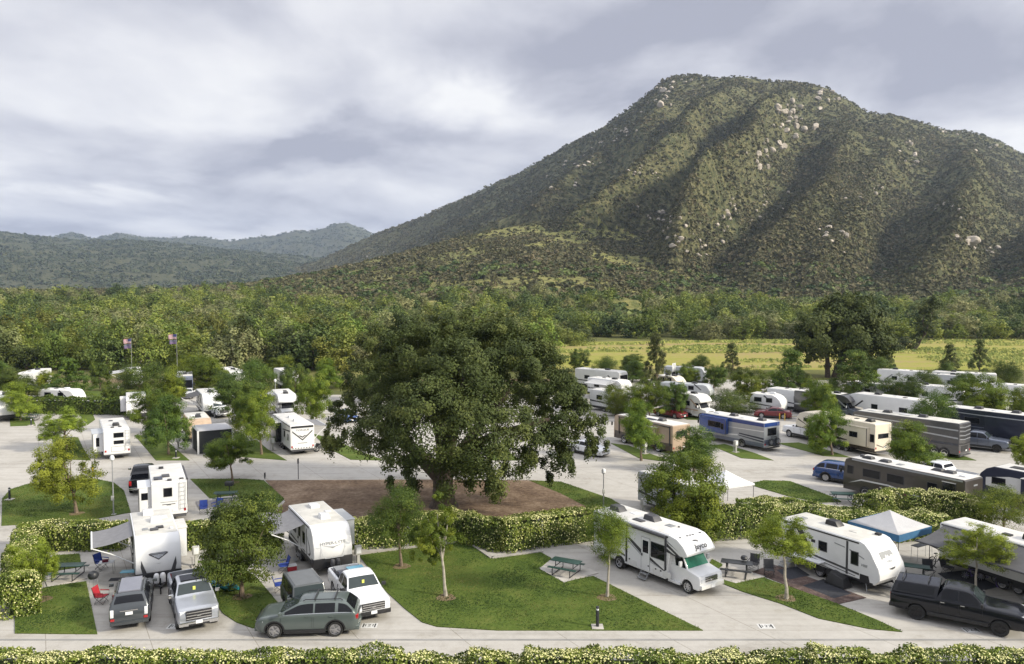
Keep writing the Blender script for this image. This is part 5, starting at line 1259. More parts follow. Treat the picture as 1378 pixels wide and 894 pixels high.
    def hitch(s, cover=dark):
        m = MB(); z = .50
        for sd in (-1, 1): m.tube([(s.h - .9, sd * .75, z), (s.h + 1.05, sd * .05, z)], .05, 6)
        m.tube([(s.h + .95, 0, .02), (s.h + .95, 0, .95)], .04, 8); m.cbox((s.h + 1.15, 0, z), (.28, .14, .12)); s.part('tow_hitch', m, black)
        for sd in (-1, 1): s.part('gas_bottle', MB().lathe_z([(.14, 0), (.155, .05), (.155, .42), (.11, .52), (.05, .56)], (s.h + .42, sd * .17, .52), 14), cover)
    def jacks(s, xs):
        m = MB()
        for x in xs:
            for sd in (-1, 1): m.tube([(x, sd * (s.w - .4), s.zf), (x + .25, sd * (s.w - .2), .03)], .025, 5)
        s.part('stabiliser_jack_bars', m, steel)
    def slide(s, sd, x0, x1, z0, z1, depth, mat, roof=None, wins=(), endwin=None):
        y0, y1 = sd * (s.w - .05), sd * (s.w + depth)
        o = s.part('slide_out', MB().box(x0, x1, min(y0, y1), max(y0, y1), z0, z1), mat, None, .025)
        s.part('slide_topper', MB().box(x0 - .03, x1 + .03, min(y0, y1 + sd * .05), max(y0, y1 + sd * .05), z1 + .002, z1 + .04), roof or roofM, o)
        for x, z, w, h in wins: s.win(sd, x, z, w, h, o, off=depth)
        s.part('slide_trim', MB().box(x0 - .025, x0 + .02, min(y1 - sd * .05, y1 + sd * .012), max(y1 - sd * .05, y1 + sd * .012), z0, z1), dark, o)
        if endwin:      # window on the end wall that faces backwards
            w, z, h = endwin; ym = (y0 + y1) / 2 + sd * .05; s.part('end_window', MB().box(x0 - .014, x0 + .02, ym - w / 2, ym + w / 2, z - h / 2, z + h / 2), glass, o)
        return o
    def awning_roll(s, sd, x0, x1, mat=awnG):
        y = sd * (s.w + .09); o = s.part('awning_roll', MB().tube([(x0, y, s.H - .16), (x1, y, s.H - .16)], .085, 10), mat)
        m = MB()
        for x in (x0, x1): m.box(x - .035, x + .035, min(sd * s.w, y + sd * .02), max(sd * s.w, y + sd * .02), 1.0, s.H - .12)
        m.build('awning_arm_bars', dark if mat != white else white, o)
    def awning(s, sd, x0, x1, reach, drop, mat=awnG, armmat=white):
        y0, y1 = sd * (s.w + .04), sd * (s.w + reach); z0, z1 = s.H - .14, s.H - .14 - drop; n = 6
        q = []; m = MB()
        vs = []
        for i in range(n + 1):
            f = i / n; y = y0 + (y1 - y0) * f; z = z0 + (z1 - z0) * f - .10 * math.sin(math.pi * f)
            vs += [(x0, y, z), (x1, y, z), (x0, y, z + .012), (x1, y, z + .012)]
        fs = []
        for i in range(n):
            a = i * 4; b_ = a + 4; fs += [(a, b_, b_ + 1, a + 1), (a + 2, a + 3, b_ + 3, b_ + 2), (a, a + 2, b_ + 2, b_), (a + 1, b_ + 1, b_ + 3, a + 3)]
        fs += [(0, 1, 3, 2), (n * 4, n * 4 + 2, n * 4 + 3, n * 4 + 1)]
        o = s.part('awning', m.add(vs, fs), mat)
        s.part('awning_roller', MB().tube([(x0 - .05, y1, z1), (x1 + .05, y1, z1)], .055, 8), armmat, o)
        for x in (x0 + .03, x1 - .03):
            s.part('awning_arm', MB().tube([(x, sd * (s.w + .02), 1.15), (x, sd * (s.w + reach * .55), (1.15 + z1) / 2 + .12), (x, y1, z1 - .03)], .035, 6), armmat, o)
        return o
    def nose_plane(s, z):
        for (x0, z0), (x1, z1) in zip(s.front[:-1], s.front[1:]):
            if z0 >= z > z1:
                f = (z0 - z) / (z0 - z1); up = Vector((x0 - x1, 0, z0 - z1)).normalized(); return Vector((x0 + (x1 - x0) * f, 0, z)), up
    def nose_poly(s, pts, mat, zc, name='nose_stripes', out=.01):
        """flat decal pieces lying on the front wall; points are (sideways, along the wall from height zc)"""
        o_, up = s.nose_plane(zc); nrm = Vector((0, 1, 0)).cross(up); m = MB()
        for i, poly in enumerate(pts):
            m = MB(); m.slab([o_ + Vector((0, 1, 0)) * a + up * b_ + nrm * out for a, b_ in poly], .004); s.part('nose_stripe' if name == 'nose_stripes' else name, m, mat)
    def nose_text(s, txt, zc, size, mat, y=0.0, shear=0.0, sx=1.0, bold=.004):
        o_, up = s.nose_plane(zc); nrm = Vector((0, 1, 0)).cross(up)
        return text_mesh('lettering', txt, size, mat, frame_mtx(o_ + Vector((0, y, 0)) + nrm * .018, (0, 1, 0), up), s.t, .003, bold, shear, sx)
    def side_text(s, sd, txt, x, z, size, mat, shear=0.0, sx=1.0, bold=.003, out=.014):
        return text_mesh('lettering', txt, size, mat, frame_mtx((x, sd * (s.w + out), z), (-sd, 0, 0), (0, 0, 1)), s.t, .003, bold, shear, sx)
    def rear_text(s, txt, y, z, size, mat, shear=0.0, sx=1.0, bold=.003):
        return text_mesh('lettering', txt, size, mat, frame_mtx((-s.h - .014, y, z), (0, -1, 0), (0, 0, 1)), s.t, .003, bold, shear, sx)

def cab(s, paint, screen=None, grille=chrome):
    """van cab under the over-cab berth"""
    h, w = s.h, .98; rw = .37; wx = h - .95; ra = rw * 1.14; zb = .38; xr = h - 2.45
    pts = [(xr, zb + .05)]; a0 = math.asin((zb - rw) / ra)
    for k in range(11):
        a = math.pi - a0 - (math.pi - 2 * a0) * k / 10; pts.append((wx + ra * math.cos(a), rw + ra * math.sin(a)))
    pts += [(h - .12, zb), (h, zb + .25), (h - .02, 1.06), (h - .12, 1.20), (h - .95, 1.38), (h - 1.0, 1.42), (xr, 1.42)]
    o = MB().prism(pts, -w, w).build('cab', paint, s.t, bevel=.07, seg=3)
    B = [(xr, -w + .03, 1.36), (h - .95, -w + .03, 1.36), (h - .95, w - .03, 1.36), (xr, w - .03, 1.36)]; z1 = s.H - 1.03
    Tp = [(xr, -w + .14, z1), (h - 1.42, -w + .12, z1), (h - 1.42, w - .12, z1), (xr, w - .14, z1)]
    MB().hexa(B + Tp).build('cab_top', paint, o, bevel=.03)
    V = Vector
    wsq = [V(B[1]), V(B[2]), V(Tp[2]), V(Tp[1])]
    pane(o, 'windscreen', wsq, .05, .95, .06, .96, screen or glassG)
    pane(o, 'side_window', [V(B[0]), V(B[1]), V(Tp[1]), V(Tp[0])], .42, .95, .05, .9, glass); pane(o, 'side_window', [V(B[2]), V(B[3]), V(Tp[3]), V(Tp[2])], .05, .58, .05, .9, glass)
    MB().box(h - .1, h + .012, -.50, .50, .80, 1.10).build('grille', dark, o, bevel=.02)
    m = MB()
    for z in (.84, .95, 1.06): m.box(h - .02, h + .03, -.50, .50, z - .022, z + .022)
    m.build('grille_bars', grille, o)
    MB().cbox((h + .035, 0, .95), (.03, .24, .11)).build('badge', chrome, o, bevel=.03)
    for sd in (-1, 1):
        MB().box(h - .22, h + .014, sd * .70 - .16, sd * .70 + .16, .80, 1.06).build('headlight', clearL, o, bevel=.03)
        MB().cbox((h - 1.28, sd * (w + .20), 1.66), (.12, .22, .32)).build('mirror', white, o, bevel=.04)
        wheel(s.t, wx, sd * (w - .12), rw, .24, chrome, sd, 8)
        MB().box(wx - 1.35, wx - ra - .03, sd * (w + .0) - .12, sd * (w + .0) + .12, .36, .50).build('running_board', white, o, bevel=.02)
    MB().box(h - .22, h + .13, -w + .02, w - .02, .48, .72).build('front_bumper', offwh, o, bevel=.04)
    MB().box(h + .10, h + .15, -.16, .16, .50, .66).build('number_plate', plateM, o)
    MB().box(xr + .1, h - .2, -.7, .7, .30, 1.0).build('engine_bay', black, o)
    return o
def coach_front(s, paint, mat=black, glassmat=glass):
    """big flat windscreen, lamps and mirrors of a bus-shaped motorhome"""
    z0, z1 = 1.36, s.H - .52
    o_, up = s.nose_plane((z0 + z1) / 2); nrm = Vector((0, 1, 0)).cross(up)
    q = [o_ + Vector((0, a, 0)) + up * b_ + nrm * .012 for a, b_ in [(-s.w + .12, -.62), (s.w - .12, -.62), (s.w - .14, .60), (-s.w + .14, .60)]]
    s.part('windscreen', MB().slab(q, .01), glassmat)
    for sd in (-1, 1):
        s.part('headlight', MB().box(s.h - .1, s.h + .02, sd * (s.w - .28) - .2, sd * (s.w - .28) + .2, .85, 1.08), clearL, None, .03)
        s.part('mirror', MB().cbox((s.h + .12, sd * (s.w + .16), 2.0), (.14, .16, .42)), mat, None, .04)
    s.part('grille', MB().box(s.h - .1, s.h + .014, -.6, .6, .62, .95), mat, None, .02)
# ------------------------------------------------------------------ camp furniture
greenC = pm('green coated steel', (.014, .045, .036), .45, var=.2)
blackC = pm('black coated steel', (.022, .024, .028), .45, var=.2)
blueF = pm('royal blue canvas', (.014, .045, .26), .75, var=.15, scale=8)
redF = pm('red canvas', (.32, .012, .022), .7, var=.15, scale=8)
greyF = pm('charcoal canvas', (.035, .036, .042), .8, var=.2, scale=8)
tealP = pm('teal plastic', (.010, .20, .24), .35, var=.1)
whiteP = pm('white plastic', (.66, .67, .68), .45, var=.06)
pedM = pm('grey beige painted steel', (.40, .40, .37), .5, var=.12)
woodM = pm('weathered timber', (.20, .14, .09), .8, var=.3, scale=5)
yellowP = pm('yellow road paint', (.62, .38, .03), .5, var=.1)
netM = pm('dark insect mesh', (.022, .025, .027), .8, var=.3, scale=14)
blueV = pm('blue canopy cloth', (.028, .115, .235), .7, var=.1, scale=3)
whiteV = pm('pale canopy cloth', (.40, .40, .41), .75, var=.06, scale=3)
whiteV2 = pm('white canopy cloth', (.70, .70, .72), .7, var=.05, scale=3)
purpF = pm('purple patterned cloth', (.11, .07, .26), .7, var=.8, scale=12)
skyF = pm('pale blue plastic', (.16, .42, .55), .4, var=.1)

def picnic_table(label, loc, ang, mat=greenC, grp='picnic tables'):
    t = thing('picnic_table', label, 'picnic table', (loc[0], loc[1], .055), ang, grp)
    MB().box(-.92, .92, -.37, .37, .735, .775).build('table_top', mat, t, bevel=.012)
    for s in (-1, 1): MB().box(-.92, .92, s * .68 - .13, s * .68 + .13, .43, .465).build('bench', mat, t, bevel=.012)
    for x in (-.58, .58):
        m = MB(); m.tube([(x, -.80, .03), (x, -.80, .40), (x, -.68, .435), (x, .68, .435), (x, .80, .40), (x, .80, .03)], .028, 6)
        m.tube([(x, -.80, .03), (x, .80, .03)], .028, 6); m.tube([(x, -.30, .44), (x, -.30, .73)], .028, 6); m.tube([(x, .30, .44), (x, .30, .73)], .028, 6)
        m.build('frame', blackC, t)
    return t
def camp_chair(label, loc, ang, cloth, grp='folding camp chairs', frame=blackC, z=0.0):
    t = thing('camp_chair', label, 'chair', (loc[0], loc[1], z), ang, grp)
    m = MB(); m.slab([(-.24, -.27, .40), (.26, -.27, .44), (.26, .27, .44), (-.24, .27, .40)], .012); m.build('seat', cloth, t)
    m = MB(); m.slab([(-.24, -.27, .42), (-.24, .27, .42), (-.40, .27, .95), (-.40, -.27, .95)], .012); m.build('backrest', cloth, t)
    for s in (-1, 1):
        MB().tube([(-.26, s * .30, .64), (.26, s * .30, .66)], .028, 6).build('armrest', cloth, t)
        MB().tube([(-.41, s * .29, .97), (-.24, s * .29, .42), (.24, s * .26, .02)], .013, 5).build('leg', frame, t)
        MB().tube([(.26, s * .30, .66), (.26, s * .29, .43), (-.26, s * .27, .02)], .013, 5).build('leg', frame, t)
    m = MB(); m.tube([(.25, -.27, .06), (.25, .27, .40)], .011, 5); m.tube([(-.25, -.27, .06), (-.25, .27, .40)], .011, 5); m.build('cross_brace_bars', frame, t)
    return t
def folding_table(label, loc, ang, top=whiteP, size=(.85, .55), h=.70):
    t = thing('folding_table', label, 'table', (loc[0], loc[1], 0), ang, 'folding tables'); a, b_ = size[0] / 2, size[1] / 2
    MB().box(-a, a, -b_, b_, h - .035, h).build('table_top', top, t, bevel=.01)
    for x in (-1, 1):
        for y in (-1, 1): MB().tube([(x * (a - .06), y * (b_ - .05), h - .03), (x * (a - .02), y * (b_ - .02), 0)], .014, 5).build('leg', steel, t)
    return t
def lamp_post(label, loc, h, grp='lamp posts'):
    t = thing('lamp_post', label, 'lamp post', (loc[0], loc[1], 0), 0, grp)
    MB().tube([(0, 0, -.05), (0, 0, .4), (0, 0, h - .3)], [.075, .05, .04], 10).build('pole', steel, t)
    MB().lathe_z([(.05, 0), (.10, .05), (.16, .12), (.17, .30), (.12, .42), (.02, .47)], (0, 0, h - .32), 14).build('lamp_head', whiteP, t)
    MB().box(-.10, .10, -.16, -.04, 1.15, 1.5).build('control_box', pedM, t, bevel=.01)
    MB().box(-.16, .16, -.16, .16, -.02, .06).build('base_plate', pedM, t)
    return t
def bollard(label, loc, h=1.05, cap=True):
    t = thing('bollard', label, 'bollard', (loc[0], loc[1], 0), 0, 'path light bollards')
    MB().box(-.3, .3, -.3, .3, -.02, .085).build('concrete_foot', padM, t, bevel=.015)
    MB().tube([(0, 0, .05), (0, 0, h - .22)], .085, 12).build('post', blackC, t)
    MB().tube([(0, 0, h - .22), (0, 0, h - .12)], .07, 12).build('lens', clearL, t)
    MB().lathe_z([(.09, 0), (.09, .07), (.05, .11), (.01, .12)], (0, 0, h - .12), 12).build('cap', blackC, t); return t
def pedestal(label, loc, ang=rad(30), h=1.15):
    t = thing('utility_pedestal', label, 'power pedestal', (loc[0], loc[1], 0), ang, 'power pedestals of the pitches')
    MB().box(-.09, .09, -.09, .09, 0, h - .35).build('post', pedM, t, bevel=.01)
    MB().box(-.15, .15, -.20, .20, h - .42, h + .12).build('meter_box', pedM, t, bevel=.02)
    MB().box(-.17, -.15, -.15, .15, h - .34, h + .05).build('door', whiteP, t, bevel=.005)
    MB().tube([(.1, .22, .0), (.1, .22, .55), (.1, .32, .6)], .02, 6).build('water_tap', steel, t)
    MB().box(-.3, .3, -.3, .3, -.01, .07).build('concrete_foot', padM, t); return t
def canopy(label, loc, ang, s=3.05, eave=2.15, peak=3.05, top=whiteV, val=blueV, vh=.42):
    t = thing('canopy_tent', label, 'canopy', (loc[0], loc[1], 0), ang); a = s / 2
    n = 5; vs = [(0, 0, peak)]; fs = []
    for i in range(1, n + 1):
        f = i / n; z = peak + (eave - peak) * f - .05 * math.sin(math.pi * f)
        vs += [(-a * f, -a * f, z), (a * f, -a * f, z), (a * f, a * f, z), (-a * f, a * f, z)]
    for k in range(4):
        fs.append((0, 1 + k, 1 + (k + 1) % 4))
        for i in range(n - 1): b0 = 1 + i * 4; fs.append((b0 + k, b0 + 4 + k, b0 + 4 + (k + 1) % 4, b0 + (k + 1) % 4))
    o = MB().add(vs, fs).build('canopy_top', top, t, angle=12); sm = o.modifiers.new('cloth', 'SOLIDIFY'); sm.thickness = .012
    m = MB(); e_ = a + .012
    for k in range(4):
        c, sn = [(1, 0), (0, 1), (-1, 0), (0, -1)][k]
        m.slab([(-sn * e_ * 1 + c * e_, c * -e_ + sn * e_, eave - vh), (sn * -e_ * -1 * -1 + c * e_, 0, 0), ][:0] or [(c * e_ - sn * e_, sn * e_ + c * e_, eave + .02), (c * e_ + sn * e_, sn * e_ - c * e_, eave + .02), (c * e_ + sn * e_, sn * e_ - c * e_, eave - vh), (c * e_ - sn * e_, sn * e_ + c * e_, eave - vh)], .006)
    m.build('valance', val, t)
    for x in (-1, 1):
        for y in (-1, 1): MB().tube([(x * (a - .05), y * (a - .05), 0), (x * (a - .05), y * (a - .05), eave)], .022, 6).build('leg', blackC, t)
    return t
def two_wheeler(name, label, cat, loc, ang, r=.33, base=1.05, mat=blackC, motor=False, scale=1.0, group=None):
    t = thing(name, label, cat, (loc[0], loc[1], 0), ang, group); t.scale = (scale,) * 3
    for x in (-base / 2, base / 2):
        w_ = .06 if motor else .025; m = MB(); m.lathe_y([(r - .09 if motor else r - .04, -w_), (r, -w_ * .6), (r, w_ * .6), (r - .09 if motor else r - .04, w_)], x, 0, r, 22)
        o = m.build('wheel', rubber, t); m = MB()
        for k in range(5): a = k * math.pi / 5; m.tube([(x - math.cos(a) * (r - .05), 0, r - math.sin(a) * (r - .05)), (x + math.cos(a) * (r - .05), 0, r + math.sin(a) * (r - .05))], .012, 4)
        m.build('spoke_bars', steel, o)
    b2 = base / 2
    if motor:
        MB().box(-.28, .26, -.15, .15, .28, .60).build('engine', steel, t, bevel=.05)
        MB().hexa([(-.1, -.14, .68), (.38, -.12, .74), (.38, .12, .74), (-.1, .14, .68), (-.08, -.11, .86), (.34, -.09, .95), (.34, .09, .95), (-.08, .11, .86)]).build('fuel_tank', mat, t, bevel=.05)
        MB().hexa([(-.75, -.13, .70), (-.1, -.15, .64), (-.1, .15, .64), (-.75, .13, .70), (-.72, -.11, .80), (-.1, -.12, .75), (-.1, .12, .75), (-.72, .11, .80)]).build('seat', black, t, bevel=.04)
        MB().tube([(b2, 0, r), (b2 - .22, 0, .95), (b2 - .27, 0, 1.08)], .05, 6).build('fork', chrome, t)
        MB().tube([(b2 - .42, -.38, 1.02), (b2 - .28, -.2, 1.1), (b2 - .28, .2, 1.1), (b2 - .42, .38, 1.02)], .022, 6).build('handlebar', chrome, t)
        MB().tube([(.1, -.17, .32), (-.3, -.20, .30), (-.85, -.2, .34)], .045, 8).build('exhaust_pipe', chrome, t)
        MB().tube([(b2 - .16, 0, .88), (b2 - .04, 0, .88)], .09, 12).build('headlight', clearL, t)
        for s in (-1, 1): MB().cbox((-.55, s * .22, .62), (.45, .16, .30)).build('saddle_bag', black, t, bevel=.05)
    else:
        m = MB(); A, B_, C_, D_ = (-b2, 0, r), (-.05, 0, r * .9), (-.18, 0, r + .36), (b2 - .15, 0, r + .40)
        m.tube([A, B_, D_, C_, A], .018, 5); m.tube([B_, C_, (-.2, 0, r + .48)], .018, 5); m.tube([(b2, 0, r), (b2 - .15, 0, r + .42), (b2 - .18, 0, r + .55)], .018, 5); m.build('frame', mat, t)
        MB().cbox((-.2, 0, r + .50), (.24, .13, .05)).build('saddle', black, t, bevel=.02)
        MB().tube([(b2 - .25, -.26, r + .58), (b2 - .18, 0, r + .55), (b2 - .25, .26, r + .58)], .014, 5).build('handlebar', black, t)
    return t
def flagpole(label, loc, h, flags, ang=rad(170)):
    t = thing('flagpole', label, 'flagpole', (loc[0], loc[1], 0), ang)
    MB().tube([(0, 0, -.05), (0, 0, h)], [.05, .025], 8).build('pole', steel, t)
    MB().lathe_z([(.01, 0), (.05, .03), (.05, .06), (.01, .09)], (0, 0, h), 10).build('finial', chrome, t)
    z = h - .05
    for w_, hh, mt, kind in flags:
        nx, nz = 12, 13; V = []; 
        for i in range(nx + 1):
            for j in range(nz + 1):
                u = i / nx; V.append((.03 + u * w_, .10 * math.sin(u * 7 + j * .15) * u, z - hh * j / nz - .10 * u * u - .02 * math.sin(u * 9)))
        Fq = [(i * (nz + 1) + j, i * (nz + 1) + j + 1, (i + 1) * (nz + 1) + j + 1, (i + 1) * (nz + 1) + j) for i in range(nx) for j in range(nz)]
        o = MB().add(V, Fq).build('flag', mt[0], t, angle=80, fix=False); so = o.modifiers.new('cloth', 'SOLIDIFY'); so.thickness = .01
        if len(mt) > 1:
            for m_ in mt[1:]: o.data.materials.append(m_)
            for k, p in enumerate(o.data.polygons):
                i, j = k // nz, k % nz; p.material_index = (2 if (i < 5 and j < 7) else (j % 2)) if kind == 'stripes' else (1 if j > 6 else 0)
        z -= hh + .12
    return t
def person(label, loc, ang, shirt, trousers, h=1.68, arms=0.0):
    t = thing('person', label, 'person', (loc[0], loc[1], 0), ang); k = h / 1.72
    J = {'pel': (0, 0, .95), 'spn': (0.01, 0, 1.12), 'che': (0, 0, 1.34), 'nek': (0, 0, 1.47), 'hd0': (.01, 0, 1.56), 'hd1': (.015, 0, 1.66)}
    E_ = [('pel', 'spn'), ('spn', 'che'), ('che', 'nek'), ('nek', 'hd0'), ('hd0', 'hd1')]; Rr = {'pel': (.15, .12), 'spn': (.135, .10), 'che': (.155, .11), 'nek': (.055, .055), 'hd0': (.085, .095), 'hd1': (.075, .085)}
    for s, n in ((1, 'l'), (-1, 'r')):
        J.update({'hip' + n: (0, s * .10, .88), 'kne' + n: (.03 + .05 * s, s * .11, .49), 'ank' + n: (-.02 + .08 * s, s * .11, .09), 'toe' + n: (.14 + .08 * s, s * .12, .04), 'sho' + n: (0, s * .19, 1.40), 'elb' + n: (-.03 + arms * .1, s * .26, 1.12), 'wri' + n: (.08 + arms * .2, s * .25, .90 + arms * .2), 'han' + n: (.10 + arms * .25, s * .25, .81 + arms * .2)})
        E_ += [('pel', 'hip' + n), ('hip' + n, 'kne' + n), ('kne' + n, 'ank' + n), ('ank' + n, 'toe' + n), ('che', 'sho' + n), ('sho' + n, 'elb' + n), ('elb' + n, 'wri' + n), ('wri' + n, 'han' + n)]
        for a, b_ in (('hip', .09), ('kne', .062), ('ank', .042), ('toe', .04), ('sho', .062), ('elb', .046), ('wri', .032), ('han', .038)): Rr[a + n] = (b_, b_)
    ks = list(J); me = bpy.data.meshes.new('body'); me.from_pydata([tuple(c * k for c in J[q]) for q in ks], [(ks.index(a), ks.index(b_)) for a, b_ in E_], [])
    o = bpy.data.objects.new('body', me); COL.objects.link(o); o.parent = t
    o.modifiers.new('skin', 'SKIN'); sv = me.skin_vertices[0].data
    for i, q in enumerate(ks): sv[i].radius = tuple(r * k for r in Rr[q]); sv[i].use_root = (q == 'pel')
    o.modifiers.new('smooth', 'SUBSURF').levels = 2; o.modifiers['smooth'].render_levels = 2
    m2 = bpy.data.meshes.new_from_object(o.evaluated_get(bpy.context.evaluated_depsgraph_get())); o.modifiers.clear(); o.data = m2; bpy.data.meshes.remove(me)
    skin = pm('skin', (.42, .26, .19), .6); hair = pm('brown hair', (.05, .03, .02), .7); shoe = pm('dark shoe', (.03, .03, .03), .6); m2.materials.clear()
    for q in (skin, shirt, trousers, hair, shoe): m2.materials.append(q)
    for p in m2.polygons:
        c = p.center / k; p.use_smooth = True
        p.material_index = 4 if c.z < .09 else 2 if c.z < .98 and abs(c.y) < .2 else 1 if c.z < 1.46 and (abs(c.y) < .21 or c.z > 1.15) else 3 if c.z > 1.66 or (c.x < -.02 and c.z > 1.52) else 0
    return t
# ------------------------------------------------------------------ vehicles of the front row
A = rad(-60)
gunSUV = pm('green grey car paint', (.094, .116, .112), .28, metal=.2, coat=.6, var=.04)
dkSUV = pm('slate grey car paint', (.058, .066, .074), .25, metal=.3, coat=.6, var=.04)
silv = pm('pale silver car paint', (.36, .38, .42), .28, metal=.4, coat=.5, var=.04)
whiteCar = pm('white car paint', (.72, .73, .75), .25, coat=.6, var=.03)
jeepG = pm('matt grey car paint', (.065, .072, .076), .35, metal=.2, coat=.3, var=.05)
blackCar = pm('black car paint', (.006, .007, .011), .18, coat=.3, var=.1, spec=.3)
blueCar = pm('deep blue car paint', (.010, .045, .17), .22, coat=.8, var=.05)
steelCar = pm('steel blue car paint', (.13, .15, .20), .28, metal=.4, coat=.6, var=.05)
darkRim = pm('dark wheel', (.035, .035, .038), .35, metal=.5)
c_ = G(410, 861)
car('crossover', 'grey green crossover parked across the road end of a pitch', 'car', (-10.35, 39.9), rad(184), gunSUV, trim=black, cross=True, spokes=5)
car('offroader', 'slate grey off-road car seen from behind beside the silver pickup', 'car', at_local(G(174, 838, .45), (-2.42, 0), rad(112)), rad(112), dkSUV, rails=True, roof=pm('grey roof paint', (.17, .175, .21), .3, coat=.4), spokes=6)
def windscreen_tag(t, kind, mat):
    d = CAR[kind]; f = .45; x = d['cowl'] + (d['rf'] - d['cowl']) * f; z = d['belt'] + (d['H'] - d['belt']) * f
    o = MB().cbox((x + .06, 0, z + .04), (.02, .13, .20)).build('parking_permit', mat, t); o.rotation_euler = (0, 0, 0)
permit = pm('yellow permit card', (.66, .70, .12), .6)
t = car('pickup', 'silver pickup with dark sunroof parked before the trailer with raised awning', 'pickup', at_local(G(268, 839, .5), (3.05, 0), rad(-62)), rad(-62), silv, sunroof=True, spokes=6); windscreen_tag(t, 'pickup', permit)
car('jeep', 'dark grey boxy off-roader behind the grey green crossover', 'car', at_local(G(408, 777, 1.86), (-.75, 0), rad(-62)), rad(-62), jeepG, roof=pm('grey hard top', (.12, .128, .135), .5), rim=darkRim)
t = car('pickup_low', 'white pickup with blue gear in its bed', 'pickup', at_local(G(503, 825, .5), (2.92, 0), rad(-63)), rad(-63), whiteCar, bumper=black, spokes=6); windscreen_tag(t, 'pickup_low', permit)
for (x, y, sx, sy, h_, mt, lb, nm) in [(-1.5, .35, 1.1, .9, .55, skyF, 'pale blue crate in the bed of the white pickup', 'crate'), (-1.2, -.45, .7, .6, .62, navy, 'dark blue bag in the bed of the white pickup', 'bag'), (-2.2, -.3, .8, .8, .5, greyS, 'grey box at the tail of the white pickup bed', 'box')]:
    p = t.matrix_basis @ Vector((x, y, 0)); o = thing(nm, lb, nm, (p.x, p.y, .82), rad(-63))
    MB().box(-sx / 2, sx / 2, -sy / 2, sy / 2, 0, h_).build('body', mt, o, bevel=.06); MB().box(-sx / 2 - .02, sx / 2 + .02, -sy / 2 - .02, sy / 2 + .02, h_ - .08, h_ + .02).build('lid', mt, o, bevel=.02)
car('pickup', 'black pickup with camper shell and roof bars nosing onto the road', 'pickup', at_local(G(1233, 834), (-1.78, -.95), rad(-33)), rad(-33), blackCar, rim=darkRim, shell=blackCar, bumper=black, cross=False, rails=False)

# trailer with raised grey awning, front left
r = RV('travel_trailer', 'white travel trailer with open grey awning and dark shield badge on its nose', 'trailer', 6.7, 2.44, 2.95, .60, 'trailer', white, roofG)
r.place(G(214, 779, .55), (3.2, 0), rad(-62))
r.skirt(black, .34); r.trim(dark); r.axles((-.9, -.1)); r.hitch(white); r.jacks((2.4,)); r.rear_std()
r.win(-1, .1, 1.95, .62, .62); r.door(-1, 1.0, .66, 1.8); r.win(-1, -1.6, 1.95, .7, .5); r.win(1, -.6, 1.9, .9, .5); r.steps(-1, 1.0, 2)
r.awning(-1, -1.9, 1.55, 2.2, .42, awnG, white)
r.slide(1, -1.2, .9, .95, 2.7, .55, white)
r.ac(-.55, .15, white, .9, .7, .26); r.vent(1.05, .25, black, .42, .42, .10); r.vent(1.4, -.08, dark, .42, .45, .10); r.vent(1.1, -.55, greyS, .40, .3, .07); r.vent(-2.4, -.2, white, .8, .6, .28); r.dish(1.6, .85, .12); r.vent(-1.3, .6, white, .7, .5, .05)
r.nose_poly([[(-.52, .16), (-.40, .20), (.40, .20), (.52, .16), (.50, .10), (0, -.22), (-.50, .10)]], dark, 1.92)
r.nose_poly([[(-.40, .17), (.40, .17), (.42, .14), (-.42, .14)], [(-.36, .09), (.36, .09), (0, -.15)]], silverC, 1.92, out=.017)
r.nose_text('ELITE', 1.94, .17, white, 0, .2, 1.15); r.nose_poly([[(-.14, .02), (0, -.03), (.14, .02), (0, -.015)]], greyS, 1.52)
r.nose_poly([[(-.92, .30), (-.62, -.55), (-.86, -.55), (-.96, -.1)], [(.92, .30), (.62, -.55), (.86, -.55), (.96, -.1)]], dark, 1.50)
r.stripes(-1, [[(2.2, 1.0), (2.9, 1.25), (2.6, .8), (2.2, .7)], [(-3.2, 1.1), (.4, 1.1), (.4, 1.02), (-3.2, 1.02)]], greyS)
# trailer lettered on the nose
r = RV('travel_trailer', 'white rounded trailer with curved grey lettering on its nose and a grey awning', 'trailer', 6.4, 2.40, 2.88, .62, 'trailer', white, roofG)
r.place(G(421, 761, .66), (2.95, -1.2), rad(-61))
r.skirt(black, .26); r.trim(black); r.axles((-.9, -.1)); r.hitch(dark); r.jacks((2.2,)); r.rear_std()
r.awning(-1, -2.5, 1.2, 2.0, .36, awnG, white); r.win(-1, .9, 1.8, .5, .65); r.door(-1, -.2, .66, 1.75); r.win(-1, -1.6, 1.85, .9, .5); r.steps(-1, -.2, 2)
r.slide(1, -1.4, 1.3, 1.0, 2.62, .75, white, lgrey); r.win(1, 1.9, 1.8, .35, .5)
r.ac(.9, .1, white, .85, .65, .28); r.vent(-1.9, .2, white, .9, .6, .2); r.vent(-.4, .7, white, .35, .35, .08)
r.stripes(-1, [[(1.5, 2.55), (1.62, 2.55), (1.62, .75), (1.5, .75)], [(1.7, 2.1), (2.2, 1.7), (2.45, 1.2), (2.2, 1.0), (1.75, 1.05), (2.15, 1.12), (2.3, 1.25), (2.1, 1.62)], [(-2.8, 1.2), (1.2, 1.0), (1.2, .94), (-2.8, 1.08)]], black)
r.nose_text('HYPER-LYTE', 1.90, .24, greyS, 0, .0, 1.22, .006)
r.nose_poly([[(-.62, -.06), (-.3, -.17), (0, -.23), (.3, -.17), (.62, -.06), (.3, -.125), (0, -.165), (-.3, -.125)], [(-.16, -.21), (0, -.27), (.16, -.21), (0, -.235)]], greyS, 1.86)
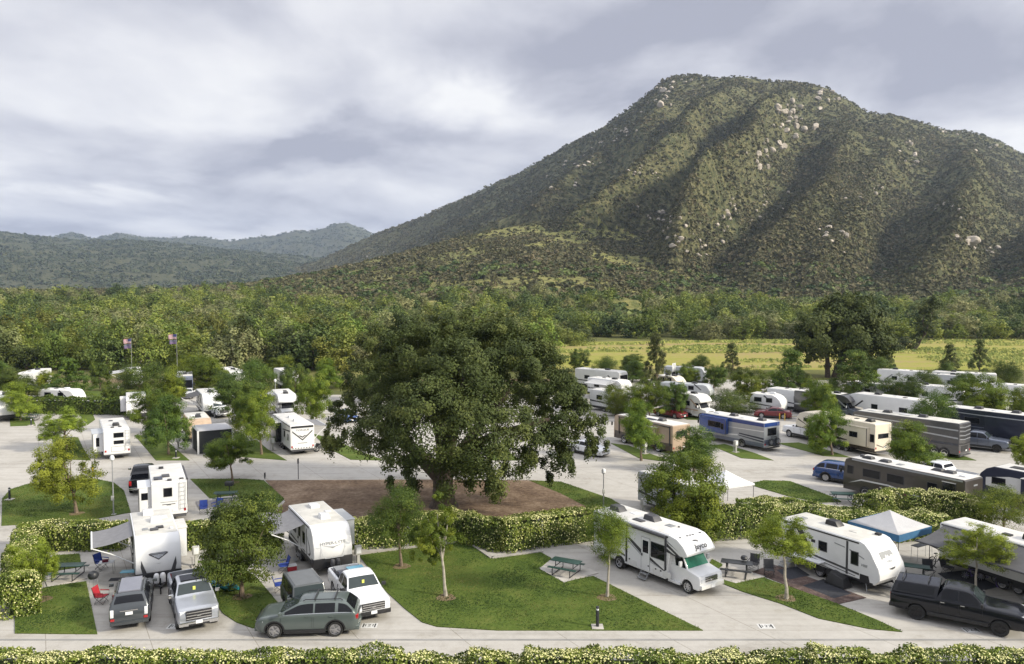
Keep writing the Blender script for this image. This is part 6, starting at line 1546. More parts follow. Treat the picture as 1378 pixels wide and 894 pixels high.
r.nose_poly([[(-.80, .25), (-.70, -.55), (-.55, -.72), (.55, -.72), (.70, -.55), (.80, .25), (.775, .25), (.675, -.54), (.54, -.69), (-.54, -.69), (-.675, -.54), (-.775, .25)], [(-1.1, .0), (-.82, -.04), (-.82, -.06), (-1.0, -.06)], [(1.1, .0), (.82, .12), (.82, .0), (1.0, -.05)]], lgrey, 1.75)
# cab over motorhome
r = RV('motorhome', 'white cab over motorhome with dark lettering and bird emblem above its windscreen', 'motorhome', 8.7, 2.45, 3.12, .50, 'cabover', white, roofM)
r.place(G(924, 799), (4.35 - .95, -1.0), rad(-54)); grnS = pm('green sunshade behind glass', (.055, .25, .16), .10, spec=.6, var=.15, scale=4)
cab(r, white, grnS); r.axles((-1.85,), .38, alloy, .4, True); r.rear_std(); r.trim(black); r.skirt(offwh, .02)
r.door(-1, .35, .70, 1.95); r.win(-1, 1.35, 1.95, 1.05, .85); r.win(-1, -3.2, 2.0, .9, .5); r.steps(-1, .35, 2)
r.awning_roll(-1, -2.6, 2.0, dark); r.slide(-1, -3.9, -2.0, .98, 2.72, .35, white, wins=((-3.0, 1.9, .9, .55),)); r.slide(1, -3.6, -.6, .9, 2.8, .6, white)
r.stripes(-1, [[(-1.35, 2.9), (-1.2, 2.9), (-1.2, .6), (-1.35, .6)]], black, .02)
r.stripes(-1, [[(-1.15, 2.28), (-.05, 1.72), (.75, 1.42), (1.9, .95), (2.0, .86), (1.75, .92), (.7, 1.24), (-.1, 1.48), (-1.15, 2.08)], [(2.05, 2.62), (3.05, 2.10), (3.1, 1.99), (3.0, 2.0), (2.05, 2.42)], [(2.05, 2.30), (2.95, 1.97), (2.05, 2.10)], [(-4.3, 1.6), (-1.4, 1.0), (-1.4, .88), (-4.3, 1.42)]], dark)
r.stripes(-1, [[(-1.15, 2.02), (-.1, 1.44), (.7, 1.20), (1.6, .95), (.7, 1.15), (-.1, 1.38), (-1.15, 1.94)], [(2.05, 2.78), (2.9, 2.36), (2.05, 2.68)]], greyS, .008)
r.part('hatch', MB().box(-1.1, -.35, -r.w - .012, -r.w + .03, .56, .86), offwh, None, .01)
for x in (.95, 1.75): r.part('hatch', MB().box(x, x + .6, -r.w - .012, -r.w + .03, .56, .92), offwh, None, .01)
m = MB()
for x in (-1.0, .6, 1.2, 1.6): m.cbox((x, -r.w - .01, .85), (.10, .03, .08))
r.part('latch_buttons', m, black)
r.ac(-3.3, 0, dark, 1.0, .72, .32); r.ac(-.5, .25, dark, 1.0, .72, .32); r.vent(-.9, -.55, dark, .8, .38, .08); r.vent(1.0, .2, greyS, .55, .45, .05); r.dish(1.5, .4, .07, black); r.vent(-2.2, .4, white, .5, .5, .06)
r.nose_text('Jayco', 2.55, .42, dark, .12, .22, 1.15, .008)
r.nose_poly([[(-.25, .0), (-.02, .05), (.22, .02), (.05, -.03)], [(-.30, .10), (-.08, .09), (.10, .05), (-.10, .03)], [(.0, -.04), (.2, -.02), (.12, -.10)]], dark, 2.82, 'emblem')
m = MB()
for y in (-.85, -.25, 0, .25, .85): m.cbox((2.72, y, 3.04), (.10, .13, .05))
r.part('marker_lamp_buttons', m, dark)
# trailer with slanted black stripe
r = RV('travel_trailer', 'white travel trailer with slanted black stripe and window shaped badge on its nose', 'trailer', 6.9, 2.44, 2.92, .62, 'raked', white, roofG)
r.place(G(1176, 789, .60), (3.1, -1.22), rad(-58))
r.skirt(black, .10); r.trim(black); r.axles((-.5, .3)); r.hitch(dark); r.jacks((2.3, -2.6)); r.rear_std()
r.stripes(-1, [[(-2.35, 2.75), (-1.85, 2.75), (-.95, 1.25), (-1.35, 1.25)]], black)
r.stripes(-1, [[(-1.0, 1.30), (2.15, 1.05), (2.15, .93), (-1.0, 1.18)], [(-1.3, 1.10), (1.9, .84), (1.9, .80), (-1.3, 1.06)], [(1.28, 2.72), (1.42, 2.72), (1.42, .78), (1.28, .78)], [(-3.3, 1.5), (-2.5, 1.28), (-2.5, 1.20), (-3.3, 1.42)], [(-3.3, 1.36), (-2.4, 1.12), (-2.4, 1.05), (-3.3, 1.28)], [(-2.7, .98), (1.2, .70), (1.2, .66), (-2.7, .94)]], dark, .008)
r.stripes(-1, [[(2.2, .66), (2.85, .66), (2.75, 1.05), (2.2, 1.05)]], black, .010)
r.stripes(-1, [[(1.5, 2.3), (2.45, 2.0), (2.47, 1.94), (1.5, 2.22)], [(.5, 2.42), (1.2, 2.34), (1.2, 2.28), (.5, 2.36)]], greyS, .008)
r.win(-1, -.30, 1.95, .52, .52); r.win(-1, 1.85, 1.85, .42, .72); r.side(-1, -.98, 2.1, .28, .18, black, 'hatch'); r.door(-1, -2.75, .62, 1.75)
r.side_text(-1, 'VIBE', 2.45, 1.58, .20, greyS, .2, 1.1)
bt = r.part('outside_shelf', MB().box(-2.2, -.15, -r.w - .55, -r.w - .01, 1.0, 1.04), whiteP); r.steps(-1, -2.75, 3)
r.slide(1, -1.4, 1.5, 1.0, 2.6, .7, white)
r.ac(-.6, .3, black, .95, .7, .30); r.vent(2.0, .75, black, .3, .3, .14); r.vent(-2.5, -.2, greyS, .4, .4, .08); r.vent(.9, .2, roofG, .55, .55, .05)
r.nose_poly([[(-.58, .20), (.52, .20), (.60, -.12), (.38, -.06), (.18, -.16), (.08, .02), (-.02, -.10), (-.1, .08), (-.18, -.2), (-.40, -.16), (-.58, -.26)]], greyS, 2.18)
r.nose_text('VIBE', 1.84, .20, lgrey, .05, .2, 1.4); r.nose_poly([[(-.30, .02), (.35, .06), (.28, -.03), (0, -.07)]], dark, 1.48)
# awning trailer at the right
r = RV('travel_trailer', 'long pale trailer with wide charcoal awning at the right edge', 'trailer', 9.0, 2.44, 2.95, .62, 'trailer', offwh, roofM)
r.place(G(1267, 704, 2.9), (-4.4, -1.2), rad(-62)); r.skirt(black, .16); r.trim(dark); r.axles((-.6, .3)); r.rear_std(); r.hitch(dark)
r.awning(-1, -4.2, 3.2, 2.7, .55, awnD, dark); r.door(-1, 1.2, .66, 1.8); r.win(-1, -.6, 1.9, 1.0, .55); r.win(-1, 2.6, 1.9, .5, .6); r.steps(-1, 1.2, 3)
r.stripes(-1, [[(2.0, 2.6), (2.1, 2.6), (2.1, .7), (2.0, .7)], [(3.1, 2.6), (3.22, 2.6), (3.22, .7), (3.1, .7)], [(.2, 2.1), (2.0, 1.2), (2.0, 1.12), (.2, 2.0)]], black)
r.ac(.4, .1, black, 1.05, .75, .34); r.vent(-.9, -.3, black, .5, .35, .12); r.vent(-2.7, .1, dark, .5, .4, .06)

# ------------------------------------------------------------------ near side of the middle road
B = rad(120)
r = RV('travel_trailer', 'white trailer seen from behind with ladder and roof vents on the left', 'trailer', 6.8, 2.44, 3.08, .60, 'box', white, roofM)
r.place((-25.45, 58.4), (-3.4, 0), rad(116)); r.skirt(dark, .1); r.trim(dark); r.axles((-.6, .3)); r.rear_std(); r.ladder(-.92)
r.rear_win(.10, 2.32, .52, .58); r.rear_panel(.05, 1.60, 1.15, .035, greyS, 'lettering_stripe')
r.rear_panel(.05, 1.42, .9, .05, dark, 'stripe_panel'); r.rear_panel(.05, 1.38, .3, .09, greyS, 'emblem')
r.slide(1, -3.1, -.6, .8, 2.75, .85, white, white, endwin=(.44, 2.1, .52)); r.vent(-3.0, -.05, dark, .3, .3, .14); r.vent(-1.4, .15, dark, .75, .55, .12); r.vent(1.6, .35, black, .35, .35, .16); r.vent(-2.2, .85, dark, .35, .3, .12); r.panel(-2.0, .7, 1.0, .6, navy); r.vent(-2.7, -.9, black, .3, .3, .08); r.awning_roll(-1, -2.2, 2.6, dark)
car('pickup', 'dark pickup hitched ahead of the left trailer with ladder', 'pickup', (-32.4, 69.2), rad(112), blackCar, spokes=6)
r = RV('motorhome', 'dark bronze coach with pale swoosh stripes beside the middle road', 'motorhome', 10.2, 2.5, 3.15, .42, 'coach', brownC, roofM)
r.place(G(1135, 657, .42), (5.05, 1.25), rad(122.5)); coach_front(r, brownC); r.axles((3.0, -2.9), .46, chrome, .3); r.rear_std(False)
for x, w_, h_ in ((2.5, 1.5, .62), (.4, 1.4, .62), (-2.6, .75, .6)): r.win(1, x, 2.15, w_, h_)
r.win(1, 4.45, 2.15, .5, .65); r.slide(1, -4.4, -3.4, 1.0, 2.75, .05, blackCar)
r.stripes(1, [[(4.6, 1.0), (3.4, 1.52), (1.0, 1.56), (-1.6, 1.2), (-3.4, 1.15), (-3.4, 1.07), (-1.5, 1.10), (1.0, 1.44), (3.4, 1.40)], [(-3.4, 1.42), (-5.0, 1.38), (-5.0, .78), (-3.4, .86)]], offwh)
r.stripes(1, [[(2.4, 1.32), (.2, 1.26), (-1.6, .62), (.6, .62)]], umber, .008); r.stripes(1, [[(1.8, 1.22), (.4, 1.12), (-.4, .78), (1.0, .82)]], offwh, .012); r.stripes(1, [[(-.1, 1.16), (-1.0, 1.1), (-1.9, .66), (-1.0, .64)]], pm('maroon paint', (.10, .02, .022), .3, coat=.4), .011)
r.part('roof_edge', MB().box(-4.9, 4.3, 1.19, 1.262, 2.98, 3.1), silverC)
for x, m_ in ((3.4, black), (1.9, dark), (-2.2, dark), (-3.1, dark)): r.ac(x, .35 if x > 0 else -.2, m_, .95, .62, .2)
r.dish(4.1, .1, .2, dark); r.vent(.6, .3, greyS, .5, .5, .06); r.vent(-4.4, .1, white, .5, .5, .12)
r.rear_panel(-.2, 2.62, .55, .12, silverC, 'emblem'); r.rear_panel(0, 1.1, 1.7, .9, umber, 'rear_door', .02)
m = MB(); 
for y in (-.5, .1): m.tube([(-5.15, y, .6), (-5.75, y, .9), (-5.8, y + .3, 1.8)], .05, 6)
r.part('bike_carrier_bars', m, silverC)
car('crossover', 'blue crossover behind the nose of the bronze coach', 'car', at_local(G(1111, 648), (-1.42, -.85), rad(-40)), rad(-40), blueCar, trim=black)
r = RV('travel_trailer', 'white and navy round nosed trailer at the right edge by the road', 'trailer', 8.0, 2.45, 2.95, .55, 'teardrop', navy, roofM)
r.place(G(1316, 664, .5), (3.9, 1.2), rad(122)); r.axles((-.3, -1.1)); r.skirt(black, .2); r.rear_std()
r.stripes(1, [[(3.3, 1.35), (3.3, 2.0), (1.5, 2.35), (-3.9, 2.35), (-3.9, 1.1), (1.5, 1.1)]], offwh); r.win(1, 2.3, 1.85, 1.0, .5); r.slide(1, -3.2, .4, .9, 2.5, .5, navy, roofM, wins=((-1.5, 1.75, 2.2, .65),)); r.ac(-.6, 0, black); r.panel(1.2, .2, 1.2, .8, dark); r.vent(-2.2, .4, white, .5, .5, .1)
car('pickup', 'white pickup half hidden behind the bronze coach', 'pickup', (38.4, 70.6), rad(122), whiteCar)
r = RV('travel_trailer', 'grey sided trailer half hidden by the big bushy tree', 'trailer', 6.6, 2.4, 2.95, .62, 'box', lgrey, roofM)
r.place(G(858, 673, .6), (3.3, 1.2), rad(121)); r.skirt(dark, .1); r.axles((-.4, .4)); r.win(1, 1.9, 1.95, .55, .6); r.win(1, -.6, 1.95, .9, .5); r.rear_std(); r.stripes(1, [[(3.2, 1.5), (1.0, 1.2), (-3.2, 1.2), (-3.2, 1.05), (1.0, 1.05), (3.2, 1.3)], [(3.1, 2.5), (2.3, 1.2), (2.1, 1.2), (2.9, 2.5)]], dark); r.ac(.3); r.hitch(dark)
canopy('plain white peaked canopy beside the big bushy tree', (17.0, 62.6), rad(25), 3.1, 2.1, 3.0, whiteV2, whiteV2, .12)

# ------------------------------------------------------------------ first row beyond the middle road
r = RV('travel_trailer', 'white trailer with two rear windows and a slide-out, left of the road', 'trailer', 9.4, 2.45, 3.0, .55, 'trailer', white, roofM)
r.place(G(140, 613, .5), (-4.7, 1.22), rad(120)); r.skirt(white, .03); r.axles((-.6, .3)); r.rear_std(); r.ladder(-.98); r.rear_win(-.15, 2.45, .85, .42); r.rear_win(-.15, 1.72, .85, .30)
m = MB()
for a, b_, c2, d2 in ((-.7, .55, 1.28, 1.30), (-.7, .55, .78, .80), (-.7, -.68, .78, 1.3), (.53, .55, .78, 1.3)): m.box(-r.h - .012, -r.h + .02, a, b_, c2, d2)
r.part('hatch_outline', m, dark)
r.slide(1, -3.9, -.6, .75, 2.6, .95, white, lgrey, endwin=(.3, 1.75, .9)); r.ac(-1.8, -.1, black, 1.0, .7, .3); r.vent(-3.1, .3, black, .4, .3, .1); r.vent(-3.0, -.4, dark, .5, .3, .08); r.vent(1.5, .2, dark, .4, .4, .1)
r = RV('toy_hauler', 'white toy hauler with black chevrons on its rear ramp door', 'trailer', 10.0, 2.5, 3.12, .55, 'trailer', white, roofM)
r.place(G(391, 607, .5), (-5.0, 1.25), rad(118)); r.skirt(black, .08); r.axles((-1.2, -.3, .6)); r.rear_std(); r.trim(black)
r.rear_panel(0, 1.72, 2.2, 2.1, white, 'ramp_door', .015); r.rear_panel(0, 2.93, 2.3, .22, black, 'header_panel', .02)
def rear_poly(r, polys, mat, name='rear_stripes', out=.022):
    m = MB()
    for p in polys: m.slab([(-r.h - out, y, z) for y, z in p], .004)
    return r.part(name, m, mat)
rear_poly(r, [[(1.05, 2.55), (0, 1.62), (-1.05, 2.55), (-1.05, 2.40), (0, 1.48), (1.05, 2.40)], [(.45, 2.05), (0, 1.78), (-.45, 2.05), (-.2, 2.02), (0, 1.90), (.2, 2.02)]], black)
m = MB(); [m.box(-r.h - .03, -r.h, y - .06, y + .06, .66, .74) for y in np.linspace(-1.0, 1.0, 8)]; r.part('ramp_hinge', m, black)
r.rear_text('TORQUE', 0, 2.58, .24, dark, .1, 1.4); rear_poly(r, [[(.5, 1.26), (.5, 1.19), (-.5, 1.19), (-.5, 1.26)]], greyS)
r.win(1, -3.9, 1.75, .45, .6); r.win(1, -2.2, 1.85, .45, .6); r.slide(1, -.6, 3.2, .7, 2.8, .6, blackCar); r.awning(-1, -4.0, .5, 1.6, .3, awnG, white); r.ac(-2.3, .0, white, .9, .7, .25); r.ac(.2, .0, white, .9, .7, .25)
r.stripes(1, [[(-4.8, 2.6), (-1.4, 2.3), (-1.4, 2.2), (-4.8, 2.42)]], dark)
two_wheeler('motorcycle', 'black touring motorcycle beside the toy hauler', 'motorcycle', G(432, 607), rad(-15), .33, 1.55, blackC, True)
two_wheeler('motorcycle', 'second black motorcycle tucked behind the toy hauler ramp', 'motorcycle', G(416, 609), rad(15), .33, 1.5, blackC, True)
r = RV('motorhome', 'tan and umber coach half hidden behind two trees', 'motorhome', 9.6, 2.5, 3.1, .42, 'coach', tanC, roofM)
r.place(G(905, 608, .42), (-4.8, 1.25), rad(122)); coach_front(r, tanC); r.axles((3.0, -2.6), .46, chrome, .3); r.rear_std()
r.stripes(1, [[(-4.75, .45), (4.7, .45), (4.6, 1.3), (-1.5, 1.1), (-4.75, 1.2)]], umber); r.slide(1, -2.6, 1.0, 1.0, 2.6, .4, tanC, wins=((-1.2, 2.0, 1.5, .6),)); r.win(1, 2.3, 2.1, 1.0, .6); r.awning_roll(1, -4.4, 3.8, umber); r.rear_win(0, 2.2, 1.4, .55); r.ac(1.4); r.ac(-1.8, 0, dark); r.panel(-.4, .3, 1.4, .6, navy); r.dish(2.6, .2)
r = RV('motorhome', 'blue and silver motorhome with bicycles on its rear rack', 'motorhome', 9.2, 2.5, 3.05, .42, 'coach', silverC, roofM)
r.place(G(1028, 603, .42), (-4.6, 1.25), rad(123)); coach_front(r, blueM_); r.axles((3.0, -1.6), .44, alloy, .3); r.rear_std(False)
r.stripes(1, [[(-4.55, 3.0), (4.4, 3.0), (4.4, 2.55), (-4.55, 2.62)]], blueM_); r.stripes(1, [[(-4.55, 1.45), (-1.2, 1.55), (-1.2, 1.42), (-4.55, 1.25)], [(-4.55, 1.12), (-1.2, 1.30), (-1.2, 1.22), (-4.55, .95)]], navy, .008)
r.stripes(1, [[(-4.55, 2.2), (.8, 2.0), (.8, 1.95), (-4.55, 2.1)], [(-1.0, 1.35), (4.5, .9), (4.5, .80), (-1.0, 1.20)]], white, .010); r.stripes(1, [[(-4.55, .45), (4.2, .45), (4.2, .78), (-4.55, .88)]], steelCar, .007)
r.slide(1, .3, 4.2, 1.15, 2.85, .55, blueM_, blueM_, wins=((1.9, 2.1, 1.8, .6), (.75, 2.0, .35, .6))); r.rear_panel(0, 2.82, 2.44, .4, blueM_, 'rear_band', .012); r.rear_win(0, 2.05, 1.35, .75); r.rear_panel(0, .95, 2.4, .55, steelCar, 'rear_skirt', .010)
r.ladder(-1.0); r.ac(-3.2, 0, dark); r.ac(.6, .1, dark); r.vent(-1.0, .3, white, .5, .5, .08); r.vent(2.8, .2, white, .8, .6, .15); r.part('bike_rack', MB().box(-5.3, -4.6, -.6, .6, .62, .70), black)
for i, dx in enumerate((-.28, -.52)):
    p = r.t.matrix_basis @ Vector((-4.6 + dx, .1 * i, 0)); o = two_wheeler('bicycle', ['bicycle on the rear rack of the blue motorhome, nearer its wall', 'outer bicycle on the rear rack of the blue motorhome'][i], 'bicycle', (p.x, p.y), rad(123 + 90), .34, 1.05, blackC); o.location.z = .70
r = RV('fifth_wheel', 'cream fifth wheel trailer with brown skirt and dark swirl stripes', 'trailer', 10.6, 2.5, 3.45, .62, 'fifth', cream, cream)
r.place(G(1177, 609, .55), (-5.3, 1.25), rad(117)); r.skirt(umber, .28); r.axles((-1.7, -.75)); r.rear_std(); r.ladder(-1.0); r.rear_win(0, 2.15, 1.5, .42)
r.slide(1, -4.6, -2.2, 1.05, 2.95, .45, cream, cream, wins=((-3.0, 2.1, .95, .5),), endwin=None); r.win(1, -4.95, 1.95, .45, .75); r.win(1, -.9, 2.1, .9, .5); r.win(1, 3.6, 2.6, 1.0, .35)
rear_poly(r, [[(1.0, 1.35), (0, 1.0), (-1.0, 1.35), (-1.0, 1.27), (0, .93), (1.0, 1.27)]], dark)
r.stripes(1, [[(4.9, 2.6), (3.8, 2.1), (3.4, 1.85), (4.3, 1.7), (3.6, 1.92), (4.0, 2.1), (5.0, 2.45)], [(-.2, 1.5), (-2.1, 1.25), (-.3, 1.15), (-2.0, 1.22), (-.2, 1.40)], [(2.6, 2.9), (4.2, 3.0), (2.6, 2.8)], [(-4.0, 2.75), (1.8, 2.95), (1.8, 2.88), (-4.0, 2.67)]], umber); r.ac(.2, 0, black); r.ac(-3.9, .3, black, .9, .7, .3); r.vent(-2.0, 0, black, .4, .4, .08)
car('pickup', 'white pickup hitched to the cream fifth wheel', 'pickup', at_local(G(1062, 588), (2.0, .9), rad(117)), rad(117), whiteCar)
r = RV('motorhome', 'gunmetal coach with banded grey stripes behind the clumpy tree', 'motorhome', 11.6, 2.55, 3.65, .42, 'coach', gunC, roofG)
r.place(G(1290, 613, .42), (-5.8, 1.27), rad(127)); coach_front(r, gunC); r.axles((3.6, -3.4, -4.4), .48, chrome, .3); r.rear_std()
r.stripes(1, [[(-5.7, 3.0), (5.5, 3.2), (5.5, 3.08), (-5.7, 2.86)], [(-5.7, 2.2), (5.5, 2.7), (5.5, 2.6), (-5.7, 2.05)]], silverC); r.stripes(1, [[(-5.7, 1.6), (3, 1.5), (3, 1.3), (-5.7, 1.35)]], inkC, .009)
rear_poly(r, [[(1.2, z + .12), (0, z), (-1.2, z + .1), (-1.2, z + .02), (0, z - .07), (1.2, z + .05)] for z in (3.2, 2.8, 2.35, 1.95)], silverC); rear_poly(r, [[(1.2, z + .12), (0, z), (-1.2, z + .1), (-1.2, z - .02), (0, z - .12), (1.2, z + .0)] for z in (3.0, 2.58, 2.15, 1.5)], black); r.rear_panel(0, 1.0, 1.5, .6, black, 'engine_grille', .015)
r.ac(2.4, 0, dark); r.ac(-1.5, 0, dark); r.panel(.3, 0, 1.2, .8, white); r.panel(4.0, 0, .9, .7, white)
r = RV('motorhome', 'ink blue coach with a white roof behind the gunmetal coach', 'motorhome', 12.0, 2.55, 3.7, .42, 'coach', inkC, roofM)
r.place((57.0, 82.5), (-6.0, 1.27), rad(126)); coach_front(r, inkC); r.axles((3.6, -3.4, -4.4), .48, chrome, .3); r.rear_std(); r.stripes(1, [[(-5.9, 3.1), (5.5, 3.3), (5.5, 3.2), (-5.9, 2.98)]], silverC); r.stripes(1, [[(-5.9, 2.0), (5.5, 1.8), (5.5, 1.72), (-5.9, 1.85)], [(-5.9, 1.5), (5.5, 1.4), (5.5, 1.34), (-5.9, 1.38)]], steelCar, .009); r.win(1, 2.5, 2.5, 1.6, .6); r.slide(1, -4.0, 1.0, 1.0, 3.2, .5, inkC, silverC); r.ac(2.4, 0, dark); r.ac(-1.5, 0, dark); r.vent(.6, .2, white, .5, .5, .1)
car('pickup', 'steel blue pickup parked between the two dark coaches', 'pickup', at_local(G(1341, 609), (1.98, -.95), rad(-40)), rad(-40), steelCar, rim=darkRim, bumper=black)
t = thing('screen_house', 'square screen house with pale roof and dark mesh walls', 'screen house', (-32.3, 85.2, 0), rad(30))
a_ = 1.75
MB().hexa([(-a_ - .1, -a_ - .1, 2.42), (a_ + .1, -a_ - .1, 2.42), (a_ + .1, a_ + .1, 2.42), (-a_ - .1, a_ + .1, 2.42), (-a_ * .9, -a_ * .9, 2.58), (a_ * .9, -a_ * .9, 2.58), (a_ * .9, a_ * .9, 2.58), (-a_ * .9, a_ * .9, 2.58)]).build('roof', whiteV, t, bevel=.02)
for c, s in ((1, 0), (0, 1), (-1, 0), (0, -1)):
    m = MB(); m.slab([(c * a_ - s * a_ * .94, s * a_ + c * a_ * .94, .06), (c * a_ + s * a_ * .94, s * a_ - c * a_ * .94, .06), (c * a_ + s * a_ * .94, s * a_ - c * a_ * .94, 2.4), (c * a_ - s * a_ * .94, s * a_ + c * a_ * .94, 2.4)], .01); m.build('mesh_wall', netM, t)
for x in (-1, 1):
    for y in (-1, 1): MB().box(x * a_ - .09, x * a_ + .09, y * a_ - .09, y * a_ + .09, 0, 2.44).build('corner_post', whiteP, t, bevel=.01)
car('sedan', 'white hatchback under the right edge of the giant oak', 'car', at_local(G(805, 616), (2.0, -.7), rad(-48)), rad(-48), whiteCar)
car('sedan', 'navy car in the shade left of the giant oak', 'car', G(466, 566), rad(-60), blueCar)

# ------------------------------------------------------------------ far rows
def far_rv(name, label, px, py, ang, L, Hh, style, body, roof=roofM, cat='trailer', anchor=(0, 0), stripe=dark, z=.5, vis=1, aw=None, ac2=True, slide=None, anchor_z=None):
    r = RV(name, label, cat, L, 2.45, Hh, .55, style, body, roof, 'trailers of the far rows')
    r.place(G(px, py, z if anchor_z is None else anchor_z), anchor, ang); h = L / 2
    for sd in (-1, 1):
        r.stripes(sd, [[(-h + .05, 1.5), (h - 1.2, 1.2), (h - 1.2, 1.08), (-h + .05, 1.3)], [(h - 2.4, 2.6), (h - 1.3, 1.7), (h - 1.5, 1.65), (h - 2.6, 2.5)]], stripe)
        r.win(sd, -h * .45, 1.95, 1.0, .55); r.win(sd, h * .25, 1.95, .8, .55)
    r.rear_win(0, 2.1, 1.2, .5); r.skirt(black, .16); r.axles((-.7, .2)); r.rear_std(); r.ac(h * .3, 0, black if ac2 else white, .9, .66, .28); r.vent(-h * .4, .3, dark, .45, .45, .1); r.vent(-h * .1, -.4, white, .5, .5, .08)
    if style == 'cabover': cab(r, body, glass)
    if style == 'coach': coach_front(r, body)
    if aw: r.awning(aw[0], aw[1], aw[2], aw[3], .4, aw[4], white)
    if slide: r.slide(slide, -h * .5, h * .3, .9, Hh - .35, .7, body)
    return r
f = far_rv
f('motorhome', 'white cab over motorhome facing us behind the toy hauler', 389, 560, rad(-66), 8.2, 3.15, 'cabover', white, cat='motorhome', anchor=(4.0, 0), aw=(-1, -3.5, .5, 1.8, awnL))
f('travel_trailer', 'white trailer with drooping dark awning behind the screen house', 286, 556, rad(-62), 7.5, 3.05, 'trailer', white, anchor=(3.5, 0), aw=(-1, -2.5, 2.0, 2.4, awnD))
car('pickup', 'white pickup parked by the trailer with drooping awning', 'pickup', at_local(G(302, 563), (2.9, 0), rad(-50)), rad(-50), whiteCar)
f('travel_trailer', 'old tan trailer behind the screen house', 270, 590, rad(-62), 6.5, 2.6, 'teardrop', pm('old tan paint', (.42, .31, .22), .6, var=.15), anchor=(3, 0), stripe=umber, roof=roofG)
f('motorhome', 'blue nosed far coach under the right flag', 249, 530, rad(-68), 9, 3.3, 'coach', steelCar, cat='motorhome', anchor=(4.4, 0), aw=(-1, -2.5, 2.5, 2.2, awnL))
car('sedan', 'white car in front of the blue nosed far coach', 'car', G(253, 535), rad(-75), whiteCar)
f('travel_trailer', 'far white trailer with pale awning under the left flag', 182, 520, rad(-62), 7.5, 3.2, 'trailer', white, anchor=(3.4, 0), aw=(-1, -3, 2, 2.6, awnL))
f('fifth_wheel', 'far white fifth wheel right of the blue nosed coach', 320, 522, rad(-55), 8, 3.4, 'fifth', white, anchor=(3.8, 0))
f('travel_trailer', 'far white trailer with dark swirls behind the dark tree', 392, 521, rad(-60), 7.5, 3.2, 'trailer', white, anchor=(3.4, 0))
f('travel_trailer', 'tall white trailer end at the far left', 36, 524, rad(100), 7.5, 3.3, 'box', white, anchor=(-3.6, 0), stripe=navy)
f('travel_trailer', 'low white trailer behind the dark trimmed hedge', 84, 543, rad(-10), 6.0, 2.6, 'trailer', white, anchor=(0, 0), ac2=False)
f('travel_trailer', 'white trailer with black side just left of the clumpy bright tree', 184, 560, rad(-64), 6.5, 2.95, 'trailer', white, anchor=(3.2, 0), slide=-1)
f('travel_trailer', 'white trailer cut by the left border', 12, 562, rad(-50), 8, 3.2, 'trailer', white, anchor=(3.9, 0))
f('motorhome', 'old white cab over motorhome behind the blue motorhome', 952, 560, rad(-52), 8.0, 3.15, 'cabover', offwh, cat='motorhome', anchor=(3.9, -.6), stripe=tanC)
f('travel_trailer', 'white trailer with slanted dark nose window right of the oak', 850, 553, rad(-50), 7, 2.95, 'trailer', white, anchor=(3.4, 0), stripe=black)
f('travel_trailer', 'white roofed trailer behind the one with slanted nose window', 842, 534, rad(-50), 7.5, 3.0, 'trailer', white, anchor=(3.4, 0), aw=(-1, -2.5, 2.5, 2.2, awnL))
f('motorhome', 'far white coach with a dark corner window, right of the oak', 838, 522, rad(-42), 9.5, 3.3, 'coach', offwh, cat='motorhome', anchor=(4.5, 0))
f('travel_trailer', 'grey roofed far trailer at the edge of the meadow', 948, 514, rad(-25), 7.5, 3.1, 'trailer', lgrey, anchor=(3.4, 0), roof=lgrey, stripe=navy)
f('travel_trailer', 'small beige trailer beside the white flag', 916, 523, rad(-50), 4.6, 2.5, 'teardrop', cream, anchor=(2, 0))
f('travel_trailer', 'low grey roofed trailer in front of the far grass bank', 955, 535, rad(-30), 8, 2.5, 'trailer', lgrey, anchor=(3.6, 0), roof=lgrey)
f('truck_camper', 'rounded old white camper behind the red car', 1053, 553, rad(-40), 4.6, 2.7, 'teardrop', white, anchor=(2.0, 0), ac2=False)
car('sedan', 'dark red car left of the cream fifth wheel', 'car', G(1040, 562), rad(160), red)
car('sedan', 'dark red hatchback behind the tree before the tan coach', 'car', G(902, 561), rad(-50), red)
r = f('motorhome', 'charcoal cab over motorhome with grey truck cab', 1154, 560, rad(-46), 8.6, 3.2, 'cabover', gunC, cat='motorhome', anchor=(4.2, -.4), stripe=silverC)
for ch in r.t.children:
    if ch.name.startswith('cab'):
        ch.data.materials[0] = steelCar
        for k in ch.children:
            if k.name.startswith('cab_top'): k.data.materials[0] = steelCar
f('travel_trailer', 'white roofed trailer left of the charcoal motorhome', 1100, 552, rad(-50), 7.5, 3.0, 'trailer', white, anchor=(3.4, 0), stripe=inkC)
f('fifth_wheel', 'white fifth wheel with dark curls behind the dense tree', 1246, 572, rad(125), 11, 3.4, 'fifth', white, anchor=(-5.4, 1.2), stripe=black)
f('travel_trailer', 'long white roof behind the white fifth wheel', 1222, 545, rad(135), 9.5, 3.2, 'trailer', lgrey, anchor=(-4.6, 1.2), stripe=navy)
f('travel_trailer', 'far white trailer at the meadow edge right of the dark oak', 1243, 523, rad(140), 7.5, 3.3, 'box', white, anchor=(-3.7, 1.2), stripe=greyS)
f('travel_trailer', 'far grey nosed trailer before the rightmost pines', 1302, 527, rad(-40), 6.5, 3.1, 'trailer', lgrey, anchor=(3.1, 0), stripe=inkC)
f('motorhome', 'far white coach with a big dark window at right', 1340, 528, rad(150), 9.5, 3.4, 'coach', offwh, cat='motorhome', anchor=(-4.7, 1.2), stripe=steelCar)
f('travel_trailer', 'white trailer roof between the two bushy right trees', 1294, 548, rad(140), 8, 3.2, 'trailer', white, anchor=(-3.8, 1.2), stripe=navy)
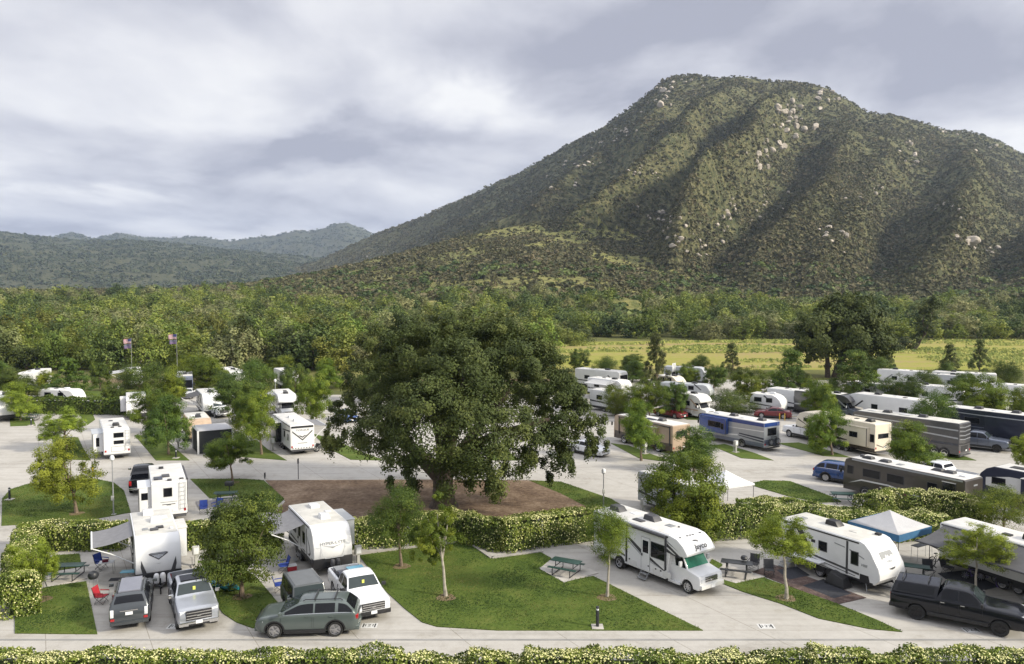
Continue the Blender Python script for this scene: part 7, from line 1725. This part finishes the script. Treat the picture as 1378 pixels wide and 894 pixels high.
f('travel_trailer', 'white trailer roof at the far right border', 1386, 545, rad(140), 9, 3.2, 'trailer', white, anchor=(-3.8, 1.2))
f('travel_trailer', 'small white trailer above the second dark coach', 1352, 560, rad(140), 6, 2.9, 'teardrop', white, anchor=(-2.8, 1.2), ac2=False)

# ------------------------------------------------------------------ camp furniture
picnic_table('green picnic table on the left lawn slab', G(92, 778), rad(5))
picnic_table('green picnic table beside the cab over motorhome', G(762, 772), rad(-28))
picnic_table('dark picnic table with a kettle grill near it, right of the motorhome', G(991, 774), rad(-20), blackC)
picnic_table('dark green table behind the left trailer with ladder', G(304, 676), rad(10))
picnic_table('green picnic table under the flat clumpy tree', G(84, 600), rad(20)); picnic_table('dark green picnic table left of the screen house', G(204, 596), rad(20))
picnic_table('dark picnic table right of the screen house', G(322, 600), rad(20)); picnic_table('picnic table at the nose of the bronze coach', G(1134, 677), rad(-10))
picnic_table('green picnic table behind the black pickup', G(1228, 779), rad(-25)); picnic_table('dark table on the far left grass square', G(43, 566), rad(10))
camp_chair('blue camp chair on the patio, left one of the pair', G(274, 692), rad(-70), blueF, z=.055); camp_chair('blue camp chair on the patio, right one of the pair', G(292, 689), rad(-110), blueF, z=.055)
camp_chair('blue folding chair farther back beside the lettered trailer', G(381, 770), rad(-150), blueF); camp_chair('blue folding chair on the lawn edge left of the jeep', G(376, 796), rad(20), blueF)
camp_chair('red high backed folding chair left of the slate car', G(137, 812), rad(-5), redF); camp_chair('blue camp chair under the open grey awning', G(137, 766), rad(-20), blueF)
camp_chair('charcoal camp chair beside the dark picnic table', G(1014, 768), rad(-120), greyF); camp_chair('charcoal camp chair on the brown rug', G(1035, 776), rad(-100), greyF)
camp_chair('dark camp chair behind the black pickup', G(1250, 776), rad(-100), greyF); camp_chair('dark camp chair under the charcoal awning', G(1275, 772), rad(-60), greyF)
folding_table('white folding table with red cloth under the grey awning', G(144, 771), rad(15)); folding_table('pale blue folding table by the trailer door', G(174, 784), rad(10), skyF, (.9, .5))
o = thing('folded_cloth', 'dark red cloth bundle on the white folding table', 'cloth', (*G(144, 771)[:2], .70), rad(20)); MB().box(-.25, .1, -.15, .15, 0, .13).build('bundle', pm('dark red cloth', (.13, .012, .03), .9), o, bevel=.05)
folding_table('dark shelf rack at the back under the blue canopy', G(1240, 753), rad(30), blackC, (1.6, .5), 1.0)
t = thing('kettle_grill', 'black kettle grill beside the red chair', 'grill', G(126, 794), 0)
MB().lathe_z([(.06, 0), (.22, .06), (.29, .18), (.30, .26), (.24, .40), (.10, .48), (.02, .5)], (0, 0, .62), 16).build('bowl', blackC, t)
for a in (0, 2.1, 4.2): MB().tube([(.2 * math.cos(a), .2 * math.sin(a), .7), (.32 * math.cos(a), .32 * math.sin(a), 0)], .015, 5).build('leg', steel, t)
t = thing('park_grill', 'black park grill on a post on the back lawn', 'grill', G(309, 668), 0); MB().tube([(0, 0, 0), (0, 0, .95)], .04, 8).build('post', blackC, t); MB().box(-.32, .32, -.25, .25, .92, 1.25).build('fire_box', blackC, t, bevel=.03)
t = thing('kettle_grill', 'small black kettle grill on the dark picnic table', 'grill', (*G(1001, 773)[:2], .83), 0); MB().lathe_z([(.05, .05), (.18, .1), (.21, .19), (.16, .3), (.02, .36)], (0, 0, 0), 14).build('bowl', blackC, t); MB().tube([(-.12, 0, 0), (.12, 0, 0)], .02, 5).build('foot', steel, t)
t = thing('door_mat', 'dark door mat before the trailer steps', 'mat', (*G(157, 780)[:2], .004), rad(10)); MB().box(-.4, .4, -.25, .25, 0, .02).build('mat', greyF, t)
t = thing('cool_box', 'red cool box with white lid beside the lettered trailer', 'cool box', G(393, 768), rad(25)); MB().box(-.27, .27, -.18, .18, 0, .30).build('box', redF, t, bevel=.02); MB().box(-.28, .28, -.19, .19, .30, .38).build('lid', whiteP, t, bevel=.02)
t = thing('kayak', 'small teal kayak lying on the lawn by the round tree', 'kayak', (*G(301, 794)[:2], .045), rad(-25)); n = 9
vs = []; fs = []
for i in range(n):
    x = -1.15 + 2.3 * i / (n - 1); k = math.sqrt(max(.02, 1 - (x / 1.2) ** 2)); 
    for j in range(8): a = 2 * math.pi * j / 8; vs.append((x, .36 * k * math.cos(a), .22 + .22 * k * math.sin(a)))
fs = [(i * 8 + j, i * 8 + (j + 1) % 8, i * 8 + 8 + (j + 1) % 8, i * 8 + 8 + j) for i in range(n - 1) for j in range(8)] + [tuple(range(8)), tuple(range(n * 8 - 8, n * 8))]
MB().add(vs, fs).build('hull', tealP, t, angle=60); MB().cbox((0, 0, .43), (.8, .42, .05)).build('cockpit_rim', dark, t, bevel=.02)
t = thing('bucket', 'white bucket beside the teal kayak', 'bucket', (*G(288, 791)[:2], .045), 0); MB().lathe_z([(.13, 0), (.16, .34)], (0, 0, 0), 14).build('pail', whiteP, t); MB().tube([(-.16, 0, .3), (-.1, 0, .42), (.1, 0, .42), (.16, 0, .3)], .008, 4).build('handle', steel, t)
t = thing('propane_tank', 'dark gas tank between slate car and silver pickup', 'gas tank', G(196, 803), 0); MB().lathe_z([(.2, 0), (.24, .08), (.24, .55), (.15, .68), (.06, .72)], (0, 0, 0), 14).build('tank', dark, t); MB().tube([(0, 0, .7), (0, 0, .8)], .05, 8).build('valve', steel, t)
lamp_post('lamp post with white head on the rounded lawn island', G(153, 693), 4.5); lamp_post('short lamp post above the cab over motorhome roof', G(812, 683), 3.0); lamp_post('far lamp post beside the cab over behind the toy hauler', G(371, 553), 4.4)
bollard('black bollard light at the edge of the big lawn', G(804, 845), 1.15); bollard('black bollard light at the far left lawn island', G(13, 673)); bollard('black bollard light at the lawn by the screen house', G(237, 617), .95); bollard('bollard light on the far left grass square', G(42, 573), .95)
pedestal('power pedestal right of the trailer with open awning', G(264, 762), rad(120)); pedestal('power pedestal behind the white pickup', G(482, 761), rad(120)); pedestal('power pedestal at the grey trailer behind the motorhome', G(866, 693), rad(120))
pedestal('power pedestal under the tree by the tan coach', G(868, 611), rad(120)); pedestal('power pedestal before the blue motorhome', G(990, 609), rad(120)); pedestal('power pedestal left of the screen house', G(240, 604), rad(120)); pedestal('power pedestal left of the toy hauler', G(367, 606), rad(120))
for px, py, lb in ((125, 642, 'yellow marker post at the left lawn island'), (1049, 566, 'yellow marker post left of the cream fifth wheel'), (1056, 566, 'second yellow marker post beside the red car')):
    t = thing('marker_post', lb, 'post', G(px, py), 0, 'yellow marker posts'); MB().tube([(0, 0, 0), (0, 0, .9)], .06, 10).build('post', yellowP, t); MB().lathe_z([(.065, 0), (.03, .05), (.01, .06)], (0, 0, .9), 10).build('cap', yellowP, t)
for px, py, h_, lb in ((401.5, 645, 1.9, 'slim dark sign post at the edge of the wood chip bed'), (356.5, 645, .6, 'short stake at the corner of the wood chip bed'), (560, 645, 1.9, 'dark sign post left of the oak trunk')):
    t = thing('sign_post', lb, 'post', G(px, py), 0); MB().tube([(0, 0, 0), (0, 0, h_)], .035, 8).build('post', blackC, t); MB().box(-.05, .05, -.1, .1, h_ - .45, h_).build('plate', dark, t)
canopy('blue and pale grey peaked canopy behind the striped trailer', G(1197, 700, 2.6), rad(32), 3.5, 2.35, 3.25)
sheet('rug', P2((1012, 770), (1040, 760), (1166, 805), (1126, 814)), .03, rugM, 'brown woven rug under the striped trailer', 'rug', t=.02)
sheet('rug_panel', P2((1045, 768), (1072, 763), (1090, 775), (1062, 781)), .036, rugdM, 'dark inner panel of the brown rug', 'rug'); sheet('rug_panel', P2((1080, 789), (1108, 780), (1146, 800), (1122, 806)), .036, rugdM, 'second dark inner panel of the brown rug', 'rug')
sheet('rug', P2((1262, 772), (1300, 768), (1345, 790), (1300, 800)), .03, rugdM, 'dark rug under the charcoal awning', 'rug', t=.02)
sheet('patio_rug', P2((263, 676), (300, 673), (308, 681), (268, 686)), .06, pm('grey patio rug', (.20, .19, .20), .9, var=.2, scale=6), 'grey rug on the patio with blue chairs', 'rug')
o = thing('gear_cover', 'black cover over gear beside the striped trailer wheels', 'cover', (*G(1128, 788)[:2], .036), rad(-58)); MB().hexa([(-.7, -.45, 0), (.7, -.45, 0), (.7, .45, 0), (-.7, .45, 0), (-.45, -.25, .75), (.5, -.3, .55), (.5, .3, .6), (-.4, .25, .8)]).build('sheet', black, o, bevel=.12)
two_wheeler('bicycle', 'purple small bicycle under the charcoal awning, left one', 'bicycle', G(1309, 781), rad(-20), .26, .8, purpF, scale=1.0, group='purple bicycles'); two_wheeler('bicycle', 'purple small bicycle under the charcoal awning, right one', 'bicycle', G(1330, 783), rad(-25), .26, .8, purpF, scale=1.0, group='purple bicycles')
two_wheeler('bicycle', 'dark bicycle leaning by the shelf rack', 'bicycle', G(1262, 762), rad(20), .34, 1.0, blackC)
t = thing('storage_bin', 'purple patterned bin beside the awning trailer steps', 'bin', G(1346, 790), rad(20)); MB().lathe_z([(.22, 0), (.27, .55)], (0, 0, 0), 14).build('bin', purpF, t); MB().lathe_z([(.28, 0), (.26, .05), (.05, .08)], (0, 0, .55), 14).build('lid', greyS, t)
US = (pm('flag red', (.40, .05, .07), .8), pm('flag white', (.68, .66, .68), .8), pm('flag blue', (.05, .06, .20), .8)); DK = (pm('flag grey', (.16, .15, .22), .8), pm('flag violet', (.20, .14, .25), .8))
flagpole('left flagpole with a striped flag above a dark flag', G(178, 516), 8.2, [(1.5, .85, US, 'stripes'), (1.4, .8, DK, 'two')]); flagpole('right flagpole with a striped flag above a dark flag', G(239, 514), 8.9, [(1.6, .9, US, 'stripes'), (1.4, .8, DK, 'two')])
flagpole('short flagpole with a white flag beside the tall pine', G(909, 522), 4.4, [(.7, 1.5, (whiteP,), 'one')], rad(200))
person('person in dark clothes standing on the far lane, left one', G(151.5, 533), rad(-60), greyF, pm('dark jeans', (.03, .035, .06), .8), 1.65); person('person in white shirt standing on the far lane, right one', G(159.5, 531), rad(-120), whiteP, greyF, 1.6, .6)
